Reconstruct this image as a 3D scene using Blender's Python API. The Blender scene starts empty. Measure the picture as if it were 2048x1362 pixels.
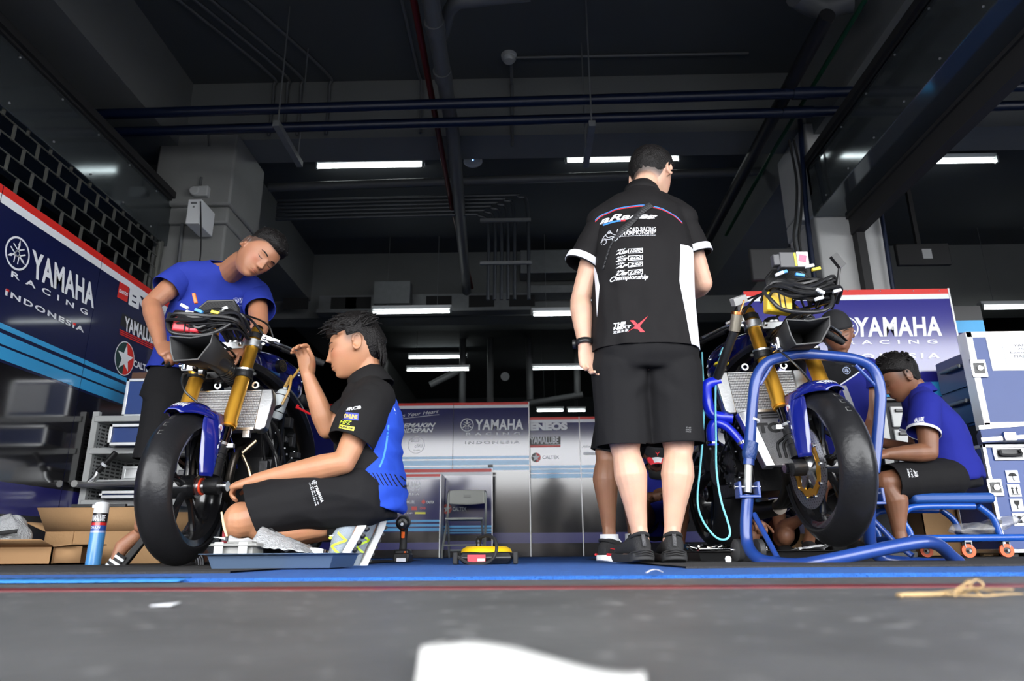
import bpy, bmesh, math, random
from mathutils import Vector, Matrix, Quaternion, noise
from mathutils.bvhtree import BVHTree
random.seed(7)
S = bpy.context.scene
COL = S.collection
R = math.radians
V = Vector
# ---------------------------------------------------------------- camera, light, exposure
W_PX, H_PX, F_PX = 2048, 1362, 1400.0
CAM_H = 0.046
cam_data = bpy.data.cameras.new('camera')
cam = bpy.data.objects.new('camera', cam_data)
COL.objects.link(cam)
cam_data.sensor_fit = 'HORIZONTAL'
cam_data.sensor_width = 36.0
cam_data.lens = F_PX * 36.0 / W_PX
cam_data.clip_start = 0.02
cam_data.dof.use_dof = True
cam_data.dof.focus_distance = 2.9
cam_data.dof.aperture_fstop = 4.5
PITCH, YAW, ROLL = R(16.96), R(1.0), R(-0.45)
CM = (Matrix.Rotation(YAW, 4, 'Z') @ Matrix.Rotation(R(90) + PITCH, 4, 'X') @ Matrix.Rotation(ROLL, 4, 'Z'))
cam.matrix_world = Matrix.Translation((0, 0, CAM_H)) @ CM
S.camera = cam
CM3 = CM.to_3x3()

S.view_settings.view_transform = 'Standard'
S.view_settings.look = 'None'
S.view_settings.exposure = 0.0
S.view_settings.gamma = 1.0

world = bpy.data.worlds.new('world')
S.world = world
world.use_nodes = True
wn = world.node_tree
wn.nodes['Background'].inputs[0].default_value = (0.97, 0.985, 1.0, 1)
wn.nodes['Background'].inputs[1].default_value = 10.0

def ray(px, py):
    return (CM3 @ V(((px - W_PX / 2) / F_PX, (H_PX / 2 - py) / F_PX, -1.0))).normalized()
def P(px, py, Y):
    d = ray(px, py)
    return V((0, 0, CAM_H)) + d * (Y / d.y)
def PX(px, py, X):
    d = ray(px, py)
    return V((0, 0, CAM_H)) + d * (X / d.x)
def PZ(px, py, Z):
    d = ray(px, py)
    return V((0, 0, CAM_H)) + d * ((Z - CAM_H) / d.z)

# ---------------------------------------------------------------- tagging
def tag(o, label=None, cat=None, group=None, kind=None):
    if label: o['label'] = label
    if cat: o['category'] = cat
    if group: o['group'] = group
    if kind: o['kind'] = kind
    return o
def thing(name, loc, label, cat, group=None):
    o = bpy.data.objects.new(name, None)
    COL.objects.link(o)
    o.empty_display_size = 0.1
    o.location = loc
    return tag(o, label, cat, group)
def wloc(o):
    p = V((0, 0, 0))
    while o is not None:
        p += o.location
        o = o.parent
    return p

# ---------------------------------------------------------------- materials
MATS = {}
def mat(name, col, rough=0.5, metal=0.0, coat=0.0, bump=0.0, bscale=40.0, var=0.0, vscale=6.0, spec=None,
        trans=0.0, alpha=1.0, emit=None, estr=0.0, sss=0.0, stretch=None, coat_rough=0.03):
    if name in MATS: return MATS[name]
    m = bpy.data.materials.new(name)
    m.use_nodes = True
    t = m.node_tree
    b = t.nodes['Principled BSDF']
    c = (col[0], col[1], col[2], 1)
    b.inputs['Base Color'].default_value = c
    b.inputs['Roughness'].default_value = rough
    b.inputs['Metallic'].default_value = metal
    b.inputs['Coat Weight'].default_value = coat
    b.inputs['Coat Roughness'].default_value = coat_rough
    if spec is not None: b.inputs['Specular IOR Level'].default_value = spec
    if trans: b.inputs['Transmission Weight'].default_value = trans
    if alpha < 1: b.inputs['Alpha'].default_value = alpha
    if sss:
        b.inputs['Subsurface Weight'].default_value = sss
        b.inputs['Subsurface Radius'].default_value = (0.012, 0.005, 0.003)
        b.inputs['Subsurface Scale'].default_value = 1.0
    if emit:
        b.inputs['Emission Color'].default_value = (emit[0], emit[1], emit[2], 1)
        b.inputs['Emission Strength'].default_value = estr
    if var or bump:
        tc = t.nodes.new('ShaderNodeTexCoord')
        src = tc.outputs['Object']
        if stretch:
            mp = t.nodes.new('ShaderNodeMapping')
            mp.inputs['Scale'].default_value = stretch
            t.links.new(src, mp.inputs[0]); src = mp.outputs[0]
    if var:
        n = t.nodes.new('ShaderNodeTexNoise')
        n.inputs['Scale'].default_value = vscale
        n.inputs['Detail'].default_value = 5
        t.links.new(src, n.inputs['Vector'])
        mx = t.nodes.new('ShaderNodeMix'); mx.data_type = 'RGBA'
        mx.inputs[6].default_value = tuple(max(0, x * (1 - var)) for x in col) + (1,)
        mx.inputs[7].default_value = tuple(min(1, x * (1 + var)) for x in col) + (1,)
        t.links.new(n.outputs[0], mx.inputs[0])
        t.links.new(mx.outputs[2], b.inputs['Base Color'])
    if bump:
        n2 = t.nodes.new('ShaderNodeTexNoise')
        n2.inputs['Scale'].default_value = bscale
        n2.inputs['Detail'].default_value = 3
        t.links.new(src, n2.inputs['Vector'])
        bp = t.nodes.new('ShaderNodeBump')
        bp.inputs['Strength'].default_value = bump
        bp.inputs['Distance'].default_value = 0.01
        t.links.new(n2.outputs[0], bp.inputs['Height'])
        t.links.new(bp.outputs[0], b.inputs['Normal'])
    MATS[name] = m
    return m

class E:                      # tiny expression language over math nodes, for procedural colour masks
    def __init__(s, t, sock): s.t = t; s.s = sock
    def _op(s, op, o=None, o2=None):
        n = s.t.nodes.new('ShaderNodeMath'); n.operation = op
        for i, x in enumerate((s, o, o2)):
            if x is None: continue
            if isinstance(x, E): s.t.links.new(x.s, n.inputs[i])
            else: n.inputs[i].default_value = x
        return E(s.t, n.outputs[0])
    def __add__(s, o): return s._op('ADD', o)
    def __sub__(s, o): return s._op('SUBTRACT', o)
    def __mul__(s, o): return s._op('MULTIPLY', o)
    def gt(s, o): return s._op('GREATER_THAN', o)
    def lt(s, o): return s._op('LESS_THAN', o)
    def abs(s): return s._op('ABSOLUTE')
    def min(s, o): return s._op('MINIMUM', o)
    def max(s, o): return s._op('MAXIMUM', o)
    def sin(s): return s._op('SINE')
    def mod(s, o): return s._op('FLOORED_MODULO', o)
    def between(s, a, b): return s.gt(a) * s.lt(b)

def masked(m, layers, coord='Object'):
    """layers: list of (function(x,y,z)->E mask, colour); painted one over the other on the base colour"""
    t = m.node_tree
    b = t.nodes['Principled BSDF']
    tc = t.nodes.new('ShaderNodeTexCoord')
    sp = t.nodes.new('ShaderNodeSeparateXYZ')
    t.links.new(tc.outputs[coord], sp.inputs[0])
    x, y, z = (E(t, sp.outputs[i]) for i in range(3))
    inp = b.inputs['Base Color']
    cur = inp.links[0].from_socket if inp.links else None
    for fn, col in layers:
        k = fn(x, y, z)
        mx = t.nodes.new('ShaderNodeMix'); mx.data_type = 'RGBA'
        t.links.new(k.s, mx.inputs[0])
        if cur is None: mx.inputs[6].default_value = inp.default_value
        else: t.links.new(cur, mx.inputs[6])
        mx.inputs[7].default_value = tuple(col) + (1,)
        cur = mx.outputs[2]
    t.links.new(cur, inp)
    return m

# ---------------------------------------------------------------- mesh builder
def catmull(pts, n=6, closed=False):
    pts = [V(p) for p in pts]
    if len(pts) < 3 and not closed: return pts
    out = []
    m = len(pts)
    rng = range(m if closed else m - 1)
    for i in rng:
        p1, p2 = pts[i], pts[(i + 1) % m]
        p0 = pts[(i - 1) % m] if (closed or i > 0) else p1 * 2 - p2
        p3 = pts[(i + 2) % m] if (closed or i + 2 < m) else p2 * 2 - p1
        for k in range(n):
            t = k / n
            out.append(0.5 * ((2 * p1) + (p2 - p0) * t + (2 * p0 - 5 * p1 + 4 * p2 - p3) * t * t + (3 * p1 - p0 - 3 * p2 + p3) * t ** 3))
    if not closed: out.append(pts[-1])
    return out
def frame(d, up=V((0, 0, 1))):
    d = V(d).normalized()
    if abs(d.dot(up)) > 0.98: up = V((0, 1, 0)) if abs(d.y) < 0.9 else V((1, 0, 0))
    u = up.cross(d).normalized()
    return u, d.cross(u).normalized()
class MB:
    def __init__(s): s.v = []; s.f = []; s.m = []; s.cur = 0
    def mat(s, i): s.cur = i; return s
    def add(s, vs, fs):
        o = len(s.v)
        s.v.extend(V(p) for p in vs)
        for f in fs:
            s.f.append([o + i for i in f]); s.m.append(s.cur)
        return s
    def box(s, c, size, rot=None):
        c = V(c); h = V(size) * 0.5
        M = rot if rot is not None else Matrix.Identity(3)
        vs = [c + M @ V((sx * h.x, sy * h.y, sz * h.z)) for sx in (-1, 1) for sy in (-1, 1) for sz in (-1, 1)]
        return s.add(vs, [(0, 1, 3, 2), (4, 6, 7, 5), (0, 4, 5, 1), (2, 3, 7, 6), (0, 2, 6, 4), (1, 5, 7, 3)])
    def span(s, a, b):
        a = V(a); b = V(b)
        lo = V((min(a.x, b.x), min(a.y, b.y), min(a.z, b.z))); hi = V((max(a.x, b.x), max(a.y, b.y), max(a.z, b.z)))
        return s.box((lo + hi) / 2, hi - lo)
    def rings(s, rings, close=False, caps=True):
        n = len(rings[0]); o = len(s.v); m = len(rings)
        fs = []
        for i in range(m if close else m - 1):
            a, b = i * n, ((i + 1) % m) * n
            for k in range(n):
                k2 = (k + 1) % n
                fs.append((a + k, a + k2, b + k2, b + k))
        if caps and not close:
            fs.append(tuple(reversed(range(n)))); fs.append(tuple(range((m - 1) * n, m * n)))
        return s.add([p for r in rings for p in r], fs)
    def cyl(s, a, b, r0, r1=None, n=16, caps=True):
        r1 = r0 if r1 is None else r1
        a = V(a); b = V(b); u, w = frame(b - a)
        C = [(math.cos(2 * math.pi * k / n), math.sin(2 * math.pi * k / n)) for k in range(n)]
        return s.rings([[p + (u * c + w * q) * r for c, q in C] for p, r in ((a, r0), (b, r1))], caps=caps)
    def tube(s, pts, r, n=8, res=6, closed=False, caps=True, smooth=True, flat=1.0):
        """r: radius or list of radii per control point"""
        pts = [V(p) for p in pts]
        rr = r if isinstance(r, (list, tuple)) else None
        path = catmull(pts, res, closed) if smooth else pts
        m = len(path)
        u, w = frame(path[1] - path[0])
        rings = []
        for i, p in enumerate(path):
            d = (path[(i + 1) % m] if (closed or i + 1 < m) else p) - (path[i - 1] if (closed or i > 0) else p)
            if d.length < 1e-9: d = V((0, 0, 1))
            d.normalize()
            u = (u - d * u.dot(d))
            if u.length < 1e-6: u, w = frame(d)
            u.normalize(); w = d.cross(u)
            if rr:
                t = i / max(1, m - 1) * (len(rr) - 1); k = min(int(t), len(rr) - 2)
                rad = rr[k] + (rr[k + 1] - rr[k]) * (t - k)
            else: rad = r
            rings.append([p + (u * math.cos(2 * math.pi * k / n) + w * flat * math.sin(2 * math.pi * k / n)) * rad for k in range(n)])
        return s.rings(rings, close=closed, caps=caps)
    def lathe(s, prof, c, axis=(0, 0, 1), n=32, closed=False, a0=0.0, a1=None, up=V((0, 0, 1))):
        """prof: list of (radius, height along axis)"""
        c = V(c); ax = V(axis).normalized(); u, w = frame(ax, up)
        full = a1 is None
        cnt = n if full else n + 1
        rings = []
        for r, h in prof:
            rings.append([c + ax * h + (u * math.cos(a) + w * math.sin(a)) * r for a in
                          [(a0 + (2 * math.pi if full else a1 - a0) * k / n) for k in range(cnt)]])
        if full: return s.rings(rings, close=closed, caps=not closed)
        m = len(rings); fs = []
        for i in range(m if closed else m - 1):
            a, b = i * cnt, ((i + 1) % m) * cnt
            for k in range(cnt - 1): fs.append((a + k, a + k + 1, b + k + 1, b + k))
        if closed: fs.append([i * cnt for i in range(m)]); fs.append([i * cnt + cnt - 1 for i in reversed(range(m))])
        return s.add([p for r in rings for p in r], fs)
    def prism(s, poly, o, u, v, depth, n=None):
        """2D polygon extruded; depth along u x v"""
        o = V(o); u = V(u); v = V(v); w = (V(n) if n else u.cross(v).normalized()) * depth
        k = len(poly)
        a = [o + u * x + v * y for x, y in poly]
        return s.add(a + [p + w for p in a], [tuple(reversed(range(k))), tuple(range(k, 2 * k))] + [(i, (i + 1) % k, k + (i + 1) % k, k + i) for i in range(k)])
    def ell(s, c, r, rot=None, n=16, m=10):
        c = V(c); M = rot if rot is not None else Matrix.Identity(3)
        if not hasattr(r, '__len__'): r = (r, r, r)
        vs = [c + M @ V((0, 0, r[2]))]
        for i in range(1, m):
            a = math.pi * i / m
            for k in range(n):
                b = 2 * math.pi * k / n
                vs.append(c + M @ V((r[0] * math.sin(a) * math.cos(b), r[1] * math.sin(a) * math.sin(b), r[2] * math.cos(a))))
        vs.append(c - M @ V((0, 0, r[2])))
        fs = [(0, 1 + k, 1 + (k + 1) % n) for k in range(n)]
        for i in range(m - 2):
            for k in range(n):
                a, b = 1 + i * n, 1 + (i + 1) * n
                fs.append((a + k, b + k, b + (k + 1) % n, a + (k + 1) % n))
        L = 1 + (m - 2) * n; e = len(vs) - 1
        fs += [(L + (k + 1) % n, L + k, e) for k in range(n)]
        return s.add(vs, fs)
    def grid(s, fn, nu, nv):
        vs = [fn(i / nu, j / nv) for j in range(nv + 1) for i in range(nu + 1)]
        fs = [(j * (nu + 1) + i, j * (nu + 1) + i + 1, (j + 1) * (nu + 1) + i + 1, (j + 1) * (nu + 1) + i) for j in range(nv) for i in range(nu)]
        return s.add(vs, fs)
    def quad(s, a, b, c, d): return s.add([a, b, c, d], [(0, 1, 2, 3)])
    def build(s, name, mats, parent=None, bevel=0.0, solid=0.0, subsurf=0, sharp=38, origin=None, fixn=False):
        if not isinstance(mats, (list, tuple)): mats = [mats]
        if parent is not None: org = wloc(parent)
        elif origin is not None: org = V(origin)
        else:
            xs = [p.x for p in s.v]; ys = [p.y for p in s.v]; zs = [p.z for p in s.v]
            org = V(((min(xs) + max(xs)) / 2, (min(ys) + max(ys)) / 2, min(zs)))
        me = bpy.data.meshes.new(name)
        me.from_pydata([p - org for p in s.v], [], s.f)
        for m in mats: me.materials.append(m)
        me.polygons.foreach_set('material_index', s.m)
        me.validate()
        if fixn:
            bm = bmesh.new(); bm.from_mesh(me); bmesh.ops.recalc_face_normals(bm, faces=bm.faces); bm.to_mesh(me); bm.free()
        o = bpy.data.objects.new(name, me)
        COL.objects.link(o)
        if parent is not None: o.parent = parent
        else: o.location = org
        finish(o, bevel, solid, subsurf, sharp)
        return o
def finish(o, bevel=0.0, solid=0.0, subsurf=0, sharp=38):
    me = o.data
    me.polygons.foreach_set('use_smooth', [True] * len(me.polygons))
    if sharp < 180: me.set_sharp_from_angle(angle=R(sharp))
    if solid:
        m = o.modifiers.new('solid', 'SOLIDIFY'); m.thickness = solid; m.offset = 0
    if bevel:
        m = o.modifiers.new('bevel', 'BEVEL'); m.width = bevel; m.segments = 2; m.limit_method = 'ANGLE'; m.angle_limit = R(40)
    if subsurf:
        m = o.modifiers.new('subsurf', 'SUBSURF'); m.levels = subsurf; m.render_levels = subsurf
    return o

# ---------------------------------------------------------------- writing
_TC = {}
def text2d(txt, bold=0.0, space=1.0, shear=0.0):
    k = (txt, bold, space, shear)
    if k in _TC: return _TC[k]
    c = bpy.data.curves.new('t', 'FONT')
    c.body = txt; c.size = 1; c.offset = bold; c.space_character = space; c.shear = shear
    c.resolution_u = 3
    c.fill_mode = 'FRONT'
    o = bpy.data.objects.new('t', c)
    COL.objects.link(o)
    dg = bpy.context.evaluated_depsgraph_get(); dg.update()
    me = bpy.data.meshes.new_from_object(o.evaluated_get(dg))
    vs = [(p.co.x, p.co.y) for p in me.vertices]; fs = [tuple(p.vertices) for p in me.polygons]
    bpy.data.objects.remove(o); bpy.data.curves.remove(c); bpy.data.meshes.remove(me)
    x0 = min(v[0] for v in vs); x1 = max(v[0] for v in vs); y0 = min(v[1] for v in vs); y1 = max(v[1] for v in vs)
    vs = [((x - x0) / max(1e-6, x1 - x0), (y - y0) / max(1e-6, y1 - y0)) for x, y in vs]
    _TC[k] = (vs, fs)
    return _TC[k]
def put_text(mb, txt, a, b, c, bold=0.0, space=1.0, shear=0.0, n=None, eps=0.0):
    """fit the text into the parallelogram a (bottom left), b (bottom right), c (top left)"""
    a, b, c = V(a), V(b), V(c)
    vs, fs = text2d(txt, bold, space, shear)
    off = V(n) * eps if n is not None else V((0, 0, 0))
    mb.add([a + (b - a) * x + (c - a) * y + off for x, y in vs], fs)
def fork_logo(mb, c, u, v, r):
    """ring with three crossed tuning forks"""
    c = V(c); u = V(u) * r; v = V(v) * r
    N = 40
    vs = []
    for k in range(N):
        a = 2 * math.pi * k / N
        for q in (1.0, 0.88): vs.append(c + u * math.cos(a) * q + v * math.sin(a) * q)
    mb.add(vs, [(2 * k, 2 * ((k + 1) % N), 2 * ((k + 1) % N) + 1, 2 * k + 1) for k in range(N)])
    for j in range(3):
        a = math.pi / 2 + j * 2 * math.pi / 3
        d = u * math.cos(a) + v * math.sin(a); e = -u * math.sin(a) + v * math.cos(a)
        q = lambda s, t: c + d * s + e * t
        mb.quad(q(.16, -.05), q(.5, -.05), q(.5, .05), q(.16, .05))
        mb.add([q(.5, -.1), q(.85, 0), q(.5, .1)], [(0, 1, 2)])
        for sg in (-1, 1):
            mb.quad(q(-.62, sg * .12), q(-.62, sg * .2), q(.1, sg * .2), q(.1, sg * .12))
            mb.quad(q(.1, sg * .2), q(.22, sg * .05), q(.22, 0), q(.1, sg * .12))
def refine(mb, L):
    """cut long edges so that lettering can lie on a curved surface"""
    bm = bmesh.new()
    vs = [bm.verts.new(p) for p in mb.v]
    for f, mi in zip(mb.f, mb.m):
        try: bm.faces.new([vs[i] for i in f]).material_index = mi
        except ValueError: pass
    bmesh.ops.triangulate(bm, faces=bm.faces)
    for _ in range(4):
        es = [e for e in bm.edges if e.calc_length() > L]
        if not es: break
        bmesh.ops.subdivide_edges(bm, edges=es, cuts=1)
        bmesh.ops.triangulate(bm, faces=[f for f in bm.faces if len(f.verts) > 3])
    bm.verts.index_update()
    out = MB()
    out.v = [v.co.copy() for v in bm.verts]; out.f = [[v.index for v in f.verts] for f in bm.faces]; out.m = [f.material_index for f in bm.faces]
    bm.free()
    return out
def drape(mb, bvh, org, d, eps=0.003, L=0.012):
    """lay flat lettering onto a surface along direction d (None: away from the photographer); bvh is in coordinates relative to org"""
    fixed = V(d).normalized() if d is not None else None; org = V(org)
    out = refine(mb, L)
    ok = []
    for i, p in enumerate(out.v):
        d = fixed if fixed is not None else (p - V((0, 0, CAM_H))).normalized()
        h = bvh.ray_cast(p - org - d * 0.4, d, 0.9)
        if h[0] is not None: out.v[i] = h[0] + org - d * eps; ok.append(True)
        else: ok.append(False)
    keep = [k for k, f in enumerate(out.f) if all(ok[i] for i in f)]
    out.f = [out.f[k] for k in keep]; out.m = [out.m[k] for k in keep]
    return out
def bvh_of(o):
    me = o.data
    return BVHTree.FromPolygons([v.co.copy() for v in me.vertices], [tuple(p.vertices) for p in me.polygons])
# ---------------------------------------------------------------- palette
M_CONC = mat('painted_concrete', (0.15, 0.157, 0.155), 0.8, var=0.12, vscale=2.0, bump=0.15, bscale=30)
M_CEIL = mat('ceiling_paint', (0.062, 0.069, 0.074), 0.9, var=0.1, vscale=1.5)
M_STEEL_D = mat('dark_cladding', (0.13, 0.15, 0.16), 0.10, metal=0.75, bump=0.03, bscale=3)
M_BLACK = mat('black_plastic', (0.012, 0.012, 0.013), 0.35)
M_BLACKM = mat('matt_black', (0.012, 0.012, 0.013), 0.7)
M_WHITE = mat('white_paint', (0.72, 0.74, 0.76), 0.45)
M_PRINTW = mat('white_print', (0.72, 0.74, 0.78), 0.4)
M_PRINTR = mat('red_print', (0.62, 0.02, 0.015), 0.35)
M_ALU = mat('aluminium', (0.62, 0.63, 0.64), 0.32, metal=1.0, bump=0.05, bscale=120)
M_CHROME = mat('polished_steel', (0.72, 0.72, 0.72), 0.14, metal=1.0)
M_GALV = mat('galvanised_steel', (0.22, 0.23, 0.24), 0.5, metal=0.6, var=0.15, vscale=12)
M_TUBE = mat('lamp_tube', (1, 1, 1), 0.4, emit=(0.93, 1.0, 0.98), estr=10.0)
M_BLUEPIPE = mat('dark_blue_pipe', (0.002, 0.007, 0.028), 0.4)
M_REDPIPE = mat('red_pipe', (0.10, 0.006, 0.006), 0.4)
M_GREENP = mat('green_pipe', (0.004, 0.05, 0.018), 0.45)
M_GREYP = mat('grey_pipe', (0.10, 0.105, 0.11), 0.5)
M_LOUVRE = mat('light_grey_enamel', (0.42, 0.43, 0.43), 0.4)

def struct(o, label=None):
    o['kind'] = 'structure'
    if label: o['label'] = label
    return o

# ---------------------------------------------------------------- floor and ground
m = mat('worn_concrete_floor', (0.082, 0.083, 0.085), 0.52, bump=0.35, bscale=30, var=0.5, vscale=5, stretch=(1, 1, 1))
t = m.node_tree; b = t.nodes['Principled BSDF']
tc = t.nodes.new('ShaderNodeTexCoord'); vo = t.nodes.new('ShaderNodeTexNoise')
vo.inputs['Scale'].default_value = 42; vo.inputs['Detail'].default_value = 6
t.links.new(tc.outputs['Object'], vo.inputs['Vector'])
cr = t.nodes.new('ShaderNodeValToRGB')
cr.color_ramp.elements[0].position = 0.62; cr.color_ramp.elements[0].color = (0, 0, 0, 1)
cr.color_ramp.elements[1].position = 0.68; cr.color_ramp.elements[1].color = (1, 1, 1, 1)
t.links.new(vo.outputs[0], cr.inputs[0])
mx = t.nodes.new('ShaderNodeMix'); mx.data_type = 'RGBA'
old = b.inputs['Base Color'].links[0].from_socket
t.links.new(old, mx.inputs[6]); mx.inputs[7].default_value = (0.2, 0.2, 0.2, 1)
t.links.new(cr.outputs[0], mx.inputs[0]); t.links.new(mx.outputs[2], b.inputs['Base Color'])
struct(MB().span((-14, -45, -0.1), (14, 22, 0)).build('floor', m), 'worn grey concrete floor of the pit garage')

m = mat('red_floor_paint', (0.13, 0.012, 0.016), 0.45, var=0.5, vscale=22, bump=0.1)
ln = MB(); a, b_ = PZ(-40, 1184, 0), PZ(2090, 1174, 0); a2, b2 = PZ(-40, 1178, 0), PZ(2090, 1168, 0)
ln.add([V((p.x, p.y, z)) for z in (0.0, 0.0012) for p in (a, b_, b2, a2)], [(3, 2, 1, 0), (4, 5, 6, 7), (0, 1, 5, 4), (1, 2, 6, 5), (2, 3, 7, 6), (3, 0, 4, 7)])
struct(ln.build('trim_1', m), 'dull red line painted across the concrete floor')

def mat_sheet(name, x0, x1, y0, y1, z0, z1, m, label, wav=0.0):
    mb = MB()
    def fn(i, j):
        x = x0 + (x1 - x0) * i; y = y0 + (y1 - y0) * j
        return V((x, y + (wav * noise.noise(V((x * 1.3, 0, y0))) if j < 0.01 else 0), z1 + (0.002 * noise.noise(V((x * 2, y * 2, 3))) if wav else 0)))
    mb.grid(fn, 60, 6)
    n = 61
    base = len(mb.v)
    mb.add([V((p.x, p.y, z0)) for p in mb.v[:n]], [])
    for i in range(60): mb.f.append([base + i, base + i + 1, i + 1, i]); mb.m.append(0)
    o = mb.build(name, m)
    return tag(o, label, 'mat')
M_CARPET = mat('blue_carpet', (0.014, 0.105, 0.41), 0.95, bump=0.9, bscale=260, var=0.30, vscale=30)
M_CARPETL = mat('blue_edge_tape', (0.03, 0.19, 0.52), 0.5, var=0.2, vscale=14)
M_MATB = mat('black_rubber_mat', (0.018, 0.018, 0.019), 0.85, bump=0.5, bscale=200, var=0.3, vscale=15)
o = mat_sheet('floor_mat', -7.5, 6.0, 1.375, 9.9, 0.0, 0.006, M_CARPET, 'long blue carpet mat covering the garage floor up to the red line', 0.02)
tape = MB()
for k in range(32):
    x0, x1 = -1.6 + k * 0.03, -1.6 + (k + 1) * 0.03
    q = 1.34 + 0.006 * math.sin(k * 0.7)
    tape.quad((x0, q, 0.0022), (x1, q, 0.0022), (x1, 1.40, 0.0085), (x0, 1.40, 0.0085))
tape.build('edge_tape', M_CARPETL, o, solid=0.001)['label'] = 'light blue tape along the front edge'
mat_sheet('floor_mat', -4.6, -0.72, 1.78, 5.2, 0.006, 0.011, M_MATB, 'black rubber mat under the motorcycle on the left, at the feet of the kneeling mechanic', 0.015)
mat_sheet('floor_mat', 0.42, 4.2, 1.95, 5.2, 0.006, 0.011, M_MATB, 'black rubber mat under the motorcycle raised on the blue stand', 0.015)

# ---------------------------------------------------------------- shell of the garage
CZ = 4.36
struct(MB().span((-9, 1.0, CZ), (9, 20, CZ + 0.2)).build('ceiling', M_CEIL), 'dark grey painted concrete ceiling slab')
struct(MB().span((-9, 19.8, 0), (9, 20, CZ)).build('wall_back', M_CEIL))
struct(MB().span((-9.2, 1.0, 0), (-9, 20, CZ)).build('wall_left', M_CEIL))
struct(MB().span((9, 1.0, 0), (9.2, 20, CZ)).build('wall_right', M_CEIL))
struct(MB().span((-9, 0.9, 2.82), (9, 1.15, CZ + 0.2)).build('wall_front', M_CONC), 'concrete lintel over the open garage front')
struct(MB().span((-9, 0.9, 0), (-3.7, 1.15, 3.05)).build('wall_front', M_CONC))
struct(MB().span((-13.5, -26.5, 0), (13.5, -26, 1.25)).span((-13.5, -44, 0), (13.5, -43, 5.5)).build('wall_outside', mat('pit_wall', (0.10, 0.085, 0.075), 0.8)), 'low wall beyond the pit lane')
struct(MB().span((-14, -3.0, 4.2), (14, 0.9, 4.5)).build('ceiling_sky_block', M_CONC), 'unseen slab added before the garage to block part of the sky')  # unseen slab, added to cut off the upper sky light
# cross beam over the columns, longitudinal beams over the partitions
struct(MB().span((-9, 5.62, 3.74), (9, 6.02, CZ)).build('ceiling_beam', M_CONC), 'grey concrete cross beam between the two columns')
struct(MB().span((-9, 9.6, 3.35), (9, 10.0, CZ)).build('ceiling_beam', M_CONC), 'second concrete cross beam deeper in the garage')
for sx, xa, xb in ((-1, -3.75, -3.12), (1, 2.62, 3.25)):
    bm_ = MB().span((xa, 1.15, 3.62), (xb, 5.62, CZ)).span((xa, 6.02, 3.62), (xb, 19.8, CZ))
    struct(bm_.build('ceiling_beam', M_CONC), 'grey concrete beam running into the garage over the ' + ('left' if sx < 0 else 'right') + ' partition')
# columns
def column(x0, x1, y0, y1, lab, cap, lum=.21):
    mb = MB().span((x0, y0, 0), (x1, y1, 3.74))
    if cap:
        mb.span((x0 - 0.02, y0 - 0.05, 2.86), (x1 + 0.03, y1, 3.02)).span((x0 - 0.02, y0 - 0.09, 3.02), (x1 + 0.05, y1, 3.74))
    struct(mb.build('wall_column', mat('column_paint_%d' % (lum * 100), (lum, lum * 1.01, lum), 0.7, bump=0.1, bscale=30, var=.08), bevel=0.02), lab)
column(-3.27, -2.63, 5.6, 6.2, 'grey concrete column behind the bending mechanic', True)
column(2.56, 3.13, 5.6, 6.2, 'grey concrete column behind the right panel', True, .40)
column(-3.1, -2.7, 13.0, 13.4, 'far grey column', False)
# clad boxes of the roller shutters, along both partitions
def cladding(x0, x1, y0, y1, z0, z1, ledge, name, lab, sx):
    t_ = MB().span((x0, y0, z0), (x1, y1, z1))
    o = struct(t_.build(name, M_STEEL_D, bevel=0.006), lab)
    e = MB()
    xf = x1 if sx < 0 else x0
    e.span((xf - 0.05, y0, z1), (xf + 0.05, y1, z1 + 0.06)).span((xf - 0.015, y0, z1 - 0.02), (xf + 0.02 * (1 if sx < 0 else -1), y1, z1 + 0.01))
    if ledge: e.span((x1 - 0.04, y0, z0 - 0.03), (x1 + 0.03, y1, z0 + 0.01))
    e.build('edge_trim', M_BLACKM, o)
    rv = MB()
    y = y0 + 0.3
    while y < y1:
        for z in (z0 + 0.05, z1 - 0.05): rv.ell((xf + (0.003 if sx < 0 else -0.003), y, z), 0.008, n=6, m=4)
        y += 0.42
    rv.build('rivets', M_GALV, o)
cladding(-3.7, -3.12, 1.2, 5.58, 2.65, 3.08, False, 'trim_2', 'dark metal box of the roller shutter over the left partition', -1)
cladding(2.54, 2.86, 1.2, 5.58, 2.84, 3.31, True, 'trim_3', 'dark metal box of the roller shutter over the right partition', 1)
MB().span((2.84, 1.2, 2.66), (2.93, 5.58, 2.84)).build('guide_rail', M_BLACKM, bpy.data.objects['trim_3'])
# grille shutter in the left partition
g = MB()
gx = -3.14
z = 1.15
row = 0
while z < 2.66:
    g.cyl((gx, 1.3, z), (gx, 5.5, z), 0.0055, n=6)
    y = 1.4 + (0.11 if row % 2 else 0.0)
    while y < 5.5:
        g.box((gx, y, z + 0.05), (0.018, 0.011, 0.11)); y += 0.22
    z += 0.105; row += 1
g.cyl((gx, 5.5, 1.0), (gx, 5.5, 2.66), 0.03, n=8)
struct(g.build('window_1', mat('grille_metal', (0.09, 0.092, 0.085), 0.5, metal=0.3)), 'open link grille of the left roller shutter')
struct(MB().span((-3.6, 1.2, 0), (-3.55, 5.5, 1.95)).build('wall_partition', mat('bay_board', (0.20, 0.18, 0.17), 0.7)), 'dark boards in the next bay')
# right bay: dark hoarding behind the flight cases, and a far partition
struct(MB().span((3.2, 7.6, 0), (8.9, 7.7, 2.3)).build('wall_hoarding', mat('dark_hoarding', (0.02, 0.022, 0.026), 0.6)), 'dark hoarding at the back of the right bay')

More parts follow.
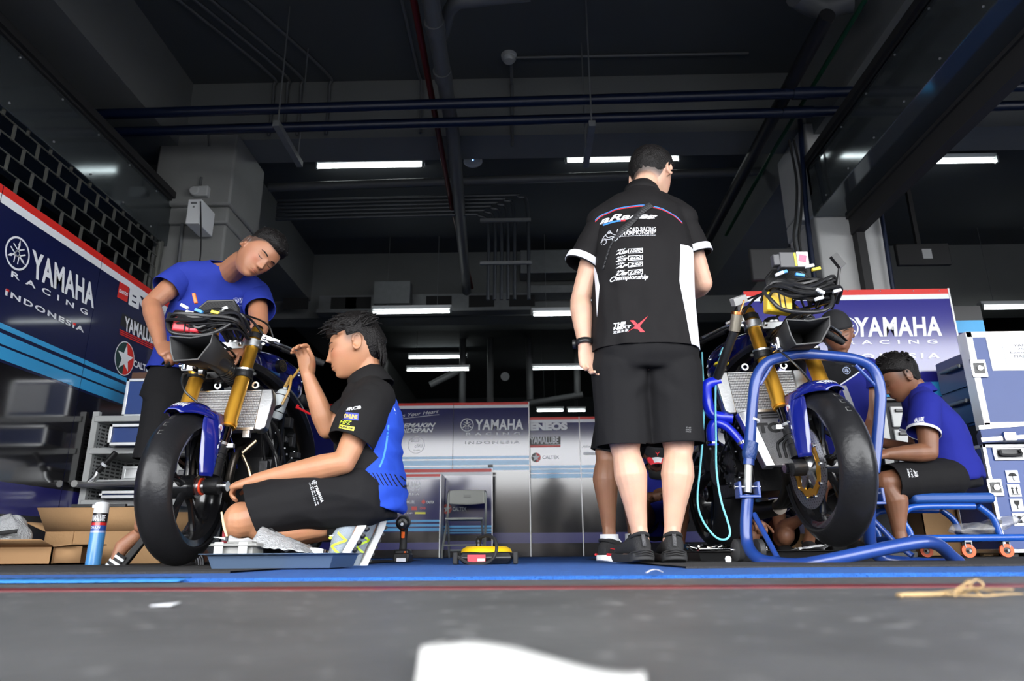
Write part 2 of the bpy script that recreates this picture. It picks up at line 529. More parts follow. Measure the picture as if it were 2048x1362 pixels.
# ---------------------------------------------------------------- pipes and services
def pipe(name, pts, r, m, label, cat='pipe', group=None, smooth=False, n=12, joints=()):
    o = MB().tube(pts, r, n=n, smooth=smooth).build(name, m)
    for q in joints: MB().cyl(q[0], q[1], r * 1.18, n=n).build('coupling', m, o)
    return tag(o, label, cat, group)
for i, (Y, z, px0) in enumerate(((4.77, 3.44, 'upper'), (5.02, 3.44, 'lower'))):
    pipe('service_pipe', [(-3.4, Y, z), (8.8, Y, z + 0.16)], 0.041, M_BLUEPIPE,
         'dark blue pipe across the ceiling, the ' + px0 + ' of the pair', joints=[((2.15, Y, z + 0.073), (2.4, Y, z + 0.076))])
ZP = lambda *ps, z=3.62: [PZ(x, y, z) for x, y in ps]
pipe('service_pipe', ZP((818, -50), (872, 240), (905, 420), (944, 575), z=3.66), 0.026, M_REDPIPE, 'slim dark red pipe running back along the ceiling beside the grey drain')
pipe('drain_pipe', ZP((852, -60), (905, 260), (934, 590)), 0.062, M_GREYP, 'thick grey drain pipe running back along the ceiling', joints=[tuple(ZP((868, 42), (872, 62))), tuple(ZP((884, 140), (887, 158)))])
pipe('drain_pipe', ZP((884, 72), (905, 12), (950, 0), (1060, -12), z=3.75), 0.05, M_GREYP, 'short grey branch elbowing off the thick drain pipe', smooth=True)
pipe('drain_pipe', ZP((1592, -12), (1640, 12), (1705, 0), z=3.8), 0.085, M_GREYP, 'fat grey pipe elbow hanging at the top edge over the black pipe', smooth=True)
pipe('drain_pipe', ZP((1655, 30), (1464, 388), (1405, 500), z=3.58), 0.055, mat('black_pipe', (0.012, 0.012, 0.014), 0.5), 'black pipe running back beside the right beam')
pipe('service_pipe', ZP((1736, -10), (1542, 310), (1452, 470), z=3.60), 0.018, M_GREENP, 'thin green pipe along the right beam')
pipe('conduit', [(-2.75, 6.75, 3.88), (2.6, 6.75, 3.98)], 0.048, M_GREYP, 'grey conduit running across below the front row of lamps')
for k in range(6):
    z = 3.80 - 0.045 * k
    x1 = -0.02 - 0.07 * k if k else 0.06
    pipe('conduit', [(-2.7, 6.9, z), (x1 - 0.35, 6.9, z + 0.02), (x1 - 0.1, 6.9, z), (x1, 6.9, z - 0.14), (x1, 6.9, 2.6)], 0.019, mat('conduit_blue_grey', (0.03, 0.036, 0.045), 0.45),
         'blue-grey conduit, bent down at its end, of the bundle under the front lamps', group='conduits bundled under the front lamps', smooth=True, n=8)
for z_ in (3.5, 3.0):
    tag(MB().box((-0.18, 6.86, z_), (0.55, 0.03, 0.035)).build('clamp_rail', M_GALV), 'short steel rail clamping the conduit bundle, ' + ('upper' if z_ > 3.2 else 'lower'), 'bracket')
for k, xx in enumerate((-2.35, -2.22, -2.09, -1.82, -0.95)):
    pipe('conduit', [(xx - 0.55 * (k < 4), 4.2, CZ - 0.03), (xx, 5.4, CZ - 0.03), (xx + 0.02, 5.58, CZ - 0.1), (xx + 0.02, 5.59, 3.76)], 0.014, M_GREYP,
         'thin grey conduit bending from the ceiling down the cross beam', group='conduits on the cross beam', smooth=True, n=6)
pipe('conduit', [(-0.07, 5.3, CZ - 0.03), (2.05, 5.3, CZ - 0.03)], 0.014, M_GREYP, 'thin grey conduit from the smoke detector across the ceiling', n=6)
pipe('conduit', [(-0.08, 5.35, CZ - 0.03), (-0.08, 5.59, CZ - 0.1), (-0.08, 5.59, 3.6)], 0.014, M_GREYP, 'thin grey conduit dropping from the smoke detector', n=6)
d = MB().lathe([(0.0, -0.07), (0.045, -0.07), (0.06, -0.05), (0.062, -0.035), (0.07, -0.03), (0.072, 0.0)], (-0.1, 5.3, CZ), n=20)
tag(d.build('smoke_detector', M_LOUVRE), 'round white smoke detector on the dark ceiling', 'detector')
# trapeze hangers of the pipe pair
for nm, px, lab in (('a', 562, 'over the bending mechanic'), ('b', 1181, 'over the standing man')):
    c1, c2 = P(px, 226, 4.7), P(px, 240, 5.1)
    h = thing('pipe_hanger', (c1.x, 4.9, 3.36), 'steel channel hanger with two rods carrying the blue pipes ' + lab, 'bracket')
    MB().span((c1.x - 0.025, 4.62, c1.z - 0.17 + 0.0), (c1.x + 0.025, 5.22, c1.z - 0.12)).build('channel', M_GALV, h)
    for yy in (4.66, 5.16): MB().cyl((c1.x, yy, c1.z - 0.12), (c1.x, yy, CZ), 0.006, n=6).build('rod', M_GALV, h)
# fluorescent lamps: pixel ends give the place along the row
def lamp(xa, xb, Y, z, label, hang=True, group='fluorescent lamps'):
    t = thing('fluorescent_light', ((xa + xb) / 2, Y, z), label, 'lamp')
    MB().cyl((xa + 0.03, Y - 0.01, z), (xb - 0.03, Y - 0.01, z), 0.017, n=10).build('tube', M_TUBE, t)
    MB().box(((xa + xb) / 2, Y + 0.03, z + 0.075), (xb - xa, 0.09, 0.05)).build('housing', M_WHITE, t)
    for x in (xa + 0.01, xb - 0.01): MB().box((x, Y - 0.005, z + 0.022), (0.02, 0.05, 0.08)).build('socket', M_LOUVRE, t)
    if hang:
        for x in (xa + 0.2, xb - 0.2): MB().cyl((x, Y + 0.03, z + 0.1), (x, Y + 0.03, CZ), 0.004, n=6).build('rod', M_GALV, t)
rows = [(7.0, [(632, 335, 848, 'front row over the kneeling mechanic'), (1130, 323, 1360, 'front row behind the standing man'), (1820, 326, 1995, 'front row in the right bay')]),
        (9.0, [(743, 626, 903, 'middle row above the kneeling mechanic'), (1063, 630, 1236, 'middle row left of the standing man'), (1963, 617, 2120, 'middle row in the right bay')]),
        (13.4, [(812, 741, 940, 'back row'), (1063, 738, 1196, 'back row left of the standing man')]),
        (16.5, [(1072, 822, 1128, 'far end, above the far panels'), (1134, 822, 1172, 'far end, right one of the short pair')])]
for Y, L in rows:
    for px0, py, px1, lab in L:
        a, b_ = P(px0, py, Y), P(px1, py - 3, Y)
        lamp(a.x, b_.x, Y, a.z, 'lit fluorescent tube lamp, ' + lab)
a = P(743, 804 / 3.4133 + 480, 12); b_ = P(935, 804 / 3.4133 + 480, 12)
lamp(P(816, 716, 14.6).x, P(935, 715, 14.6).x, 14.6, P(816, 716, 14.6).z, 'glowing tube standing in for a dim reflection just above the back row')  # glowing tube added in place of a dim lamp reflection
# lit cross member with square openings at the second beam
sx = thing('service_beam', (0, 9.3, 3.0), 'pale steel channel with square black openings across the garage under the second beam', 'beam')
zb = P(800, 605, 9.3).z
MB().span((-2.9, 9.3, zb - 0.12), (0.1, 9.4, zb + 0.12)).span((-2.9, 9.2, zb - 0.17), (0.1, 9.4, zb - 0.12)).build('channel', M_GALV, sx)
for px in (592, 688, 717, 878, 963, 1044):
    p = P(px, 594, 9.29)
    MB().span((p.x - 0.18, 9.285, zb - 0.085), (p.x + 0.18, 9.3, zb + 0.085)).build('opening', M_BLACKM, sx)
tag(MB().span((P(752, 570, 9.1).x, 9.0, zb - 0.12), (P(823, 570, 9.1).x, 9.19, P(780, 568, 9.1).z)).build('junction_box', M_GALV), 'grey metal box hanging on the service beam', 'electrical box')
p0, p1 = P(1040, 500, 9.2), P(1146, 545, 9.2)
du = MB().span((p0.x, 9.2, p1.z), (p1.x + 0.7, 9.5, p0.z)).span((p0.x + 0.1, 9.2, p1.z - 0.3), (p1.x + 0.7, 9.5, p1.z - 0.18))
tag(du.build('air_duct', M_GALV, bevel=0.01), 'grey sheet metal air duct beside the standing man', 'duct')
for k, (px, py0, px1, py1, Y) in enumerate(((860, 770, 920, 740, 14.), (926, 650, 925, 810, 14.), (981, 650, 980, 812, 14.), (1057, 650, 1060, 800, 14.), (1153, 650, 1155, 790, 14.), (1165, 790, 1010, 815, 14.))):
    pipe('drain_pipe', [P(px, py0, Y), P(px1, py1, Y)], 0.07, M_GREYP, 'grey pipe among the dark far ceiling pipework', group='far ceiling pipework')
tag(MB().cyl(P(1010, 753, 13.9), P(1010, 753, 14.0), 0.09, n=20).build('wall_clock', M_GALV), 'round grey disc on the far dark wall', 'disc')
# wireless access points
for px, py, Y, lab in ((946, 323, 6.7, 'white wireless access point with a blue light by the front row of lamps'), (892, 459, 9.0, 'white wireless access point deeper under the grey drain pipe')):
    p = P(px, py, Y)
    t = thing('access_point', p - V((0, 0, 0.09)), lab, 'access point')
    MB().ell(p, (0.105, 0.03, 0.075), n=20, m=12).box(p + V((0, 0, 0.02)), (0.17, 0.05, 0.1)).build('body', M_WHITE, t, bevel=0.012)
    MB().ell(p + V((0, -0.03, -0.0)), 0.007, n=8, m=6).build('indicator', mat('blue_led', (0.1, 0.3, 1), emit=(0.2, 0.45, 1.0), estr=6), t)
    MB().cyl(p + V((0, 0.02, 0.06)), V((p.x, p.y + 0.02, CZ)), 0.008, n=6).build('drop_rod', M_GALV, t)
# electrical box and cables on the left column
p0, p1 = P(370, 447, 5.28), P(404, 398, 5.28); pm = (p0 + p1) / 2
t = thing('electrical_box', (pm.x, 5.43, p0.z), 'white electrical box on the column over the bending mechanic', 'electrical box')
MB().span((p0.x, 5.28, p0.z), (p1.x, 5.545, p1.z)).build('case', M_WHITE, t, bevel=0.006)
MB().span((pm.x - .03, 5.275, p1.z - .045), (pm.x + .02, 5.281, p1.z - .03)).span((pm.x - .01, 5.275, p1.z - .08), (pm.x + .005, 5.281, p1.z - .065)).build('nameplate', M_GALV, t)
p = P(399, 385, 5.5)
t = thing('wall_socket', p, 'white bulkhead socket above the electrical box on the column', 'socket')
MB().box(p + V((.03, .0, 0)), (.12, .08, .10)).cyl(p + V((-.03, -.05, 0)), p + V((-.03, .03, 0)), .045, n=14).build('body', M_LOUVRE, t, bevel=.01)
MB().cyl(p + V((0, 0, .05)), p + V((0, 0, .15)), .012, n=8).build('stub', M_GREYP, t)
pipe('conduit', [P(346, 640, 5.57), P(362, 480, 5.57), P(372, 385, 5.57), P(380, 373, 5.57), P(392, 372, 5.57)], .016, M_GREYP, 'grey conduit running up the left column', n=8, smooth=True)
pipe('conduit', [P(396, 365, 5.57), P(400, 320, 5.57), P(405, 305, 5.57), P(420, 292, 5.52), P(418, 270, 5.52)], .018, M_GREYP, 'kinked grey conduit from the white socket up to the beam', n=8)
tag(MB().tube([P(401, 403, 5.28), P(402, 450, 5.275), P(401, 510, 5.4), P(392, 560, 5.5)], .006, n=6).build('cable', M_BLACKM), 'thin black cable hanging down from the white electrical box', 'cable')
# right column services
pipe('service_pipe', [P(1600, 240, 5.5), P(1612, 420, 5.5), P(1632, 585, 5.5)], 0.022, M_BLUEPIPE, 'thin dark blue pipe dropping down beside the right column')
pipe('service_pipe', [P(1758, 395, 5.55), P(1786, 580, 5.55)], 0.018, M_BLUEPIPE, 'thin dark blue pipe down the face of the right column')
tag(MB().span((2.86, 5.52, 1.7), (2.93, 5.6, 2.8)).build('shutter_rail', M_BLACKM), 'dark shutter rail on the right column', 'rail')
for k, px in enumerate((1590, 1600)):
    tag(MB().tube([P(px - 12, 280, 5.5), P(px + 3, 360, 5.5), P(px + 2, 430, 5.5), P(px - 2, 480, 5.5), P(px + 12, 545, 5.5)], 0.012, n=6).build('cable', M_BLACKM), 'black cable hanging beside the right column, ' + ('outer' if k == 0 else 'inner'), 'cable')
tag(MB().span(P(1598, 405, 5.5), P(1612, 450, 5.6)).build('switch_box', M_LOUVRE, bevel=0.005), 'small white switch box beside the right column', 'switch')
# monitors and screen in the dark right part
for px, py, w, h, Y, lab in ((1845, 510, 110, 48, 6.4, 'dark monitor with a small pale label under the right bay ceiling'), (1545, 530, 92, 70, 5.0, 'black screen hanging above the raised motorcycle')):
    p = P(px, py, Y); k = Y / 1360
    t = thing('monitor', p - V((0, 0, h / 2 * k)), lab, 'monitor')
    MB().box(p, (w * k, 0.05, h * k)).build('case', M_BLACKM, t, bevel=0.01)
    if Y > 6:
        MB().box(p + V((0.03, -0.028, 0)), (0.09, 0.006, 0.1)).build('label', M_LOUVRE, t)
    (MB().span(p + V((-0.02, 0.02, 0)), V((p.x + 0.02, p.y + 0.06, CZ))) if Y > 6 else MB().tube([p, V((2.5, 5.5, p.z)), V((2.57, 5.61, p.z))], .02, n=8, smooth=False)).build('bracket', M_BLACKM, t)
# ---------------------------------------------------------------- printed sponsor panels
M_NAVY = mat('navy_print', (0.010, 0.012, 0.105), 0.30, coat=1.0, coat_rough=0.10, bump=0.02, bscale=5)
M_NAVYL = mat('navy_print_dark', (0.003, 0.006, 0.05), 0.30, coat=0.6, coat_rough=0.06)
M_PBLACK = mat('black_print', (0.008, 0.007, 0.009), 0.3, coat=1.0, coat_rough=0.10, bump=0.02, bscale=5)
for m_ in (M_NAVY, M_PBLACK): m_.node_tree.nodes['Principled BSDF'].inputs['Coat IOR'].default_value = 1.75; m_.node_tree.nodes['Principled BSDF'].inputs['Specular IOR Level'].default_value = 0.1
M_SKYB = mat('light_blue_print', (0.04, 0.35, 0.70), 0.35, coat=0.6, coat_rough=0.1)
M_BAND = mat('violet_blue_print', (0.02, 0.018, 0.16), 0.3, coat=0.8, coat_rough=0.1)
M_LOGOG = mat('dark_green_print', (0.01, 0.04, 0.04), 0.4)
M_YELP = mat('yellow_print', (0.75, 0.70, 0.03), 0.4)
M_FRAME = mat('panel_frame', (0.55, 0.55, 0.56), 0.4, metal=0.5)

class Plane:
    """a printed board: pixel -> point on its face, n = normal towards the viewer"""
    def __init__(s, axis, val): s.axis, s.val = axis, val; s.n = V((1, 0, 0)) if axis == 'x' else V((0, -1, 0))
    def at(s, px, py): return PX(px, py, s.val) if s.axis == 'x' else P(px, py, s.val)
    def pt(s, u, z, off=0.0):
        return V((s.val + off, u, z)) if s.axis == 'x' else V((u, s.val - off, z))
    def u(s, p): return p.y if s.axis == 'x' else p.x
    def rect(s, mb, u0, u1, z0, z1, off):
        mb.span(s.pt(u0, z0, off), s.pt(u1, z1, off - 0.0012 if off > 0.0013 else 0.0002)); return mb
    def write(s, mb, txt, bl, br, tl, off=0.0025, **k):
        a, b, c = s.at(*bl), s.at(*br), s.at(*tl)
        put_text(mb, txt, a, b, c, n=s.n, eps=off, **k)
    def poly(s, mb, pts, off=0.002):
        vs = [s.at(*q) + s.n * off for q in pts]
        mb.add(vs, [list(range(len(vs)))])
    def ring(s, mb, c, r, off, n=28, a0=0, a1=6.2832, inner=0.0):
        c0 = s.at(*c)
        U = V((0, 1, 0)) if s.axis == 'x' else V((1, 0, 0))
        vs = []
        for k in range(n + 1):
            a = a0 + (a1 - a0) * k / n
            d = U * math.cos(a) + V((0, 0, 1)) * math.sin(a)
            vs += [c0 + d * r + s.n * off, c0 + d * r * inner + s.n * off]
        mb.add(vs, [(2 * k, 2 * k + 2, 2 * k + 3, 2 * k + 1) for k in range(n)])
    def star(s, mb, c, r, off):
        c0 = s.at(*c) + s.n * off
        U = V((0, 1, 0)) if s.axis == 'x' else V((1, 0, 0))
        vs = [c0]
        for k in range(10):
            a = math.pi / 2 + k * math.pi / 5; q = r if k % 2 == 0 else r * 0.4
            vs.append(c0 + U * math.cos(a) * q + V((0, 0, 1)) * math.sin(a) * q)
        mb.add(vs, [(0, 1 + k, 1 + (k + 1) % 10) for k in range(10)])
    def logo(s, mb, c, r, off=0.0025):
        fork_logo(mb, s.at(*c) + s.n * off, V((0, 1, 0)) if s.axis == 'x' else V((1, 0, 0)), V((0, 0, 1)), r)
def board(pl, u0, u1, z1, label, base, thick=0.02, z0=0.012, red=0.05, white=0.05, stripes=(), band=None, dark=None, trim=True, fr=None):
    t = thing('display_panel', pl.pt((u0 + u1) / 2, z0, -thick / 2), label, 'panel')
    g = 0.003
    u0 += g; u1 -= g
    MB().span(pl.pt(u0, z0, 0), pl.pt(u1, z1, -thick)).build('board', base, t)
    e = MB()
    pl.rect(e.mat(0), u0, u1, z1 - red, z1, 0.0015)
    pl.rect(e.mat(1), u0, u1, z1 - red - white, z1 - red, 0.0015)
    e.build('top_strips', [M_PRINTR, M_PRINTW], t)
    if dark: pl.rect(MB(), u0, u1, z0, dark, 0.0012).build('black_field', M_PBLACK, t)
    if stripes:
        e = MB()
        for a, b in stripes: pl.rect(e, u0, u1, a, b, 0.0028)
        e.build('light_blue_stripes', M_SKYB, t)
    if band:
        pl.rect(MB(), u0, u1, band[0], band[1], 0.0028).build('blue_band', M_BAND, t)
    if fr:
        e = MB()
        for u in fr: e.span(pl.pt(u - 0.006, z0, -thick - 0.002), pl.pt(u + 0.006, z1 + 0.002, 0.004))
        e.build('edge_profile', M_FRAME, t)
    return t
# --- left wall of panels, along the partition
LP = Plane('x', -2.9)
zs = lambda y: LP.at(0, y).z
ST = [(zs(656.5), zs(645)), (zs(687), zs(665)), (zs(718), zs(692))]
DK = zs(724)
top = 2.04
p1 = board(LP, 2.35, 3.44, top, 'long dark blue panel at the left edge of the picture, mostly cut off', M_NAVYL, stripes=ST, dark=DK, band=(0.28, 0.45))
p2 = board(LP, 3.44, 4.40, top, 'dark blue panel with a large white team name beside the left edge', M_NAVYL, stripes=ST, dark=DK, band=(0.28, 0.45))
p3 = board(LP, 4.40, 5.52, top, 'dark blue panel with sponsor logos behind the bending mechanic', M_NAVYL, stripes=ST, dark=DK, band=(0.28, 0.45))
w = MB()
LP.logo(w, (34.5, 507), 0.098)
LP.write(w, 'YAMAHA', (62, 553), (187, 617), (64, 498), bold=0.03, space=1.06)
LP.write(w, 'RACING', (21, 553), (174, 631), (22.5, 541), bold=0.02, space=1.9)
LP.write(w, 'INDONESIA', (9, 590), (167, 666), (10.5, 578), bold=0.03, space=1.25)
w.build('lettering', M_PRINTW, p2)
w = MB()
LP.poly(w, [(10.5, 581), (17, 584.5), (17.5, 580), (11.2, 576.5)], 0.0035); LP.poly(w, [(145, 649), (150.5, 651.5), (151, 647), (145.5, 644.5)], 0.0035)
w.build('red_lettering', M_PRINTR, p2)
w = MB().mat(0)
LP.poly(w, [(233.5, 594), (254, 605), (258, 574.5), (239, 563)])
LP.ring(w, (249, 717), 0.118, 0.002, a0=-1.5708, a1=1.5708)
for k in range(3):
    LP.poly(w, [(238.5, 658 + k * 4), (311, 692 + k * 4), (311, 694 + k * 4), (238.3, 660.3 + k * 4)], 0.003)
w.mat(1)
LP.write(w, 'ENEOS', (256, 609), (338, 652), (259, 577), bold=0.06)
LP.write(w, 'ENEOS', (237, 584), (254, 593), (238, 577), bold=0.03, off=0.004)
LP.write(w, 'YAMALUBE', (247.5, 661), (312, 692), (249, 632), bold=0.03, off=0.004)
LP.star(w, (249, 717), 0.105, 0.004)
LP.ring(w, (249, 717), 0.125, 0.0015, inner=0.93)
LP.write(w, 'CALTEX', (266, 733), (303, 747), (266.5, 719.5), bold=0.03)
w.mat(2); LP.ring(w, (249, 717), 0.118, 0.002, a0=1.5708, a1=4.7124)
w.mat(3); LP.poly(w, [(239.5, 650), (313, 689), (314, 665), (244, 626)], 0.002)
w.build('lettering', [M_PRINTR, M_PRINTW, M_LOGOG, M_BLACK], p3)
# --- panels at the back
BP = Plane('y', 9.2)
zb_ = lambda y: BP.at(980, y).z
ST = [(zb_(917), zb_(912)), (zb_(930), zb_(920)), (zb_(940.5), zb_(933))]
kw = dict(stripes=ST, dark=zb_(943), band=(zb_(1087), zb_(1066)), red=0.035, white=0.04)
b0 = board(BP, -2.95, -1.95, 1.99, 'tall panel hidden mostly behind the left motorcycle at the back', M_NAVY, **kw)
b1 = board(BP, -1.95, -0.95, 1.99, 'tall blue panel at the back with slogans and a round white badge', M_NAVY, **kw)
b2 = board(BP, -0.95, 0.062, 1.99, 'tall blue panel at the back with a white team name in its upper half', M_NAVY, fr=(0.056,), **kw)
w = MB()
BP.write(w, 'Revs Your Heart', (785, 837), (877, 826), (786, 830), shear=0.25)
BP.poly(w, [(790, 838.5), (878, 828.8), (878, 829.6), (790, 839.3)])
BP.write(w, 'SEMAKiN', (797, 855.5), (869, 854), (800, 847), bold=0.03, shear=0.2)
BP.write(w, 'DiDEPAN', (797, 866), (866, 864.5), (798, 857), bold=0.03, shear=0.2)
BP.ring(w, (832.5, 890), 0.112, 0.0025, inner=0.94)
BP.write(w, 'bLU', (822, 884), (838, 884), (822, 878), shear=0.1, bold=0.01); BP.write(w, 'cRU', (829, 895), (845, 895), (829, 888), shear=0.1, bold=0.01)
BP.write(w, 'YAMAHA', (826, 901.5), (840, 901.5), (826, 899.5))
w.build('lettering', M_PRINTW, b1)
w = MB()
BP.logo(w, (934, 850), 0.088)
BP.write(w, 'YAMAHA', (950, 860.5), (1046.5, 859.5), (951, 839), bold=0.03, space=1.06)
BP.write(w, 'RACING', (932, 870.5), (1040, 869.5), (932, 865.5), bold=0.02, space=1.9)
BP.write(w, 'iNDONESiA', (930, 888.5), (1040, 887), (930, 882.5), bold=0.03, space=1.3)
w.build('lettering', M_PRINTW, b2)
BQ = Plane('y', 9.3)
kw2 = dict(kw, dark=BQ.at(1100, 957).z, stripes=[(BQ.at(1100, 937).z, BQ.at(1100, 931).z), (BQ.at(1100, 946).z, BQ.at(1100, 939).z), (BQ.at(1100, 956).z, BQ.at(1100, 948).z)])
c1 = board(BQ, 0.066, 0.73, 1.80, 'lower blue panel at the back with sponsor names, beside the tall panels', M_NAVY, fr=(0.728,), **kw2)
c2 = board(BQ, 0.73, 1.75, 1.80, 'lower blue panel at the back behind the standing man', M_NAVY, fr=(1.748,), **kw2)
c3 = board(BQ, 1.75, 2.75, 1.80, 'lower blue panel at the back behind the raised motorcycle', M_NAVY, **kw2)
w = MB().mat(0)
BQ.write(w, 'ENEOS', (1060, 861.5), (1135, 860), (1060, 846), bold=0.07)
BQ.write(w, 'YAMALUBE', (1060, 888), (1117, 887.5), (1060, 874), bold=0.03, off=0.004)
BQ.write(w, 'CALTEX', (1085, 918), (1118.5, 918), (1085, 911), bold=0.03)
BQ.star(w, (1072, 915), 0.058, 0.004)
w.mat(1); BQ.ring(w, (1072, 915), 0.062, 0.002, a0=-1.57, a1=1.57); BQ.poly(w, [(1060, 895), (1121, 894), (1121, 890), (1060, 890)], 0.002)
w.mat(2); BQ.ring(w, (1072, 915), 0.062, 0.002, a0=1.57, a1=4.72); BQ.poly(w, [(1060, 890), (1121, 889), (1121, 873), (1060, 874)], 0.002)
w.build('lettering', [M_PRINTW, M_PRINTR, M_BLACK], c1)
w = MB(); BQ.write(w, 'RS4GP', (1164, 895), (1196, 895), (1165, 891.5), bold=0.03, shear=0.3)
BQ.poly(w, [(1167, 910), (1192, 910), (1192, 904), (1167, 904)])
w.build('lettering', M_PRINTW, c2)
# --- low counter panels in front of them
CP = Plane('y', 8.75)
k1 = P(985, 937, 8.75)
cz = lambda y: CP.at(950, y).z
d1 = board(CP, -2.6, k1.x, k1.z, 'waist-high printed panel behind the folding chair', M_NAVY, red=0.04, white=0.04, stripes=[(cz(1055), cz(1051)), (cz(1062), cz(1057.5)), (cz(1067), cz(1064))], dark=cz(1070), band=(0.10, 0.2), fr=(k1.x - 0.004,))
w = MB().mat(0)
CP.write(w, 'CALTEX', (905, 1022), (933, 1022), (905, 1014), bold=0.03); CP.star(w, (894, 1018), 0.052, 0.004)
w.mat(1); CP.ring(w, (894, 1018), 0.058, 0.002)
w.build('lettering', [M_PRINTW, M_PRINTR], d1)
tag(MB().box(P(981, 934, 8.76) + V((0, 0, 0.012)), (0.06, 0.05, 0.03)).build('corner_clip', M_BLACK), 'small black clip on the top corner of the waist-high panel', 'clip')
DP = Plane('y', 8.35)
k2 = P(882, 948, 8.35)
dz = lambda y: DP.at(840, y).z
d2 = board(DP, -2.05, k2.x, k2.z, 'low printed podium front behind the kneeling mechanic', M_NAVY, thick=0.34, red=0.03, white=0.03, stripes=[(dz(1044), dz(1040)), (dz(1053), dz(1048)), (dz(1062), dz(1056))], dark=dz(1064), band=(0.10, 0.18), fr=(k2.x,))
w = MB().mat(0)
DP.logo(w, (787, 969), 0.052)
DP.write(w, 'YAMAHA', (795, 977.5), (842, 976.5), (796, 963), bold=0.03); DP.write(w, 'RACING', (785, 982), (838, 981.5), (785, 978.5), bold=0.02, space=1.9); DP.write(w, 'iNDONESiA', (785, 991.5), (838, 990), (785, 987), bold=0.03, space=1.3)
DP.write(w, 'ENEOS', (761, 1009), (794, 1009), (761, 1001.5), bold=0.06); DP.write(w, 'YAMALUBE', (806, 1007), (829, 1007), (806, 1001), bold=0.03)
DP.write(w, 'CALTEX', (853, 1007), (868, 1007), (853, 1002), bold=0.02); DP.write(w, 'RS4GP', (768, 1019), (791, 1019), (769, 1016), bold=0.02, shear=.3)
DP.write(w, 'DUNLOP', (790, 1028), (825, 1028), (790, 1025), bold=0.02)
w.mat(1); DP.ring(w, (847, 1004), 0.022, 0.002); DP.write(w, 'O10', (840, 1019), (851, 1019), (840, 1014), bold=.03); DP.poly(w, [(823, 1020), (834, 1020), (834, 1013), (823, 1013)])
w.mat(2); DP.poly(w, [(830, 1028), (851, 1028), (851, 1024), (830, 1024)]); DP.write(w, 'MFZ', (797, 1019), (806, 1019), (797, 1015), shear=.3)
w.build('lettering', [M_PRINTW, M_PRINTR, M_YELP], d2)
# --- bright panel at the right
RP = Plane('y', 5.1)
z1 = P(1760, 579, 5.1).z
r0, r1 = 1.7, P(1896, 577, 5.1).x
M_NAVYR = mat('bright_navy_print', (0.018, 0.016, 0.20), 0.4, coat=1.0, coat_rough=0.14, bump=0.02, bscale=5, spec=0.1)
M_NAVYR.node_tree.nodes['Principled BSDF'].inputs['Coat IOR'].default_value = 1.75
zr = lambda y: RP.at(1760, y).z
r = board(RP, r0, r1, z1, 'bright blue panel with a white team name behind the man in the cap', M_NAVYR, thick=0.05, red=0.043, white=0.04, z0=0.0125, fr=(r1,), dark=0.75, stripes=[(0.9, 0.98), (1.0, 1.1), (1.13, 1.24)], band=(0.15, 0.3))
w = MB().mat(0)
RP.logo(w, (1694, 655), 0.085)
RP.write(w, 'YAMAHA', (1710, 674), (1884.5, 672), (1708, 635), bold=0.03, space=1.06)
RP.write(w, 'RACING', (1693, 689), (1875, 687.5), (1692, 680.5), bold=0.02, space=1.9)
RP.write(w, 'INDONESIA', (1640, 720), (1880, 717), (1640, 708.5), bold=0.03, space=1.5)
w.build('lettering', M_PRINTW, r)
w = MB()
for px in (1695, 1760, 1826, 1878): w.add([], []).ell(RP.at(px, 582) + V((0, -0.003, 0)), 0.006, n=8, m=6)
w.build('screws', M_CHROME, r)
# ---------------------------------------------------------------- stripped racing motorcycles
M_RUB = mat('slick_rubber', (0.011, 0.011, 0.0125), 0.30, bump=0.10, bscale=60, var=0.25, vscale=9, spec=0.35)
M_RIM = mat('black_wheel', (0.008, 0.008, 0.009), 0.16, coat=0.5)
M_GOLD = mat('gold_anodised', (0.86, 0.44, 0.05), 0.34, metal=0.9)
M_BLUE = mat('gloss_blue_paint', (0.006, 0.012, 0.17), 0.18, coat=1.0)
M_TANK = mat('deep_blue_paint', (0.004, 0.007, 0.10), 0.12, coat=1.0)
M_HOSE = mat('blue_silicone_hose', (0.006, 0.02, 0.55), 0.3, coat=0.3)
M_DGREY = mat('dark_cast_metal', (0.035, 0.035, 0.038), 0.45, metal=0.5, bump=0.2, bscale=60)
M_DBLK = mat('black_cast_metal', (0.012, 0.012, 0.013), 0.4, metal=0.3, bump=0.2, bscale=50)
M_FIN = mat('radiator_core', (0.42, 0.43, 0.44), 0.4, metal=0.7)
t = M_FIN.node_tree; b = t.nodes['Principled BSDF']
tc = t.nodes.new('ShaderNodeTexCoord'); sp = t.nodes.new('ShaderNodeSeparateXYZ'); t.links.new(tc.outputs['Object'], sp.inputs[0])
zz = E(t, sp.outputs[2]); xx = E(t, sp.outputs[0])
h = ((zz * 520.0).sin() * 0.7 + (xx * 900.0).sin() * 0.3)
bp = t.nodes.new('ShaderNodeBump'); bp.inputs['Strength'].default_value = 0.8; bp.inputs['Distance'].default_value = 0.003
t.links.new(h.s, bp.inputs['Height']); t.links.new(bp.outputs[0], b.inputs['Normal'])
M_MESH = mat('perforated_black', (0.02, 0.02, 0.021), 0.5)
masked(M_MESH, [(lambda x, y, z: ((x * 420.0).sin() * (z * 420.0).sin()).gt(0.25), (0.0015, 0.0015, 0.0015))])
M_TITAN = mat('heat_tinted_steel', (0.30, 0.24, 0.16), 0.25, metal=1.0)
M_BOTTLE = mat('milky_plastic', (0.55, 0.60, 0.62), 0.35, sss=0.0)
M_AMBER = mat('amber_tube', (0.45, 0.26, 0.06), 0.25)
M_DISC = mat('brake_disc_steel', (0.30, 0.30, 0.32), 0.3, metal=0.9)
masked(M_DISC, [(lambda x, y, z: ((y * 330.0).sin() * (z * 330.0).sin()).gt(0.72), (0.02, 0.02, 0.02))])
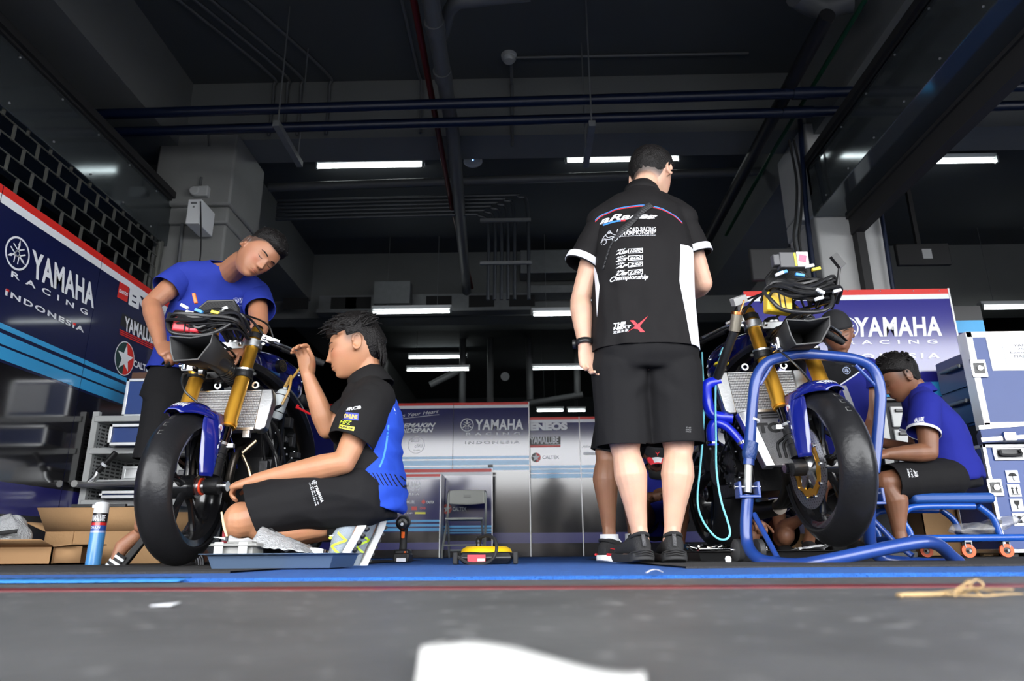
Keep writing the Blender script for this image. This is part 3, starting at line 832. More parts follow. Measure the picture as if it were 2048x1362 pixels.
M_TEAL = mat('teal_print', (0.10, 0.55, 0.42), 0.5)

def wheel(root, o, rad, width, name, disc=None, hubmat=None, red=None):
    """o: wheel centre; axis along x"""
    X = V((1, 0, 0)); hw = width / 2
    rim = MB()
    rb = rad - 0.075
    rim.lathe([(rb - 0.02, -hw * .8), (rb + 0.004, -hw * .85), (rb + 0.006, -hw * .74), (rb - 0.008, -hw * .6), (rb - 0.022, 0), (rb - 0.008, hw * .6), (rb + 0.006, hw * .74), (rb + 0.004, hw * .85), (rb - 0.02, hw * .8), (rb - 0.034, 0)], o, X, n=56, closed=True)
    for k in range(5):
        a = R(72 * k + 20)
        for da in (-0.17, 0.17):
            d0 = V((0, math.cos(a + da * .4), math.sin(a + da * .4))); d1 = V((0, math.cos(a + da), math.sin(a + da)))
            rim.tube([o + d0 * 0.035, o + d0 * 0.10, o + d1 * (rb - 0.018)], [0.016, 0.010, 0.013], n=8, res=4)
    rim.cyl(o - X * 0.05, o + X * 0.05, 0.047, n=24)
    w = rim.build(name, M_RIM, root)
    ty = MB()
    prof = []
    for k in range(17):
        q = -1 + 2 * k / 16
        prof.append((rad - 0.058 * abs(q) ** 2.1, q * hw))
    prof = [(rb + 0.002, -hw * .74), (rb + 0.02, -hw * .93), (rad - 0.068, -hw * 1.0)] + prof[0:] + [(rad - 0.068, hw * 1.0), (rb + 0.02, hw * .93), (rb + 0.002, hw * .74)]
    ty.lathe(prof, o, X, n=96, closed=True)
    ty.build('tyre', M_RUB, w)
    mk = MB()
    for s_, da in ((-1, 0.42), (-1, 0.58), (-1, 0.74), (-1, 0.90)):
        a = R(90) + da * (1 if name == 'front_wheel' else 0)
        for (x0, x1, t0, t1) in ((0, 0.016, 0, .008), (0, 0.016, .06, .068), (0, .003, 0, .068)):
            x0, x1 = x0 - 0.008, x1 - 0.008
            def q(x, tt):
                r_ = rad - 0.058 * abs(x / hw) ** 2.1 + 0.0008
                return o + V((x, -math.cos(a - tt) * 0 + r_ * -math.sin(a - R(90) + tt), r_ * math.cos(a - R(90) + tt)))
            mk.quad(q(x0, t0), q(x1, t0), q(x1, t1), q(x0, t1))
    if name == 'front_wheel': mk.build('tread_marks', mat('chalk_mark', (0.10, 0.10, 0.10), 0.7), w)
    hb = MB()
    hb.lathe([(0.0, -0.085), (0.016, -0.085), (0.016, -0.07), (0.024, -0.07), (0.024, -0.052), (0.036, -0.05), (0.036, 0.05), (0.024, 0.052), (0.024, 0.07), (0.016, 0.07), (0.016, 0.085), (0.0, 0.085)], o, X, n=24)
    hb.build('hub', hubmat or M_ALU, w)
    if red:
        r_ = MB(); r_.lathe([(0.026, red), (0.034, red), (0.034, red + 0.006 * (1 if red > 0 else -1)), (0.026, red + 0.006 * (1 if red > 0 else -1))], o, X, n=24, closed=True)
        r_.build('seal_ring', mat('red_seal', (0.75, 0.06, 0.02), 0.4), w)
    if disc:
        dm = MB(); x = disc
        dm.lathe([(0.118, -0.0025), (0.158, -0.0025), (0.158, 0.0025), (0.118, 0.0025)], o + X * x, X, n=56, closed=True)
        dm.build('brake_disc', M_DISC, w)
        cm = MB(); 
        for k in range(40):
            pass
        ring = []
        for k in range(60):
            a = 2 * math.pi * k / 60; r0 = 0.084 + 0.006 * math.cos(10 * a); r1 = 0.114 + 0.006 * math.cos(10 * a)
            ring.append((a, r0, r1))
        vs = []
        for a, r0, r1 in ring:
            d = V((0, math.cos(a), math.sin(a)))
            for rr, xx_ in ((r0, -.003), (r1, -.003), (r1, .003), (r0, .003)): vs.append(o + X * (x + xx_) + d * rr)
        fs = []
        for k in range(60):
            a, b_ = 4 * k, 4 * ((k + 1) % 60)
            for j in range(4): fs.append((a + j, b_ + j, b_ + (j + 1) % 4, a + (j + 1) % 4))
        cm.add(vs, fs)
        cm.build('disc_carrier', M_GOLD, w)
        bt = MB()
        for k in range(10):
            a = 2 * math.pi * k / 10
            d = V((0, math.cos(a), math.sin(a)))
            bt.cyl(o + X * (x - 0.007) + d * 0.119, o + X * (x + 0.007) + d * 0.119, 0.0075, n=10)
        bt.build('rivets', M_CHROME, w)
        sp_ = MB()
        for k in range(5):
            a = 2 * math.pi * k / 5 + 0.3
            d = V((0, math.cos(a), math.sin(a))); e = V((0, -math.sin(a), math.cos(a)))
            sp_.add([o + X * (x + q) + v_ for q in (-.004, .004) for v_ in (d * .03 + e * .02, d * .088 + e * .012, d * .088 - e * .012, d * .03 - e * .02)], [(0, 1, 2, 3), (7, 6, 5, 4), (0, 4, 5, 1), (1, 5, 6, 2), (2, 6, 7, 3), (3, 7, 4, 0)])
        sp_.lathe([(0.026, -.016), (.042, -.016), (.042, .016), (.026, .016)], o + X * x, X, n=24, closed=True)
        sp_.build('disc_hub', M_ALU, w)
    return w

def motorcycle(bx, by, lift, yaw, label, second):
    root = thing('motorcycle', (bx, by, lift + 0.011), label, 'motorcycle')
    B = V((bx, by, lift + 0.011))
    L = lambda x, y, z: B + V((x, y, z))
    rng = random.Random(11 + second)
    ax = L(0, 0, 0.30)
    sgn = 1 if not second else -1         # side of the machine that shows most
    wheel(root, ax, 0.30, 0.138, 'front_wheel', disc=(-0.076 if second else None), red=(-0.062 if second else 0.062))
    # fork
    for s in (-1, 1):
        f = lambda z: L(s * 0.104, -0.015 + 0.285 * (z - 0.30) / 0.73, z)
        fl = MB().tube([f(0.555), f(0.572)], 0.034, n=24, smooth=False).tube([f(0.57), f(0.80)], 0.0305, n=24, smooth=False).tube([f(0.80), f(1.035)], 0.0285, n=24, smooth=False).tube([f(0.548), f(0.556)], 0.030, n=24, smooth=False)
        fl = fl.build('fork_leg', M_GOLD, root)
        MB().cyl(f(1.035), f(1.05), 0.024, n=20).cyl(f(1.05), f(1.056), 0.017, n=8).build('fork_cap', M_TITAN, fl)
        MB().cyl(f(0.35), f(0.555), 0.0215, n=20).build('slider_tube', mat('dark_chrome', (0.12, 0.11, 0.11), 0.1, metal=1.0), fl)
        lug = MB().tube([f(0.46), f(0.40), f(0.335)], [0.024, 0.026, 0.031], n=16, smooth=False)
        lug.cyl(ax + V((s * 0.088, -0.01, 0)), ax + V((s * 0.142, -0.01, 0)), 0.033, n=20)
        lug.box(ax + V((s * 0.118, 0.05, 0.0)), (0.03, 0.05, 0.03))
        for q in (0.37, 0.39, 0.41, 0.43): lug.cyl(f(q - 0.003), f(q + 0.003), 0.0285, n=16)
        lug.build('axle_lug', M_DBLK, fl)
        MB().cyl(f(0.462), f(0.474), 0.031, n=18).box(f(0.468) + V((s * 0.034, -0.0, 0)), (0.03, 0.02, 0.016)).build('travel_clip', M_ALU, fl)
        MB().box(f(0.425) + V((0, -0.0305, 0)), (0.016, 0.002, 0.022)).build('maker_sticker', mat('blue_yellow_sticker', (0.25, 0.42, 0.55), 0.4), fl)
    MB().cyl(ax + V((-0.16, 0, 0)), ax + V((0.16, 0, 0)), 0.013, n=16).cyl(ax + V((-0.165, 0, 0)), ax + V((-0.142, 0, 0)), 0.02, n=6).cyl(ax + V((0.142, 0, 0)), ax + V((0.168, 0, 0)), 0.021, n=18).build('axle', M_CHROME, root)
    fy = lambda z: -0.015 + 0.285 * (z - 0.30) / 0.73
    for z, nm, mt in ((0.80, 'lower_clamp', M_DBLK), (0.955, 'top_clamp', M_ALU)):
        c = MB()
        for s in (-1, 1):
            c.cyl(L(s * .104, fy(z) - .004, z - .02), L(s * .104, fy(z) + .004, z + .018), 0.041, n=24)
            c.cyl(L(s * .104 - .055 * s * -1, fy(z) - .01, z), L(s * .104 + .056 * s, fy(z) - .02, z), 0.009, n=10)
            c.cyl(L(s * .052, fy(z) - .03, z), L(s * .066, fy(z) - .03, z), 0.013, n=12)
        c.box(L(0, fy(z) + 0.02, z), (0.19, 0.055, 0.034)).cyl(L(0, fy(z) + .03, z - .03), L(0, fy(z) + .03, z + .03), 0.03, n=20)
        pc = c.build(nm, mt, root, bevel=0.003)
        if z < 0.9:
            r_ = MB()
            for s in (-1, 1): r_.cyl(L(s * .104, fy(z), z + .018), L(s * .104, fy(z), z + .026), 0.0425, n=24); r_.box(L(s * .06, fy(z) - .055, z), (0.02, 0.02, 0.02))
            r_.build('clamp_ring', M_ALU, pc)
    # fender
    fe = MB()
    a0, a1 = R(56), R(158)     # angle from the front (-y) over the top
    def fpt(i, j):
        a = a0 + (a1 - a0) * j; s = -1 + 2 * i
        tip = min(1.0, 0.35 + 2.2 * j)
        rr = 0.338 - 0.075 * abs(s) ** 3 * (0.25 + 0.75 * min(1, j * 3)) - 0.004
        x = 0.092 * s * (tip if j < 0.3 else 1)
        return ax + V((x, -math.cos(a) * rr, math.sin(a) * rr))
    fe.grid(fpt, 18, 26)
    fnd = fe.build('front_fender', M_BLUE, root, solid=0.004, sharp=60)
    for s in (-1, 1):
        po = [(0.125, 0.585), (0.02, 0.60), (-0.055, 0.56), (-0.07, 0.47), (-0.062, 0.37), (-0.048, 0.335), (-0.012, 0.325), (0.005, 0.36), (0.03, 0.43), (0.062, 0.50)]
        fin = MB()
        rowsf = [(0.60, .13, .02, -.045, .080, .084, .070), (0.56, .118, .0, -.060, .090, .100, .066), (0.50, .085, -.015, -.072, .098, .112, .072), (0.44, .055, -.022, -.078, .101, .117, .076), (0.38, .025, -.03, -.080, .102, .118, .080), (0.335, .0, -.036, -.076, .102, .116, .084)]
        fin.grid(lambda i, j: fin_pt(rowsf, i, j, s, L), 9, 15)
        fo = fin.build('side_fin', M_BLUE, fnd, solid=0.005, sharp=28)
        bl = MB()
        for z in (0.42, 0.48): bl.ell(L(s * 0.1125, -0.0 + (z - .42) * .3, z), (0.006, 0.009, 0.009), n=10, m=6)
        bl.build('fin_bolt', M_CHROME, fnd)
        st = MB(); c = L(s * 0.1045, 0.015, 0.535)
        for k in range(20):
            pass
        st.cyl(c, c + V((s * 0.002, 0, 0)), 0.016, n=20).build('round_sticker', M_PRINTW, fnd)
        st = MB(); put_text(st, 'D', c + V((s * .003, -s * -.007 * -1, -.008)), c + V((s * .003, s * .007, -.008)), c + V((s * .003, -s * .007, .008)), bold=.05); st.build('sticker_letter', M_PRINTR, fnd)
    w = MB(); put_text(w, 'YAMAHA', V((0, 0, 0)), V((1, 0, 0)), V((0, 1, 0)), bold=0.035, space=1.05)
    w = refine(w, 0.06)
    for k, p in enumerate(w.v):
        q = fpt(0.5 + (p.x - 0.5) * 0.62, 0.055 + 0.085 * p.y)
        d = (q - ax); d.x = 0; w.v[k] = q + d.normalized() * 0.0035
    w.build('lettering', M_PRINTW, fnd)
    # handlebars
    for s in (-1, 1):
        back = 0.10 if s == sgn else 0.05
        h0 = L(s * 0.112, fy(0.99) - .0, 0.992); h1 = L(s * 0.36, fy(.95) + 0.13 + back * .5, 0.918)
        d = (h1 - h0).normalized()
        hb = MB().cyl(h0, h1, 0.0112, n=14).cyl(L(s * .104, fy(.99) - .004, .980), L(s * .104, fy(.99) + .004, 1.006), 0.037, n=20)
        hb = hb.build('handlebar', M_DBLK, root)
        g = MB().cyl(h0 + d * 0.12, h1, 0.017, n=16)
        for k in range(6): g.cyl(h0 + d * (0.13 + k * 0.02), h0 + d * (0.138 + k * 0.02), 0.0182, n=16)
        g.cyl(h1, h1 + d * .02, 0.015, n=14).build('grip', M_BLACKM, hb)
        q0 = h0 + d * 0.06 + V((0, -0.035, 0.0))
        lv = MB().tube([q0, q0 + d * .07 + V((0, -0.03, .0)), q0 + d * .15 + V((0, -0.035, -.005)), q0 + d * .245 + V((0, -0.012, -.01))], [0.011, 0.010, 0.008, 0.007], n=8, flat=0.6)
        lv.build('lever', M_BLACK, hb)
        MB().tube([q0 + d * .05 + V((0, -0.036, .004)), q0 + d * .19 + V((0, -0.036, .0))], 0.0065, n=6, smooth=False).build('lever_insert', M_ALU, hb)
        pk = MB().box(h0 + d * 0.05 + V((0, -0.018, 0.005)), (0.05, 0.05, 0.035), frame_rot(d)).cyl(h0 + d * .05 + V((0, -.03, 0)), h0 + d * .05 + V((0, -.045, .012)), 0.014, n=12)
        pk.box(h0 + d * 0.09 + V((0, -0.01, 0.018)), (0.04, 0.03, 0.02), frame_rot(d))
        pk.build('lever_perch', M_ALU if s == sgn else M_DBLK, hb, bevel=0.003)
        cb = MB()
        cb.tube([h0 + d * .06 + V((0, -.03, .01)), h0 + d * -.02 + V((0, -.08, .07)), L(s * .03, -.02, 1.04), L(-s * .02, .1, 1.0)], 0.0055, n=6)
        cb.tube([h0 + d * .09 + V((0, -.02, .02)), h0 + d * .05 + V((0, -.06, .08)), L(s * .05, .0, 1.03), L(-s * .05, .12, .95)], 0.0045, n=6)
        cb.build('cable', M_BLACK, hb)
    # intake duct
    ddx, ddz = (-.025, -.025) if second else (0, 0)
    def ring_(pts, y): return [L(x + ddx, y + 0.10 * (0.9 - z) * 0.6, z + ddz) for x, z in pts]
    mouth = [(-0.088, 0.892), (0.0, 0.884), (0.088, 0.898), (0.082, 0.86), (0.036, 0.795), (-0.062, 0.79), (-0.078, 0.83)]
    mid = [(-0.07, 0.885), (0.0, 0.885), (0.075, 0.885), (0.075, 0.86), (0.05, 0.80), (-0.05, 0.80), (-0.068, 0.83)]
    end = [(-0.04, 0.88), (0.0, 0.885), (0.05, 0.88), (0.055, 0.86), (0.04, 0.82), (-0.03, 0.82), (-0.045, 0.84)]
    du = MB().rings([ring_(mouth, -0.11), ring_(mid, -0.0), ring_(end, 0.14)], caps=False)
    du = du.build('intake_duct', M_BLACKM, root, solid=0.004)
    MB().tube(ring_(mouth, -0.112), 0.0032, n=6, closed=True, smooth=False).build('mouth_edge', mat('grey_edge', (0.10, 0.10, 0.10), 0.4), du)  # thin grey tube around the duct mouth
    MB().rings([ring_(end, 0.13), ring_([(x * .9, .85 + (z - .85) * .9) for x, z in end], 0.14)]).build('duct_back', M_BLACKM, du)
    hs = MB()
    hp = [L(0.02 * sgn, 0.04, 0.84), L(0.04 * sgn, 0.12, 0.82), L(0.055 * sgn, 0.24, 0.79), L(0.13 * sgn, 0.42, 0.73)]
    hs.tube(hp, 0.038, n=18)
    pth = catmull(hp, 8)
    for k in range(8, len(pth) - 1):
        dd = (pth[k + 1] - pth[k - 1]).normalized(); hs.cyl(pth[k] - dd * .004, pth[k] + dd * .004, 0.0415, n=18)
    hs.build('air_hose', M_BLACK, du)
    # dash mesh and its bracket, control box, harness
    dz = 0.04 if second else 0.0
    da = [(-0.10, 1.0), (-0.085, 1.075), (-0.05, 1.115), (0.065, 1.115), (0.10, 1.07), (0.105, 1.0)]
    ds = MB(); vsd = [L(x, 0.06 + (z - 1.0) * .25, z + dz) for x, z in da]
    ds.prism([(0, 0)] * 0 or [(x, z - 1.0) for x, z in da], L(0, 0.06, 1.0 + dz), V((1, 0, 0)), V((0, .25, 1)), 0.006)
    dsh = ds.build('dash_mesh', M_MESH, root)
    MB().tube([p + V((0, -.004, 0)) for p in vsd], 0.006, n=8, closed=True, smooth=False).build('dash_rim', M_BLACK, dsh)
    br = MB().tube([L(-.15, -.03, 1.02), L(-.135, -.06, .965), L(-.10, -.075, .92), L(0, -.08, .905), L(.07, -.075, .915), L(.12, -.05, .96), L(.135, -.02, 1.02)], 0.0085, n=10)
    br.tube([L(-.135, -.05, .97), L(-.07, .1, .98)], 0.007, n=8).tube([L(.12, -.05, .96), L(.06, .1, .98)], 0.007, n=8)
    br.build('front_bracket', mat('bracket_black', (0.02, 0.02, 0.022), 0.3), root)
    bxm = mat('yellow_box', (0.62, 0.40, 0.02), 0.4) if second else mat('red_box', (0.72, 0.05, 0.07), 0.4)
    bc = L(-0.055, -0.045, 0.965) if not second else L(-0.10, -0.03, 0.962)
    cbx = MB().box(bc, (0.11, 0.05, 0.075) if not second else (0.105, 0.05, 0.085), Matrix.Rotation(R(6 if not second else 8), 3, 'Y')).build('control_box', bxm, root, bevel=0.008)
    MB().box(bc + V((0.0, -0.026, 0)), (0.006, 0.004, 0.075)).box(bc + V((0.02, -0.026, 0)), (0.004, 0.004, 0.072)).build('retaining_strap', M_BLACKM, cbx)
    hr = MB()
    for k in range(26 if not second else 34):
        y0 = -0.03 - 0.05 * rng.random(); zb = 0.955 + 0.045 * rng.random() + dz
        x0 = -0.15 + 0.09 * rng.random(); x1 = 0.05 + 0.11 * rng.random()
        hr.tube([L(x0, y0 + 0.06, zb - 0.05 + rng.random() * .06), L(x0 + .015, y0, zb + .02 * rng.random()), L((x0 + x1) / 2 + .05 * (rng.random() - .5), y0 - .02, zb - 0.045 + 0.06 * rng.random()), L(x1, y0 + .01, zb + .05 * (rng.random() - .4)), L(x1 + .02, y0 + .09, zb - .04)], 0.0035 + 0.005 * rng.random(), n=6, res=5)
    for k in range(9):
        hr.tube([L(.1 * rng.uniform(-1, 1), .02, .95), L(.07 * rng.uniform(-1, 1), -.01, .90 + .06 * rng.random()), L(.05 * sgn, .12, .92 - .08 * rng.random()), L(.03 * sgn, .3, .88)], 0.0035, n=6, res=5)
    hrn = hr.build('wiring_harness', M_BLACK, root)
    cw = [(-.03, -.09, 1.0), (0.01, -.095, 1.005), (.05, -.09, .985), (.075, -.085, 1.0), (.10, -.07, 1.02), (-.06, -.085, 1.03)]
    if second: cw = [(-.10, -.09, 1.07), (-.08, -.08, 1.08), (0.03, -.09, 1.1), (.06, -.08, 1.09), (.05, -.1, .985), (.04, -.1, .955), (.14, -.06, 1.0), (-.02, -.095, 1.06)]
    for i, (x, y, z) in enumerate(cw):
        MB().box(L(x, y, z), (0.036, 0.014, 0.013), Matrix.Rotation(R(rng.uniform(-35, 35)), 3, 'Y')).build('connector', (M_WHITE, mat('blue_connector', (0.05, 0.25, 0.6), 0.4), M_WHITE, mat('yellow_connector', (0.7, 0.55, 0.03), 0.4), M_WHITE, M_WHITE)[i % 6], hrn, bevel=0.002)
    if not second:
        MB().box(L(-0.055, -0.02, 1.09), (0.014, 0.012, 0.05), Matrix.Rotation(R(-20), 3, 'Y')).build('orange_connector', mat('orange_plastic', (0.80, 0.16, 0.03), 0.4), hrn, bevel=0.003)
    else:
        e = MB().box(L(0.0, -0.01, 1.155), (0.12, 0.045, 0.07), Matrix.Rotation(R(2), 3, 'Y')).box(L(-0.07, -0.01, 1.16), (0.03, 0.035, 0.05)).build('ignition_unit', mat('grey_plastic', (0.06, 0.06, 0.065), 0.4), root, bevel=0.004)
        MB().box(L(0.035, -0.034, 1.155), (0.048, 0.003, 0.066), Matrix.Rotation(R(2), 3, 'Y')).build('label', mat('pale_sticker', (0.6, 0.55, 0.56), 0.4), e)
        MB().box(L(0.034, -0.0365, 1.158), (0.03, 0.002, 0.03), Matrix.Rotation(R(15), 3, 'Y')).build('label_mark', mat('pink_print', (0.6, 0.1, 0.18), 0.4), e)
        MB().box(L(0.004, -0.034, 1.155), (0.008, 0.003, 0.06)).build('label_strip', M_YELP, e)
        MB().box(L(-0.20, 0.12, 1.035), (0.06, 0.04, 0.032), Matrix.Rotation(R(-18), 3, 'Y') @ Matrix.Rotation(R(20), 3, 'X')).cyl(L(-.2, .12, 1.02), L(-.17, .2, .97), .008, n=8).build('reservoir_lid', M_LOUVRE, root)
        MB().tube([L(.15, -.05, 1.02), L(.17, -.06, 1.1)], 0.006, n=8).box(L(.165, -.065, 1.13), (0.03, 0.02, 0.06), Matrix.Rotation(R(-30), 3, 'Y')).build('sensor_stalk', M_BLACK, root)
        dm = MB().cyl(L(-.252, .085, .885), L(-.24, .06, .95), 0.023, n=18)
        dmo = dm.build('damper', mat('clear_amber', (0.30, 0.27, 0.22), 0.12, metal=0.6), root)
        MB().cyl(L(-.24, .06, .95), L(-.238, .056, .962), 0.025, n=18).cyl(L(-.228, .06, .955), L(-.205, .05, 1.01), 0.004, n=6).build('copper_cap', mat('copper', (0.65, 0.26, 0.10), 0.25, metal=1.0), dmo)
        MB().cyl(L(-.315, .21, .70), L(-.252, .085, .885), 0.019, n=16).build('damper_body', M_BLACK, dmo)
    # brake pipe over the fender
    MB().tube([L(-.09, .1, .80), L(-.085, .02, .76), L(-.05, -.02, .69), L(0, .01, .64)], 0.0045, n=6).build('brake_pipe', M_BLACK, root)
    MB().box(L(-.08, .06, .80), (0.05, 0.05, 0.03)).cyl(L(-.12, .05, .81), L(-.05, .05, .81), 0.011, n=10).cyl(L(-.09, .04, .79), L(-.09, .04, .84), 0.012, n=10).build('pipe_junction', M_CHROME, root, bevel=0.003)
    # radiator
    tilt = Matrix.Rotation(R(-14), 3, 'X')
    rc = L(-.12 if second else .04, 0.20, 0.645); rh = .14
    rd = MB().box(rc, (2 * rh, 0.028, 0.18), tilt).build('radiator', M_FIN, root)
    for s in (-1, 1):
        tk = MB()
        pts = [(0, .10), (.05, .10), (.062, .05), (.05, -.085), (.03, -.10), (0, -.095)]
        tk.prism([(x * s, z) for x, z in pts], rc + V((s * rh, -.02, 0)), V((1, 0, 0)), tilt @ V((0, 0, 1)), 0.045, n=tilt @ V((0, 1, 0)))
        tk.build('side_tank', M_ALU, rd, bevel=0.006, fixn=True)
    MB().span(rc + tilt @ V((-rh, -.016, .088)), rc + tilt @ V((rh, .016, .098))).box(rc + tilt @ V((0, 0, -.094)), (2 * rh, .034, .012), tilt).build('radiator_rim', M_ALU, rd)
    lg = MB()
    for x in (-.06, .11): lg.lathe([(.009, -.004), (.016, -.004), (.016, .004), (.009, .004)], rc + V((x, .01, .115)), V((0, 1, 0)), n=14, closed=True)
    lg.box(rc + V((rh - .03, -.03, -.11)), (.03, .02, .03)).build('mounting_lug', M_ALU, rd)
    if second:
        MB().cyl(rc + V((-rh - .025, .0, .10)), rc + V((-rh - .025, 0, .125)), .02, n=16).build('filler_neck', M_ALU, rd)
        MB().lathe([(0, .012), (.026, .012), (.032, .006), (.032, 0), (0, 0)], rc + V((-rh - .025, 0, .125)), n=18).build('filler_cap', mat('yellow_cap', (0.75, 0.60, 0.02), .4), rd)
        r2 = L(-0.09, 0.17, 0.45)
        lo = MB(); poly = [(-.125, .09), (.125, .09), (.08, -.13), (-.07, -.13)]
        lo.prism(poly, r2, V((1, 0, 0)), V((0, .2, 1)), .025)
        lr = lo.build('lower_radiator', mat('pierced_core', (0.36, 0.36, 0.37), 0.45, metal=0.6, bump=0.8, bscale=420), root)
        for s in (-1, 1):
            e = MB(); e.prism([(s * .125, .10), (s * .178, .09), (s * .11, -.14), (s * .07, -.14)], r2 + V((0, -.012, 0)), V((1, 0, 0)), V((0, .2, 1)), .045 * s * -1)
            e.build('side_tank', M_ALU, lr, bevel=.004, fixn=True)
        e = MB(); n_ = V((0, -1, .2)).normalized()
        put_text(e, 'TOD', r2 + V((-.10, .001, .005)) + n_ * .027, r2 + V((.06, .001, .005)) + n_ * .027, r2 + V((-.10, .010, .05)) + n_ * .027, bold=.06)
        for z in (.068, .08): e.quad(*[r2 + V((x, .2 * q, q)) + n_ * .027 for x, q in ((-.07, z), (.06, z), (.06, z + .006), (-.07, z + .006))])
        for x in (-.03, -.005): e.tube([r2 + V((x + .03, .2 * -.02, -.02)) + n_ * .025, r2 + V((x, -.01, -.045)) + n_ * .025, r2 + V((x, -.02, -.10)) + n_ * .025], .006, n=6)
        e.build('lettering', M_BLACKM, lr)
        hz = MB()
        hz.tube([L(-.30, .21, .70), L(-.355, .21, .685), L(-.36, .22, .62), L(-.345, .21, .555), L(-.27, .19, .535)], .024, n=14)
        hz.tube([L(-.355, .23, .43), L(-.355, .22, .495), L(-.335, .21, .52), L(-.295, .19, .495), L(-.255, .17, .43), L(-.235, .17, .395)], [.024, .024, .022, .018, .017, .016], n=14)
        hz = hz.build('coolant_hose', M_HOSE, root)
        MB().cyl(L(-.355, .23, .435), L(-.355, .23, .447), .026, n=14).cyl(L(-.253, .17, .425), L(-.257, .17, .435), .02, n=14).build('hose_clip', M_CHROME, hz)
    else:
        bt = L(0.215, 0.34, 0.70)
        bo = MB().lathe([(0, -.075), (.026, -.072), (.032, -.06), (.032, .045), (.024, .065), (.010, .072), (.010, .082), (0, .082)], bt, V((.22, .1, 1)), n=18).build('catch_bottle', M_BOTTLE, root)
        MB().tube([bt + V((.016, 0, .08)), bt + V((.045, -.01, .13)), bt + V((.05, -.03, .06)), bt + V((.025, -.037, -.01))], .006, n=8).tube([bt + V((.02, 0, .08)), bt + V((.05, .02, .14)), bt + V((.06, .05, .18))], .006, n=8).build('overflow_tube', M_AMBER, bo)
        e = MB(); A_ = V((.22, .1, 1)).normalized()
        for q in (-.04, .04): e.cyl(bt + A_ * (q - .002), bt + A_ * (q + .002), .0335, n=18)
        e.build('bottle_strap', M_BLACKM, bo)
        sn = MB().tube([L(.14, .24, .50), L(.12, .22, .45), L(.15, .22, .40)], .010, n=10, smooth=False).cyl(L(.12, .215, .46), L(.17, .23, .515), .015, n=12)
        sn.cyl(L(.15, .22, .40), L(.165, .22, .36), .011, n=10).build('exhaust_sensor', M_TITAN, root)
        MB().tube([L(.165, .22, .36), L(.19, .21, .32), L(.26, .25, .34), L(.3, .3, .38)], .005, n=6).build('sensor_lead', M_BLACKM, root)
        MB().cyl(L(.27, .42, .70), L(.32, .46, .675), .006, n=8).cyl(L(.265, .415, .705), L(.275, .42, .70), .011, n=8).build('red_lever', mat('red_anodised', (.7, .02, .03), .3), root)
    # exhaust and engine
    en = MB()
    en.span(L(-.16, .34, .24), L(.16, .80, .46)).box(L(0, .42, .53), (.32, .20, .26), Matrix.Rotation(R(24), 3, 'X'))
    for s in (-1, 1):
        en.cyl(L(s * .15, .52, .36), L(s * .20, .52, .36), .085, n=24).cyl(L(s * .15, .70, .37), L(s * .21, .70, .37), .07, n=20).cyl(L(s * .15, .38, .42), L(s * .19, .38, .42), .045, n=18)
        for k in range(14):
            a = 2 * math.pi * k / 14; en.cyl(L(s * .19, .52 + .08 * math.cos(a), .36 + .08 * math.sin(a)), L(s * .207, .52 + .08 * math.cos(a), .36 + .08 * math.sin(a)), .007, n=6)
    eng = en.build('engine', M_DBLK, root, bevel=.006)
    e = MB()
    for k in range(34):
        s = rng.choice((-1, 1, sgn)); p = L(s * rng.uniform(.165, .185), rng.uniform(.3, .75), rng.uniform(.27, .66))
        if rng.random() < .5: e.cyl(p, p + V((s * rng.uniform(.02, .05), 0, 0)), rng.uniform(.008, .02), n=8)
        else: e.box(p + V((s * .01, 0, 0)), (rng.uniform(.02, .05), rng.uniform(.02, .06), rng.uniform(.02, .06)))
    e.build('engine_fittings', M_DGREY, eng, bevel=.003)
    e = MB()
    for k in range(20):
        s = rng.choice((-1, 1)); p = L(s * .205, rng.uniform(.32, .75), rng.uniform(.28, .6)); e.ell(p, .006, n=8, m=6)
    e.build('engine_bolts', M_ALU, eng)
    for k in range(12):
        e = MB(); s = sgn if rng.random() < .7 else -sgn
        e.tube([L(s * rng.uniform(.1, .2), .25 + .1 * rng.random(), rng.uniform(.5, .8)), L(s * rng.uniform(.15, .26), .35, rng.uniform(.35, .7)), L(s * rng.uniform(.1, .25), .5, rng.uniform(.3, .7)), L(s * .15, .6, rng.uniform(.3, .6))], .004 + .006 * rng.random(), n=6, res=5)
        e.build('engine_hose', M_BLACK, eng)
    ex = MB()
    for x in (-.09, -.03, .03, .09):
        ex.tube([L(x, .30, .50), L(x, .22, .46), L(x * .9, .20, .36), L(x * .7, .24, .27), L(x * .4, .38, .20), L(.0, .55, .18)], .0175, n=10)
    ex.tube([L(0, .5, .18), L(.0, .8, .18), L(-.1 * sgn, 1.0, .25), L(-.13 * sgn, 1.25, .38)], [.035, .045, .05, .055], n=14)
    ex.build('exhaust', mat('dark_exhaust', (.06, .052, .045), .35, metal=.9), root)
    # frame, swingarm, rear wheel, tail
    fr = MB()
    for s in (-1, 1):
        pts = [L(s * .04, .22, .88), L(s * .13, .36, .84), L(s * .185, .6, .74), L(s * .17, .88, .58), L(s * .14, .95, .40)]
        fr.tube(pts, [.04, .045, .05, .05, .04], n=10, flat=.6)
        fr.tube([L(s * .15, .45, .80), L(s * .15, .38, .60), L(s * .13, .42, .48)], .022, n=8)
    fr.cyl(L(0, fy(.78) + .03, .77), L(0, fy(1.0) + .03, .99), .036, n=20)
    fr.build('frame', mat('frame_black', (.014, .014, .016), .3, metal=.3), root)
    sw = MB()
    for s in (-1, 1): sw.tube([L(s * .10, .92, .42), L(s * .125, 1.15, .37), L(s * .115, 1.40, .31)], [.04, .035, .028], n=10, flat=.55, smooth=False)
    sw.build('swingarm', M_DGREY, root, bevel=.0)
    wheel(root, L(0, 1.39, .31), .31, .17, 'rear_wheel')
    tn = MB()
    rows_ = []
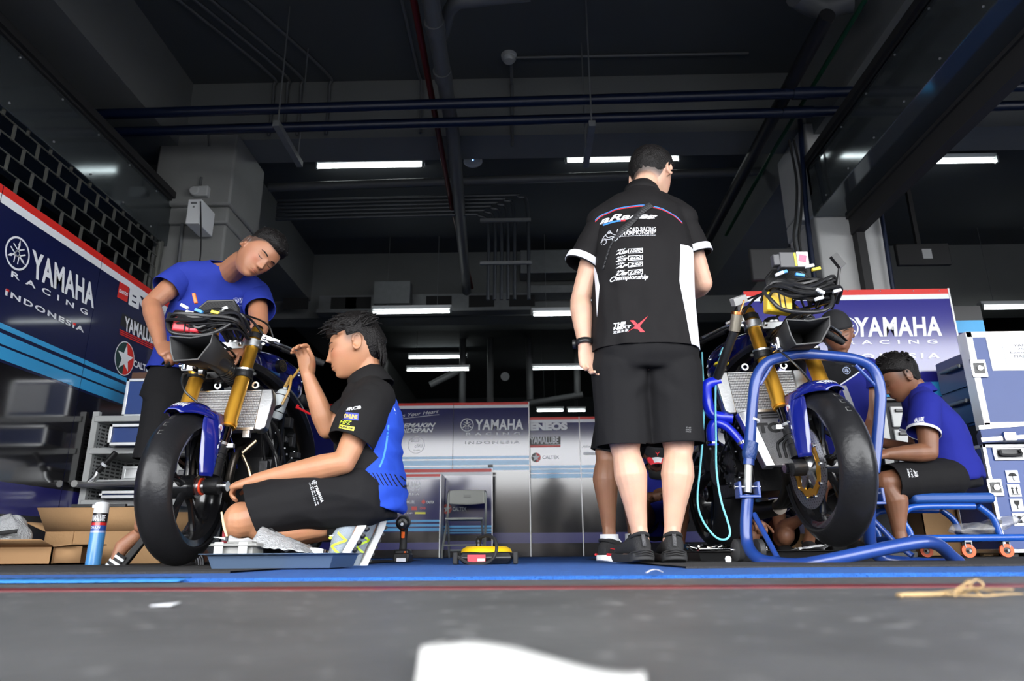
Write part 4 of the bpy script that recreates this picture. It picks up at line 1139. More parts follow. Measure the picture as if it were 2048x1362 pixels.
    for k in range(15):
        q = k / 14; y = .38 + .60 * q
        wd = .088 + .085 * math.sin(min(1, q * 1.35) * math.pi * .62) - .075 * max(0, q - .62) / .38
        zt = .965 + .055 * math.sin(q * math.pi) - .07 * q * q; zb = .84 - .05 * math.sin(q * math.pi * .9)
        ring = []
        for j in range(20):
            a = 2 * math.pi * j / 20
            cx, sz = math.cos(a), math.sin(a)
            ring.append(L(wd * math.copysign(abs(cx) ** .6, cx), y - .05 * max(0, sz) * (1 if q < .3 else 0), (zt + zb) / 2 + (zt - zb) / 2 * math.copysign(abs(sz) ** .75, sz)))
        rows_.append(ring)
    tn.rings(rows_)
    tank = tn.build('fuel_tank', M_TANK, root, subsurf=1, sharp=180)
    for s in (-1, 1):
        c = L(s * .150, .50, .925); nn = V((s, -.28, .12)).normalized(); u_, v_ = frame(nn)
        e = MB().cyl(c - nn * .02, c + nn * .003, .032, n=28).build('tank_badge', M_BLACK, tank)
        lo = MB(); fork_logo(lo, c + nn * .0045, u_, v_, .029); lo.build('badge_mark', mat('badge_bronze', (.20, .15, .08), .35, metal=.6), e)
        MB().prism([(-.02, -.05), (.16, -.04), (.20, .02), (.17, .06), (.02, .03)], L(s * .135, .55, .80), V((0, 1, -.35)), V((0, .3, 1)), .03 * 1, n=V((s, 0, 0))).build('side_cover', M_TANK, tank, bevel=.006, fixn=True)
    MB().span(L(-.10, .98, .84), L(.10, 1.22, .90)).build('seat', M_BLACKM, root, bevel=.02)
    MB().tube([L(-.08, .95, .78), L(-.09, 1.2, .84), L(-.05, 1.5, .92), L(.05, 1.5, .92), L(.09, 1.2, .84), L(.08, .95, .78)], .014, n=8, smooth=False).build('subframe', M_DBLK, root)
    for s in (-1, 1): MB().cyl(L(s * .16, .98, .42), L(s * .26, 1.0, .42), .011, n=8).box(L(s * .17, .99, .44), (.012, .08, .1)).build('foot_peg', M_DGREY, root)
    root.rotation_euler = (0, R(-2.0) if second else 0, yaw)
    return root

def fin_pt(rows, i, j, s, L):
    q = j * (len(rows) - 1); k = min(int(q), len(rows) - 2); f = q - k
    z, yb, ym, yf, xb, xm, xf = [a + (b - a) * f for a, b in zip(rows[k], rows[k + 1])]
    if i < 0.62: f = i / 0.62; return L(s * (xb + (xm - xb) * f), yb + (ym - yb) * f, z)
    f = (i - 0.62) / 0.38; return L(s * (xm + (xf - xm) * f), ym + (yf - ym) * f, z)
def frame_rot(d):
    u, w = frame(d)
    return Matrix((d, u, w)).transposed()
c1 = P(372, 975, 2.8); c2 = P(1652, 938, 2.75)
BIKE1 = motorcycle(c1.x + 0.0, 2.8, 0.0, R(-1.5), 'stripped blue racing motorcycle with a red box, beside the kneeling mechanic', 0)
BIKE2 = motorcycle(1.175, 2.76, 0.05, R(3), 'stripped blue racing motorcycle with yellow box and blue hoses, raised on the stand', 1)
# ---------------------------------------------------------------- people: one continuous body, clothes and hair as its children
M_SKIN = mat('skin', (0.5, 0.3, 0.2), 0.48, bump=0.06, bscale=220, sss=0.12)
t = M_SKIN.node_tree; b = t.nodes['Principled BSDF']
at_ = t.nodes.new('ShaderNodeAttribute'); at_.attribute_name = 'tint'
t.links.new(at_.outputs['Color'], b.inputs['Base Color'])
M_HAIR = mat('black_hair', (0.006, 0.005, 0.005), 0.5, bump=0.6, bscale=160, spec=0.22)
M_LASH = mat('dark_lash', (0.012, 0.008, 0.007), 0.6)
M_MOUTH = mat('mouth_line', (0.10, 0.03, 0.025), 0.6)
def cloth(name, col, rough=0.85, **k): return mat(name, col, rough, bump=0.25, bscale=12, spec=0.18, **k)
def lerp(a, b, t): return a + (b - a) * t
def sm(x, a, b):
    t = max(0.0, min(1.0, (x - a) / (b - a))); return t * t * (3 - 2 * t)
def g(x, s): return math.exp(-(x / s) ** 2)
def section(c, u, w, hw, hd, n=24, e=0.85):
    return [c + u * (hw * math.copysign(abs(math.cos(a)) ** e, math.cos(a))) + w * (hd * math.copysign(abs(math.sin(a)) ** e, math.sin(a))) for a in [2 * math.pi * k / n for k in range(n)]]
def blob(mb, pts, rad, res=5, n=16):
    """limb with round ends"""
    pts = [V(p) for p in pts]
    mb.tube(pts, list(rad), n=n, res=res)
    mb.ell(pts[0], rad[0] * 0.995, n=14, m=8); mb.ell(pts[-1], rad[-1] * 0.995, n=14, m=8)
def loft(mb, ctr, lat, hw, hd, n=28, res=5, e=0.85):
    path = catmull(ctr, res); m = len(path)
    rg = []
    for i, p in enumerate(path):
        q = i / (m - 1) * (len(ctr) - 1); k = min(int(q), len(ctr) - 2); f = q - k; f = f * f * (3 - 2 * f)
        d = (path[min(i + 1, m - 1)] - path[max(i - 1, 0)]).normalized()
        a = lerp(lat[k], lat[k + 1], f); a = (a - d * a.dot(d)).normalized()
        rg.append(section(p, a, d.cross(a) * -1, lerp(hw[k], hw[k + 1], f), lerp(hd[k], hd[k + 1], f), n, e))
    mb.rings(rg)
def nose_h(z):
    if z > 0.016: return 0.0
    if z > -0.030: return 0.005 + 0.019 * ((0.016 - z) / 0.046) ** 1.25
    if z > -0.041: return 0.024 * (1 - ((-0.030 - z) / 0.011) ** 1.3)
    return 0.0
def head_pt(nx, ny, nz):
    x, y, z = 0.0765 * nx, 0.098 * ny, 0.118 * nz
    tl = max(0.0, -z / 0.118)
    x *= 1 - 0.30 * tl ** 1.7
    if z > 0: x *= 1 + 0.05 * g(z - .05, .04)
    if ny > 0: y += 0.040 * tl ** 1.5 * sm(ny, 0.0, 0.45)
    else: y *= 1 - 0.34 * tl
    if ny > 0.0:
        w = sm(ny, 0.05, 0.4); ax = abs(x)
        y -= w * 0.010 * g(ax - .031, .015) * g(z - .006, .011)
        y += w * 0.0058 * g(ax - .031, .011) * g(z - .005, .0065)
        y += w * 0.0045 * g(ax - .026, .024) * g(z - .025, .008)
        tip = sm(-z, -0.01, 0.03)
        y += w * nose_h(z) * g(x, .0075 + .0035 * tip)
        y += w * 0.010 * g(ax - .0115, .0060) * g(z + .031, .0065)
        y += w * 0.0045 * g(ax - .045, .018) * g(z + .014, .018)
        y += w * 0.0065 * g(x, .021) * g(z + .0555, .0055)
        y += w * 0.0075 * g(x, .017) * g(z + .0675, .0062)
        y -= w * 0.004 * g(x, .024) * g(z + .0612, .0022)
        y -= w * 0.004 * g(x, .02) * g(z + .080, .006)
        y += w * 0.007 * g(x, .019) * g(z + .099, .012)
    return x, y, z
class Head:
    def __init__(s, c, fwd, up=V((0, 0, 1)), k=1.0):
        s.c = V(c); s.f = V(fwd).normalized(); up = V(up)
        s.u = (up - s.f * up.dot(s.f)).normalized(); s.r = s.f.cross(s.u); s.k = k
    def w(s, x, y, z): return s.c + (s.r * x + s.f * y + s.u * z) * s.k
    def loc(s, p): d = (p - s.c) / s.k; return d.dot(s.r), d.dot(s.f), d.dot(s.u)
    def grid(s, mb, fn=None, nz=72, nf=88):
        vs = []
        for i in range(1, nz):
            a = math.pi * i / nz
            for j in range(nf):
                q = 2 * math.pi * j / nf
                n = (math.sin(a) * math.cos(q), math.sin(a) * math.sin(q), math.cos(a))
                x, y, z = head_pt(*n)
                if fn: x, y, z = fn(x, y, z, n)
                vs.append(s.w(x, y, z))
        top = fn(0, 0, .118, (0, 0, 1)) if fn else (0, 0, .118); bot = fn(0, .0, -.118, (0, 0, -1)) if fn else (0, 0, -.118)
        vs += [s.w(*top), s.w(*bot)]
        fs = []
        for i in range(nz - 2):
            for j in range(nf): fs.append((i * nf + j, (i + 1) * nf + j, (i + 1) * nf + (j + 1) % nf, i * nf + (j + 1) % nf))
        T, B_ = len(vs) - 2, len(vs) - 1; L_ = (nz - 2) * nf
        for j in range(nf): fs.append((T, j, (j + 1) % nf)); fs.append((L_ + (j + 1) % nf, L_ + j, B_))
        mb.add(vs, fs)
    def ears(s, mb):
        for sg in (-1, 1):
            R_ = Matrix((s.r, s.f, s.u)).transposed() @ Matrix.Rotation(R(-14) * sg, 3, 'Z') @ Matrix.Rotation(R(12), 3, 'X')
            c = s.w(sg * .080, -.012, -.004)
            mb.ell(c, (.006 * s.k, .015 * s.k, .027 * s.k), R_, n=16, m=12)
            ring = []
            for k in range(14):
                a = R(-150) + R(330) * k / 13
                ring.append(c + R_ @ V((sg * .006, -math.cos(a) * .0155 * 1, math.sin(a) * .029)) * s.k)
            mb.tube(ring, .0052 * s.k, n=8, res=2)
            mb.ell(s.w(sg * .078, -.002, -.028), (.006, .007, .010), R_, n=10, m=8)
def hand(mb, wr, d, n, s, curls=(25, 30, 35, 40), thumb=(0.65, 0.7, 0.25), k=1.0, spread=0.0, tcurl=0.5):
    d = V(d).normalized(); n = V(n); n = (n - d * n.dot(d)).normalized(); s = V(s); s = (s - d * s.dot(d) - n * s.dot(n)).normalized()
    wr = V(wr)
    rg = []
    for q, hw, hd in ((-.01, .027, .021), (.015, .030, .021), (.04, .037, .0185), (.07, .041, .016), (.09, .040, .0135), (.098, .034, .009)):
        rg.append(section(wr + d * q * k, s, n, hw * k, hd * k, 18, 0.8))
    mb.rings(rg)
    L_ = (.070, .078, .072, .056); off = (.030, .0105, -.0095, -.028); rr = (.0088, .0090, .0086, .0078)
    for i in range(4):
        c = curls[i] if isinstance(curls[i], (tuple, list)) else (curls[i], curls[i] * 1.1, curls[i] * .8)
        p = wr + (d * (.088 - (.006 if i == 3 else 0)) + s * off[i]) * k
        pts = [p - d * .012 * k]; rad = [rr[i] * k]
        a = 0; sp = s * spread * (1.5 - i) * .12
        for j, fr in enumerate((.46, .30, .24)):
            a += R(c[j]); p = p + ((d + sp).normalized() * math.cos(a) + n * math.sin(a)) * L_[i] * fr * k
            pts.append(p); rad.append(rr[i] * (1, .93, .82)[j] * k)
        blob(mb, pts, rad, res=4, n=12)
    b0 = wr + (d * .018 + s * .024) * k
    t1 = (d * thumb[0] + s * thumb[1] + n * thumb[2]).normalized()
    t2 = (t1 + (d * .6 - s * .35 + n * .5) * tcurl).normalized(); t3 = (t2 + (d * .4 - s * .3 + n * .4) * tcurl).normalized()
    p1 = b0 + t1 * .048 * k; p2 = p1 + t2 * .034 * k; p3 = p2 + t3 * .026 * k
    blob(mb, [b0, p1, p2, p3], [.0155 * k, .0112 * k, .0100 * k, .0082 * k], res=4, n=12)
    return p3
def remeshed(mb, voxel, smooth=2, fac=0.5):
    me = bpy.data.meshes.new('tmp'); me.from_pydata(mb.v, [], mb.f); me.validate()
    bm = bmesh.new(); bm.from_mesh(me); bmesh.ops.recalc_face_normals(bm, faces=bm.faces); bm.to_mesh(me); bm.free()
    o = bpy.data.objects.new('tmp', me); COL.objects.link(o)
    m = o.modifiers.new('r', 'REMESH'); m.mode = 'VOXEL'; m.voxel_size = voxel; m.adaptivity = 0.0
    if smooth: m2 = o.modifiers.new('s', 'SMOOTH'); m2.factor = fac; m2.iterations = smooth
    dg = bpy.context.evaluated_depsgraph_get(); dg.update()
    out = bpy.data.meshes.new_from_object(o.evaluated_get(dg))
    bpy.data.objects.remove(o); bpy.data.meshes.remove(me)
    return out
def place(me, name, mats, parent, sharp=180, solid=0.0):
    org = wloc(parent)
    for v in me.vertices: v.co -= org
    me.name = name
    me.materials.clear()
    for m in (mats if isinstance(mats, (list, tuple)) else [mats]): me.materials.append(m)
    o = bpy.data.objects.new(name, me); COL.objects.link(o); o.parent = parent
    finish(o, solid=solid, sharp=sharp)
    return o
def garment(mb, name, mats, parent, voxel=0.009, smooth=4, cuts=(), folds=0.0, fscale=(9, 9, 5), seed=0, crease=(), solid=0.004):
    """cloth shell: volume -> voxel surface -> folds -> cut open at the hems"""
    me = remeshed(mb, voxel, smooth)
    bm = bmesh.new(); bm.from_mesh(me); bpy.data.meshes.remove(me)
    bm.normal_update()
    if folds or crease:
        mv = []
        for v in bm.verts:
            p = v.co; q = V((p.x * fscale[0] + seed, p.y * fscale[1], p.z * fscale[2]))
            h = folds * (1 - 2.2 * abs(noise.noise(q))) + folds * 0.6 * noise.noise(q * 2.3)
            for (a, b_, amp, wd, freq) in crease:
                ab = b_ - a; tt = max(0, min(1, (p - a).dot(ab) / ab.length_squared)); dd = (p - a - ab * tt).length
                if dd < wd * 3: h += amp * math.sin((p - a).dot(ab.normalized()) * freq + 2.2 * noise.noise(p * 9)) * g(dd, wd)
            mv.append(v.normal * h)
        for v, m in zip(bm.verts, mv): v.co += m
    for c in cuts:
        pt, nr, rad = V(c[0]), V(c[1]).normalized(), c[2]
        fs = [f for f in bm.faces if (f.calc_center_median() - pt).length < rad]
        geom = list({e for f in fs for e in f.edges}) + list({v for f in fs for v in f.verts}) + fs
        bmesh.ops.bisect_plane(bm, geom=geom, dist=1e-5, plane_co=pt, plane_no=nr)
        outer = {f for f in bm.faces if (f.calc_center_median() - pt).dot(nr) > 1e-4 and (f.calc_center_median() - pt).length < rad}
        kill = set()
        if outer:   # only the cap that hangs beyond the hem, not other cloth that happens to be near
            st = [min(outer, key=lambda f: (f.calc_center_median() - pt).cross(nr).length - (f.calc_center_median() - pt).dot(nr))]
            kill.add(st[0])
            while st:
                for e in st.pop().edges:
                    for f in e.link_faces:
                        if f in outer and f not in kill: kill.add(f); st.append(f)
        kill = list(kill)
        bmesh.ops.delete(bm, geom=kill, context='FACES')
    # keep the largest island only
    bm.verts.ensure_lookup_table()
    seen = set(); best = []
    for v0 in bm.verts:
        if v0.index in seen: continue
        st = [v0]; seen.add(v0.index); isl = []
        while st:
            v = st.pop(); isl.append(v)
            for e in v.link_edges:
                w = e.other_vert(v)
                if w.index not in seen: seen.add(w.index); st.append(w)
        if len(isl) > len(best): best = isl
    bs = set(best)
    bmesh.ops.delete(bm, geom=[v for v in bm.verts if v not in bs], context='VERTS')
    out = bpy.data.meshes.new(name); bm.to_mesh(out); bm.free()
    return place(out, name, mats, parent, solid=solid)

def sleeve(shirt, m, sh, hem, r0, r1, voxel=.008, folds=.003, seed=1, rim=None):
    sh, hem = V(sh), V(hem); d = (hem - sh).normalized(); mb = MB()
    blob(mb, [sh - d * .012, lerp(sh, hem, .5), hem + d * .05], [r0, (r0 + r1) / 2, r1])
    o = garment(mb, 'sleeve', m, shirt, voxel, 3, [(hem, d, .3)], folds=folds, fscale=(9, 9, 9), seed=seed)
    if rim: cuff(o, hem, d, r1 + .002, rim)
    return o
def cuff(parent, hem, d, r, m, w=.014):
    q = MB(); q.tube([hem - d * w, hem + d * .002], [r, r * 1.01], n=30, smooth=False, caps=False); return q.build('cuff', m, parent, solid=.003)
class Person:
    def __init__(s, base, label, skin, voxel=0.0045, bulk=1.0):
        s.root = thing('person', base, label, 'person'); s.mb = MB(); s.skin = skin; s.voxel = voxel; s.bulk = bulk
    def torso(s, pv, ch, nk, shL, shR, hipL, hipR):
        s.pv, s.ch, s.nk, s.shL, s.shR, s.hipL, s.hipR = map(V, (pv, ch, nk, shL, shR, hipL, hipR))
        up = (s.nk - s.pv).normalized()
        s.latS = (s.shL - s.shR).normalized(); s.latH = (s.hipL - s.hipR).normalized()
        s.front = s.latS.cross(up).normalized()
        s.body_loft(s.mb, 0.0)
        b = s.bulk
        for q in (s.shL, s.shR):
            s.mb.ell(q, .056 * b)
            blob(s.mb, [s.nk - up * .01, lerp(s.nk, q, .5) + up * .006, q], [.048, .044 * b, .05 * b])
    def spine(s, low=0.09):
        dn = (s.pv - lerp(s.pv, s.ch, .5)).normalized()
        sh = (s.shL + s.shR) / 2
        return [s.pv + dn * low, s.pv, lerp(s.pv, s.ch, .5), s.ch, lerp(sh, s.nk, .15), s.nk]
    def body_loft(s, mb, inf, hw=None, hd=None, low=0.09, shift=0.0, e=0.85):
        b = s.bulk
        hw = hw or (.10, .165, .145, .165, .165, .056); hd = hd or (.075, .115, .10, .118, .082, .056)
        lat = [s.latH, s.latH, (s.latH + s.latS).normalized(), s.latS, s.latS, s.latS]
        ctr = [p + s.front * shift for p in s.spine(low)]
        loft(mb, ctr, lat, [x * b + inf for x in hw], [x * b + inf for x in hd], e=e)
    def head(s, c, fwd, up=V((0, 0, 1)), k=1.0):
        s.hd = Head(c, fwd, up, k); s.hd.grid(s.mb); s.hd.ears(s.mb)
        s.nr = 0.054
        blob(s.mb, [s.nk - (s.nk - s.pv).normalized() * .03, lerp(s.nk, s.hd.w(0, -.03, -.05), .55), s.hd.w(0, -.022, -.045)], [.062, .055, .055])
    def arm(s, sh, el, wr, r=1.0):
        sh, el, wr = V(sh), V(el), V(wr); b = s.bulk * r
        mid = lerp(sh, el, .45)
        blob(s.mb, [sh, mid, el], [.052 * b, .050 * b, .040 * b])
        d = (wr - el)
        blob(s.mb, [el, el + d * .25, el + d * .6, wr], [.041 * b, .045 * b, .037 * b, .027])
    def leg(s, hip, kn, an, back, r=1.0):
        hip, kn, an, back = V(hip), V(kn), V(an), V(back).normalized(); b = s.bulk * r
        blob(s.mb, [hip, lerp(hip, kn, .45), kn], [.088 * b, .080 * b, .058 * b])
        d = an - kn
        blob(s.mb, [kn, kn + d * .12 + back * .004, kn + d * .32 + back * .022, kn + d * .62 + back * .012, kn + d * .86 + back * .002, an],
             [.054 * b, .053 * b, .062 * b, .043 * b, .031 * b, .032 * b])
        blob(s.mb, [kn + d * .8 + back * .02, an + back * .03], [.014, .016], res=2)
    def foot(s, heel, fwd, up, toes=False):
        heel, f, u = V(heel), V(fwd).normalized(), V(up); u = (u - f * u.dot(f)).normalized(); r = f.cross(u)
        pts = [heel + f * .03 + u * .035, heel + f * .10 + u * .05, heel + f * .16 + u * .035, heel + f * .20 + u * .026]
        rg = [section(p, r, u, hw, hd, 16, .9) for p, hw, hd in zip([heel + f * .0 + u * .035] + pts, (.018, .03, .032, .038, .036), (.02, .032, .035, .024, .016))]
        s.mb.rings(rg)
        if toes:
            for k, (o, l_) in enumerate(((.026, .055), (.010, .050), (-.004, .044), (-.017, .038), (-.029, .030))):
                blob(s.mb, [heel + f * .19 + r * o * toes + u * .022, heel + f * (.195 + l_ * .6) + r * o * toes * 1.1 + u * .022, heel + f * (.195 + l_) + r * o * toes * 1.15 + u * .014], [.013 if k == 0 else .0095] * 2 + [.011 if k == 0 else .008], res=3, n=10)
    def build(s, name='body', smooth=2):
        me = remeshed(s.mb, s.voxel, smooth)
        sk = s.skin
        col = me.color_attributes.new('tint', 'FLOAT_COLOR', 'POINT')
        buf = []
        h = getattr(s, 'hd', None)
        for v in me.vertices:
            p = v.co
            q = 1 + 0.10 * noise.noise(p * 23)
            c = [sk[0] * q, sk[1] * q * (1 + .04 * noise.noise(p * 31)), sk[2] * q]
            if h and (p - h.c).length < .2:
                x, y, z = h.loc(p)
                if y > .03:
                    l_ = max(g(x, .020) * g(z + .0555, .0055), g(x, .018) * g(z + .0675, .0065)); l_ = sm(l_, .35, .8)
                    for i, m in enumerate((.80, .55, .55)): c[i] *= 1 + (m - 1) * l_ * .8
                    ch = g(abs(x) - .045, .02) * g(z + .02, .02) * .12
                    c[0] *= 1 + ch * .5; c[1] *= 1 - ch; c[2] *= 1 - ch
                f = getattr(s, 'fade', None)
                if f:
                    k = f(x, y, z)
                    for i, m in enumerate((.03, .025, .024)): c[i] = c[i] + (m - c[i]) * k
            buf += [c[0], c[1], c[2], 1]
        col.data.foreach_set('color', buf)
        s.body = place(me, name, M_SKIN, s.root)
        s.bvh = bvh_of(s.body); s.org = wloc(s.root)
        return s.body
    def face_pt(s, x, z, eps=.001):
        h = s.hd; o = h.w(x, .145, z) - s.org
        r = s.bvh.ray_cast(o, -h.f, .5)
        return (r[0] + s.org + h.f * eps) if r[0] is not None else h.w(x, .09, z)
    def face(s, brow=.0022, lid=0.0):
        for nm, m, fn in (('eyebrow', M_HAIR, lambda t, sg: (sg * (.014 + .034 * t), .0235 + .006 * math.sin(t * 2.3) - .004 * t)), ('eyelashes', M_LASH, lambda t, sg: (sg * (.019 + .025 * t), .0005 - .0035 * math.sin(t * math.pi) + .001 * t + lid))):
            for sg in (-1, 1):
                mb = MB(); pts = [s.face_pt(*fn(k / 7, sg), .0008) for k in range(8)]
                if nm == 'eyebrow': mb.tube(pts, [brow * .8, brow * 1.25, brow * 1.2, brow * .5], n=8, res=2, flat=1.0)
                else: mb.tube(pts, [.0008, .0016, .0016, .0010], n=6, res=2)
                mb.build(nm, m, s.body)
        mb = MB(); mb.tube([s.face_pt(-.022 + .044 * k / 8, -.0615 - .001 * abs(k - 4) / 4, .0002) for k in range(9)], .0010, n=6, res=2); mb.build('mouth', M_MOUTH, s.body)
        mb = MB()
        for sg in (-1, 1): mb.ell(s.face_pt(sg * .006, -.0385, -.001), .0028, n=8, m=6)
        mb.build('nostrils', M_MOUTH, s.body)
    def hair(s, line, thick, rough=.003, locks=(), mats=None, nscale=60, name='hair', parent=None):
        """line(x,y,z)->0..1 mask of the scalp, thick(x,y,z)->thickness"""
        def fn(x, y, z, n):
            k = line(x, y, z); th = thick(x, y, z) * k - .010 * (1 - k)
            th += rough * k * noise.noise(V((x, y, z * .5)) * nscale)
            return x + n[0] * th, y + n[1] * th, z + n[2] * th
        mb = MB(); s.hd.grid(mb, fn, 60, 96)
        for pts, r in locks:
            mb.tube([s.hd.w(*p) for p in pts], r, n=6, res=4)
        return mb.build(name, mats or M_HAIR, parent or s.body, sharp=180)

def shoe(root_body, heel, fwd, up, mats, L_=0.28, k=1.0, parts=None, name='shoe'):
    """heel: point under the heel; returns a frame function for trimmings"""
    heel, f, u = V(heel), V(fwd).normalized(), V(up); u = (u - f * u.dot(f)).normalized(); r = f.cross(u)
    W = lambda x, y, z: heel + (r * x + f * y + u * z) * k
    secs = [(-.004, .018, .060), (.004, .028, .082), (.03, .034, .098), (.06, .036, .100), (.10, .038, .092), (.135, .041, .078), (.175, .046, .062), (.215, .048, .052), (.25, .042, .044), (.275, .026, .036), (.286, .008, .028)]
    rg = []
    for y, hw, zt in secs:
        ring = []
        for j in range(22):
            a = 2 * math.pi * j / 22; c, s_ = math.cos(a), math.sin(a)
            z0 = .020
            ring.append(W(hw * math.copysign(abs(c) ** .75, c) * (1 - .30 * max(0, s_) * (zt > .07)), y, z0 + (zt - z0) * .5 + (zt - z0) * .5 * math.copysign(abs(s_) ** .8, s_)))
        rg.append(ring)
    up_ = MB().rings(rg).build(name, mats[0], root_body, sharp=180, subsurf=1)
    so = []
    for y, hw, zt in [(-.012, .014, .03)] + [(y, hw + .006, .026 if .05 < y < .2 else .03) for y, hw, zt in secs[:-1]] + [(.290, .012, .026)]:
        lift = .018 * max(0, (y - .21) / .08) ** 1.5 + .008 * max(0, (.03 - y) / .04)
        so.append([W(-hw * 1.0, y, lift), W(hw, y, lift), W(hw * 1.06, y, (lift + zt) / 2), W(hw, y, max(zt, lift + .012)), W(-hw, y, max(zt, lift + .012)), W(-hw * 1.06, y, (lift + zt) / 2)])
    MB().rings(so).build('sole', mats[1], up_, bevel=.003)
    if len(mats) > 2:
        lc = MB()
        for q in range(4):
            y = .105 + .02 * q; z = .092 - .018 * q
            lc.tube([W(-.022, y, z - .008), W(0, y + .006, z + .004), W(.022, y, z - .008)], .0028, n=6, res=3)
        lc.build('laces', mats[2], up_)
    MB().tube([W(.027 * math.cos(a) * (1 if True else 1), .045 + .042 * math.sin(a), .080 - .012 * math.sin(a)) for a in [2 * math.pi * j / 14 for j in range(14)]], .007, n=8, res=2, closed=True).build('collar', mats[0], up_)
    return W, up_
# ---------------------------------------------------------------- A: standing man seen from behind
M_BLKSHIRT = cloth('black_team_shirt', (0.0075, 0.0068, 0.0075), 0.75)
M_BLKSHORT = cloth('black_shorts', (0.0078, 0.0075, 0.0085), 0.8)
M_WHITECL = cloth('white_cloth', (0.72, 0.73, 0.77), 0.8)
M_ROYAL = cloth('royal_blue_shirt', (0.017, 0.032, 0.26), 0.8)
M_NAVYSH = cloth('navy_team_shirt', (0.011, 0.014, 0.155), 0.8)
M_SOLEB = mat('black_sole', (0.02, 0.02, 0.021), 0.7)
M_SHOEB = mat('black_knit', (0.014, 0.014, 0.015), 0.8, bump=0.4, bscale=300)
M_REDCL = mat('red_cloth_print', (0.70, 0.025, 0.04), 0.6)
M_BLUECL = mat('blue_cloth_print', (0.04, 0.22, 0.70), 0.6)
def short_line(x, y, z, front=.070, side=.012, back=-.055):
    zl = side + (front - side) * sm(y, -.01, .065) if y > -.01 else side + (back - side) * sm(-y, -.01, .05)
    return sm(z, zl - .004, zl + .012)
def A_man():
    Y = 2.74
    a = Person(P(1313, 1128, 2.76), 'standing man seen from behind in a black team shirt and black shorts', (0.56, 0.33, 0.235), 0.0042, 1.04)
    shL, shR = P(1206, 448, Y), P(1362, 441, Y)
    a.torso(P(1290, 705, Y), P(1284, 520, Y - .01), P(1285, 398, Y + .04), shL, shR, P(1240, 735, Y), P(1342, 735, Y))
    a.head(P(1302, 352, Y + .10), (0.50, 0.80, -0.42), (0.12, 0.25, 1), 1.09)
    elL, wrL = P(1161, 600, Y + .01), P(1169, 688, Y - .03)
    a.arm(shL, elL, wrL); dL = P(1182, 755, Y - .02) - wrL
    hand(a.mb, wrL, dL, V((.35, -.9, .1)), V((-.55, -.25, 0)) * -1, curls=(22, 26, 30, 34), thumb=(.85, .40, .25))
    elR, wrR = P(1405, 566, Y + .05), P(1376, 592, Y + .28)
    a.arm(shR, elR, wrR); hand(a.mb, wrR, V((-.5, .6, 0)), V((0, 0, -1)), V((-.6, -.5, 0)) * -1, curls=(30, 35, 40, 40))
    knL, knR = P(1250, 893, Y + .02), P(1357, 893, Y + .02)
    anL, anR = P(1282, 1083, Y + .03), P(1343, 1083, Y + .03)
    a.leg(a.hipL, knL, anL, (0, -1, 0)); a.leg(a.hipR, knR, anR, (0, -1, 0))
    hL, hR = V((anL.x + .0, anL.y - .055, .013)), V((anR.x, anR.y - .055, .013))
    fL, fR = V((-.12, 1, 0)), V((.10, 1, 0))
    a.foot(hL, fL, (0, 0, 1)); a.foot(hR, fR, (0, 0, 1))
    a.fade = lambda x, y, z: .93 * sm(z, (-.085 if y < -.03 else -.03), (-.045 if y < -.03 else .018)) * sm(-y, -.045, -.02) * (1 if abs(x) < .0765 else 0)
    a.build()
    a.hair(lambda x, y, z: short_line(x, y, z, .068, .020, -.050), lambda x, y, z: .002 + .024 * sm(z, -.04, .08), .004, nscale=90)
    # shirt
    s = MB()
    a.body_loft(s, 0.0, hw=(.205, .205, .196, .198, .178, .070), hd=(.150, .150, .142, .142, .098, .075), low=.10, e=.8)
    sl = {}
    for nm, sh, hem in (('L', shL, P(1164, 533, Y)), ('R', shR, P(1389, 514, Y + .01))):
        d = (hem - sh).normalized(); sl[nm] = (hem, d)
        blob(s, [a.nk + V((0, 0, -.02)), lerp(a.nk, sh, .5) + V((0, 0, .008)), sh], [.07, .064, .069])
    hemc = P(1284, 701, Y - .05)
    M = masked(M_BLKSHIRT, [
        (lambda x, y, z: ((x - (hemc.x - .006 - a.org.x)).abs() - ((z - (hemc.z - a.org.z + .26)).abs() * .11)).gt(.156) * (z - (hemc.z - a.org.z)).lt(.42) * (x - (sl['L'][0].x + .045 - a.org.x)).gt(0) * (x - (sl['R'][0].x - .025 - a.org.x)).lt(0), (0.70, 0.71, 0.76)),
    ])
    cr = [(P(1200, 600, Y - .15), P(1240, 560, Y - .15), .004, .05, 60), (P(1330, 620, Y - .15), P(1260, 590, Y - .15), .004, .06, 50), (P(1240, 690, Y - .15), P(1340, 650, Y - .15), .005, .05, 55)]
    shirt = garment(s, 'shirt', M, a.body, .008, 4, [(hemc, (0, 0, -1), .34), (a.nk + V((0, .01, .032)), V((0, .25, 1)), .16)], folds=.0065, fscale=(9, 8, 3.4), crease=cr)
    bv = bvh_of(shirt)
    for nm, sh in (('L', shL), ('R', shR)): sleeve(shirt, cloth('black_team_sleeve', (0.0075, 0.0068, 0.0075), 0.75), lerp(sh, sl[nm][0], .18), sl[nm][0], .060, .076, folds=.004)
    # white cuffs
    for nm in 'LR':
        hem, d = sl[nm]; q = MB(); u, w = frame(d)
        q.tube([hem - d * .034, hem - d * .004], [.0780, .0795], n=36, smooth=False, caps=False)
        q.build('cuff', M_WHITECL, shirt, solid=.003)
    co = MB(); nk = a.nk; nn = V((0, .22, 1)).normalized(); u, w = frame(nn)
    co.tube([nk + V((0, .012, .006)), nk + V((0, .018, .035)), nk + V((0, .024, .052))], [.088, .078, .074], n=32, smooth=False, caps=False)
    co.build('collar', M_BLKSHIRT, shirt, solid=.004)
    N_ = V((0, -1, 0))
    def flat(px, py): return P(px, py, Y - .16)
    def put(mb, fn_layers): pass
    w = MB()
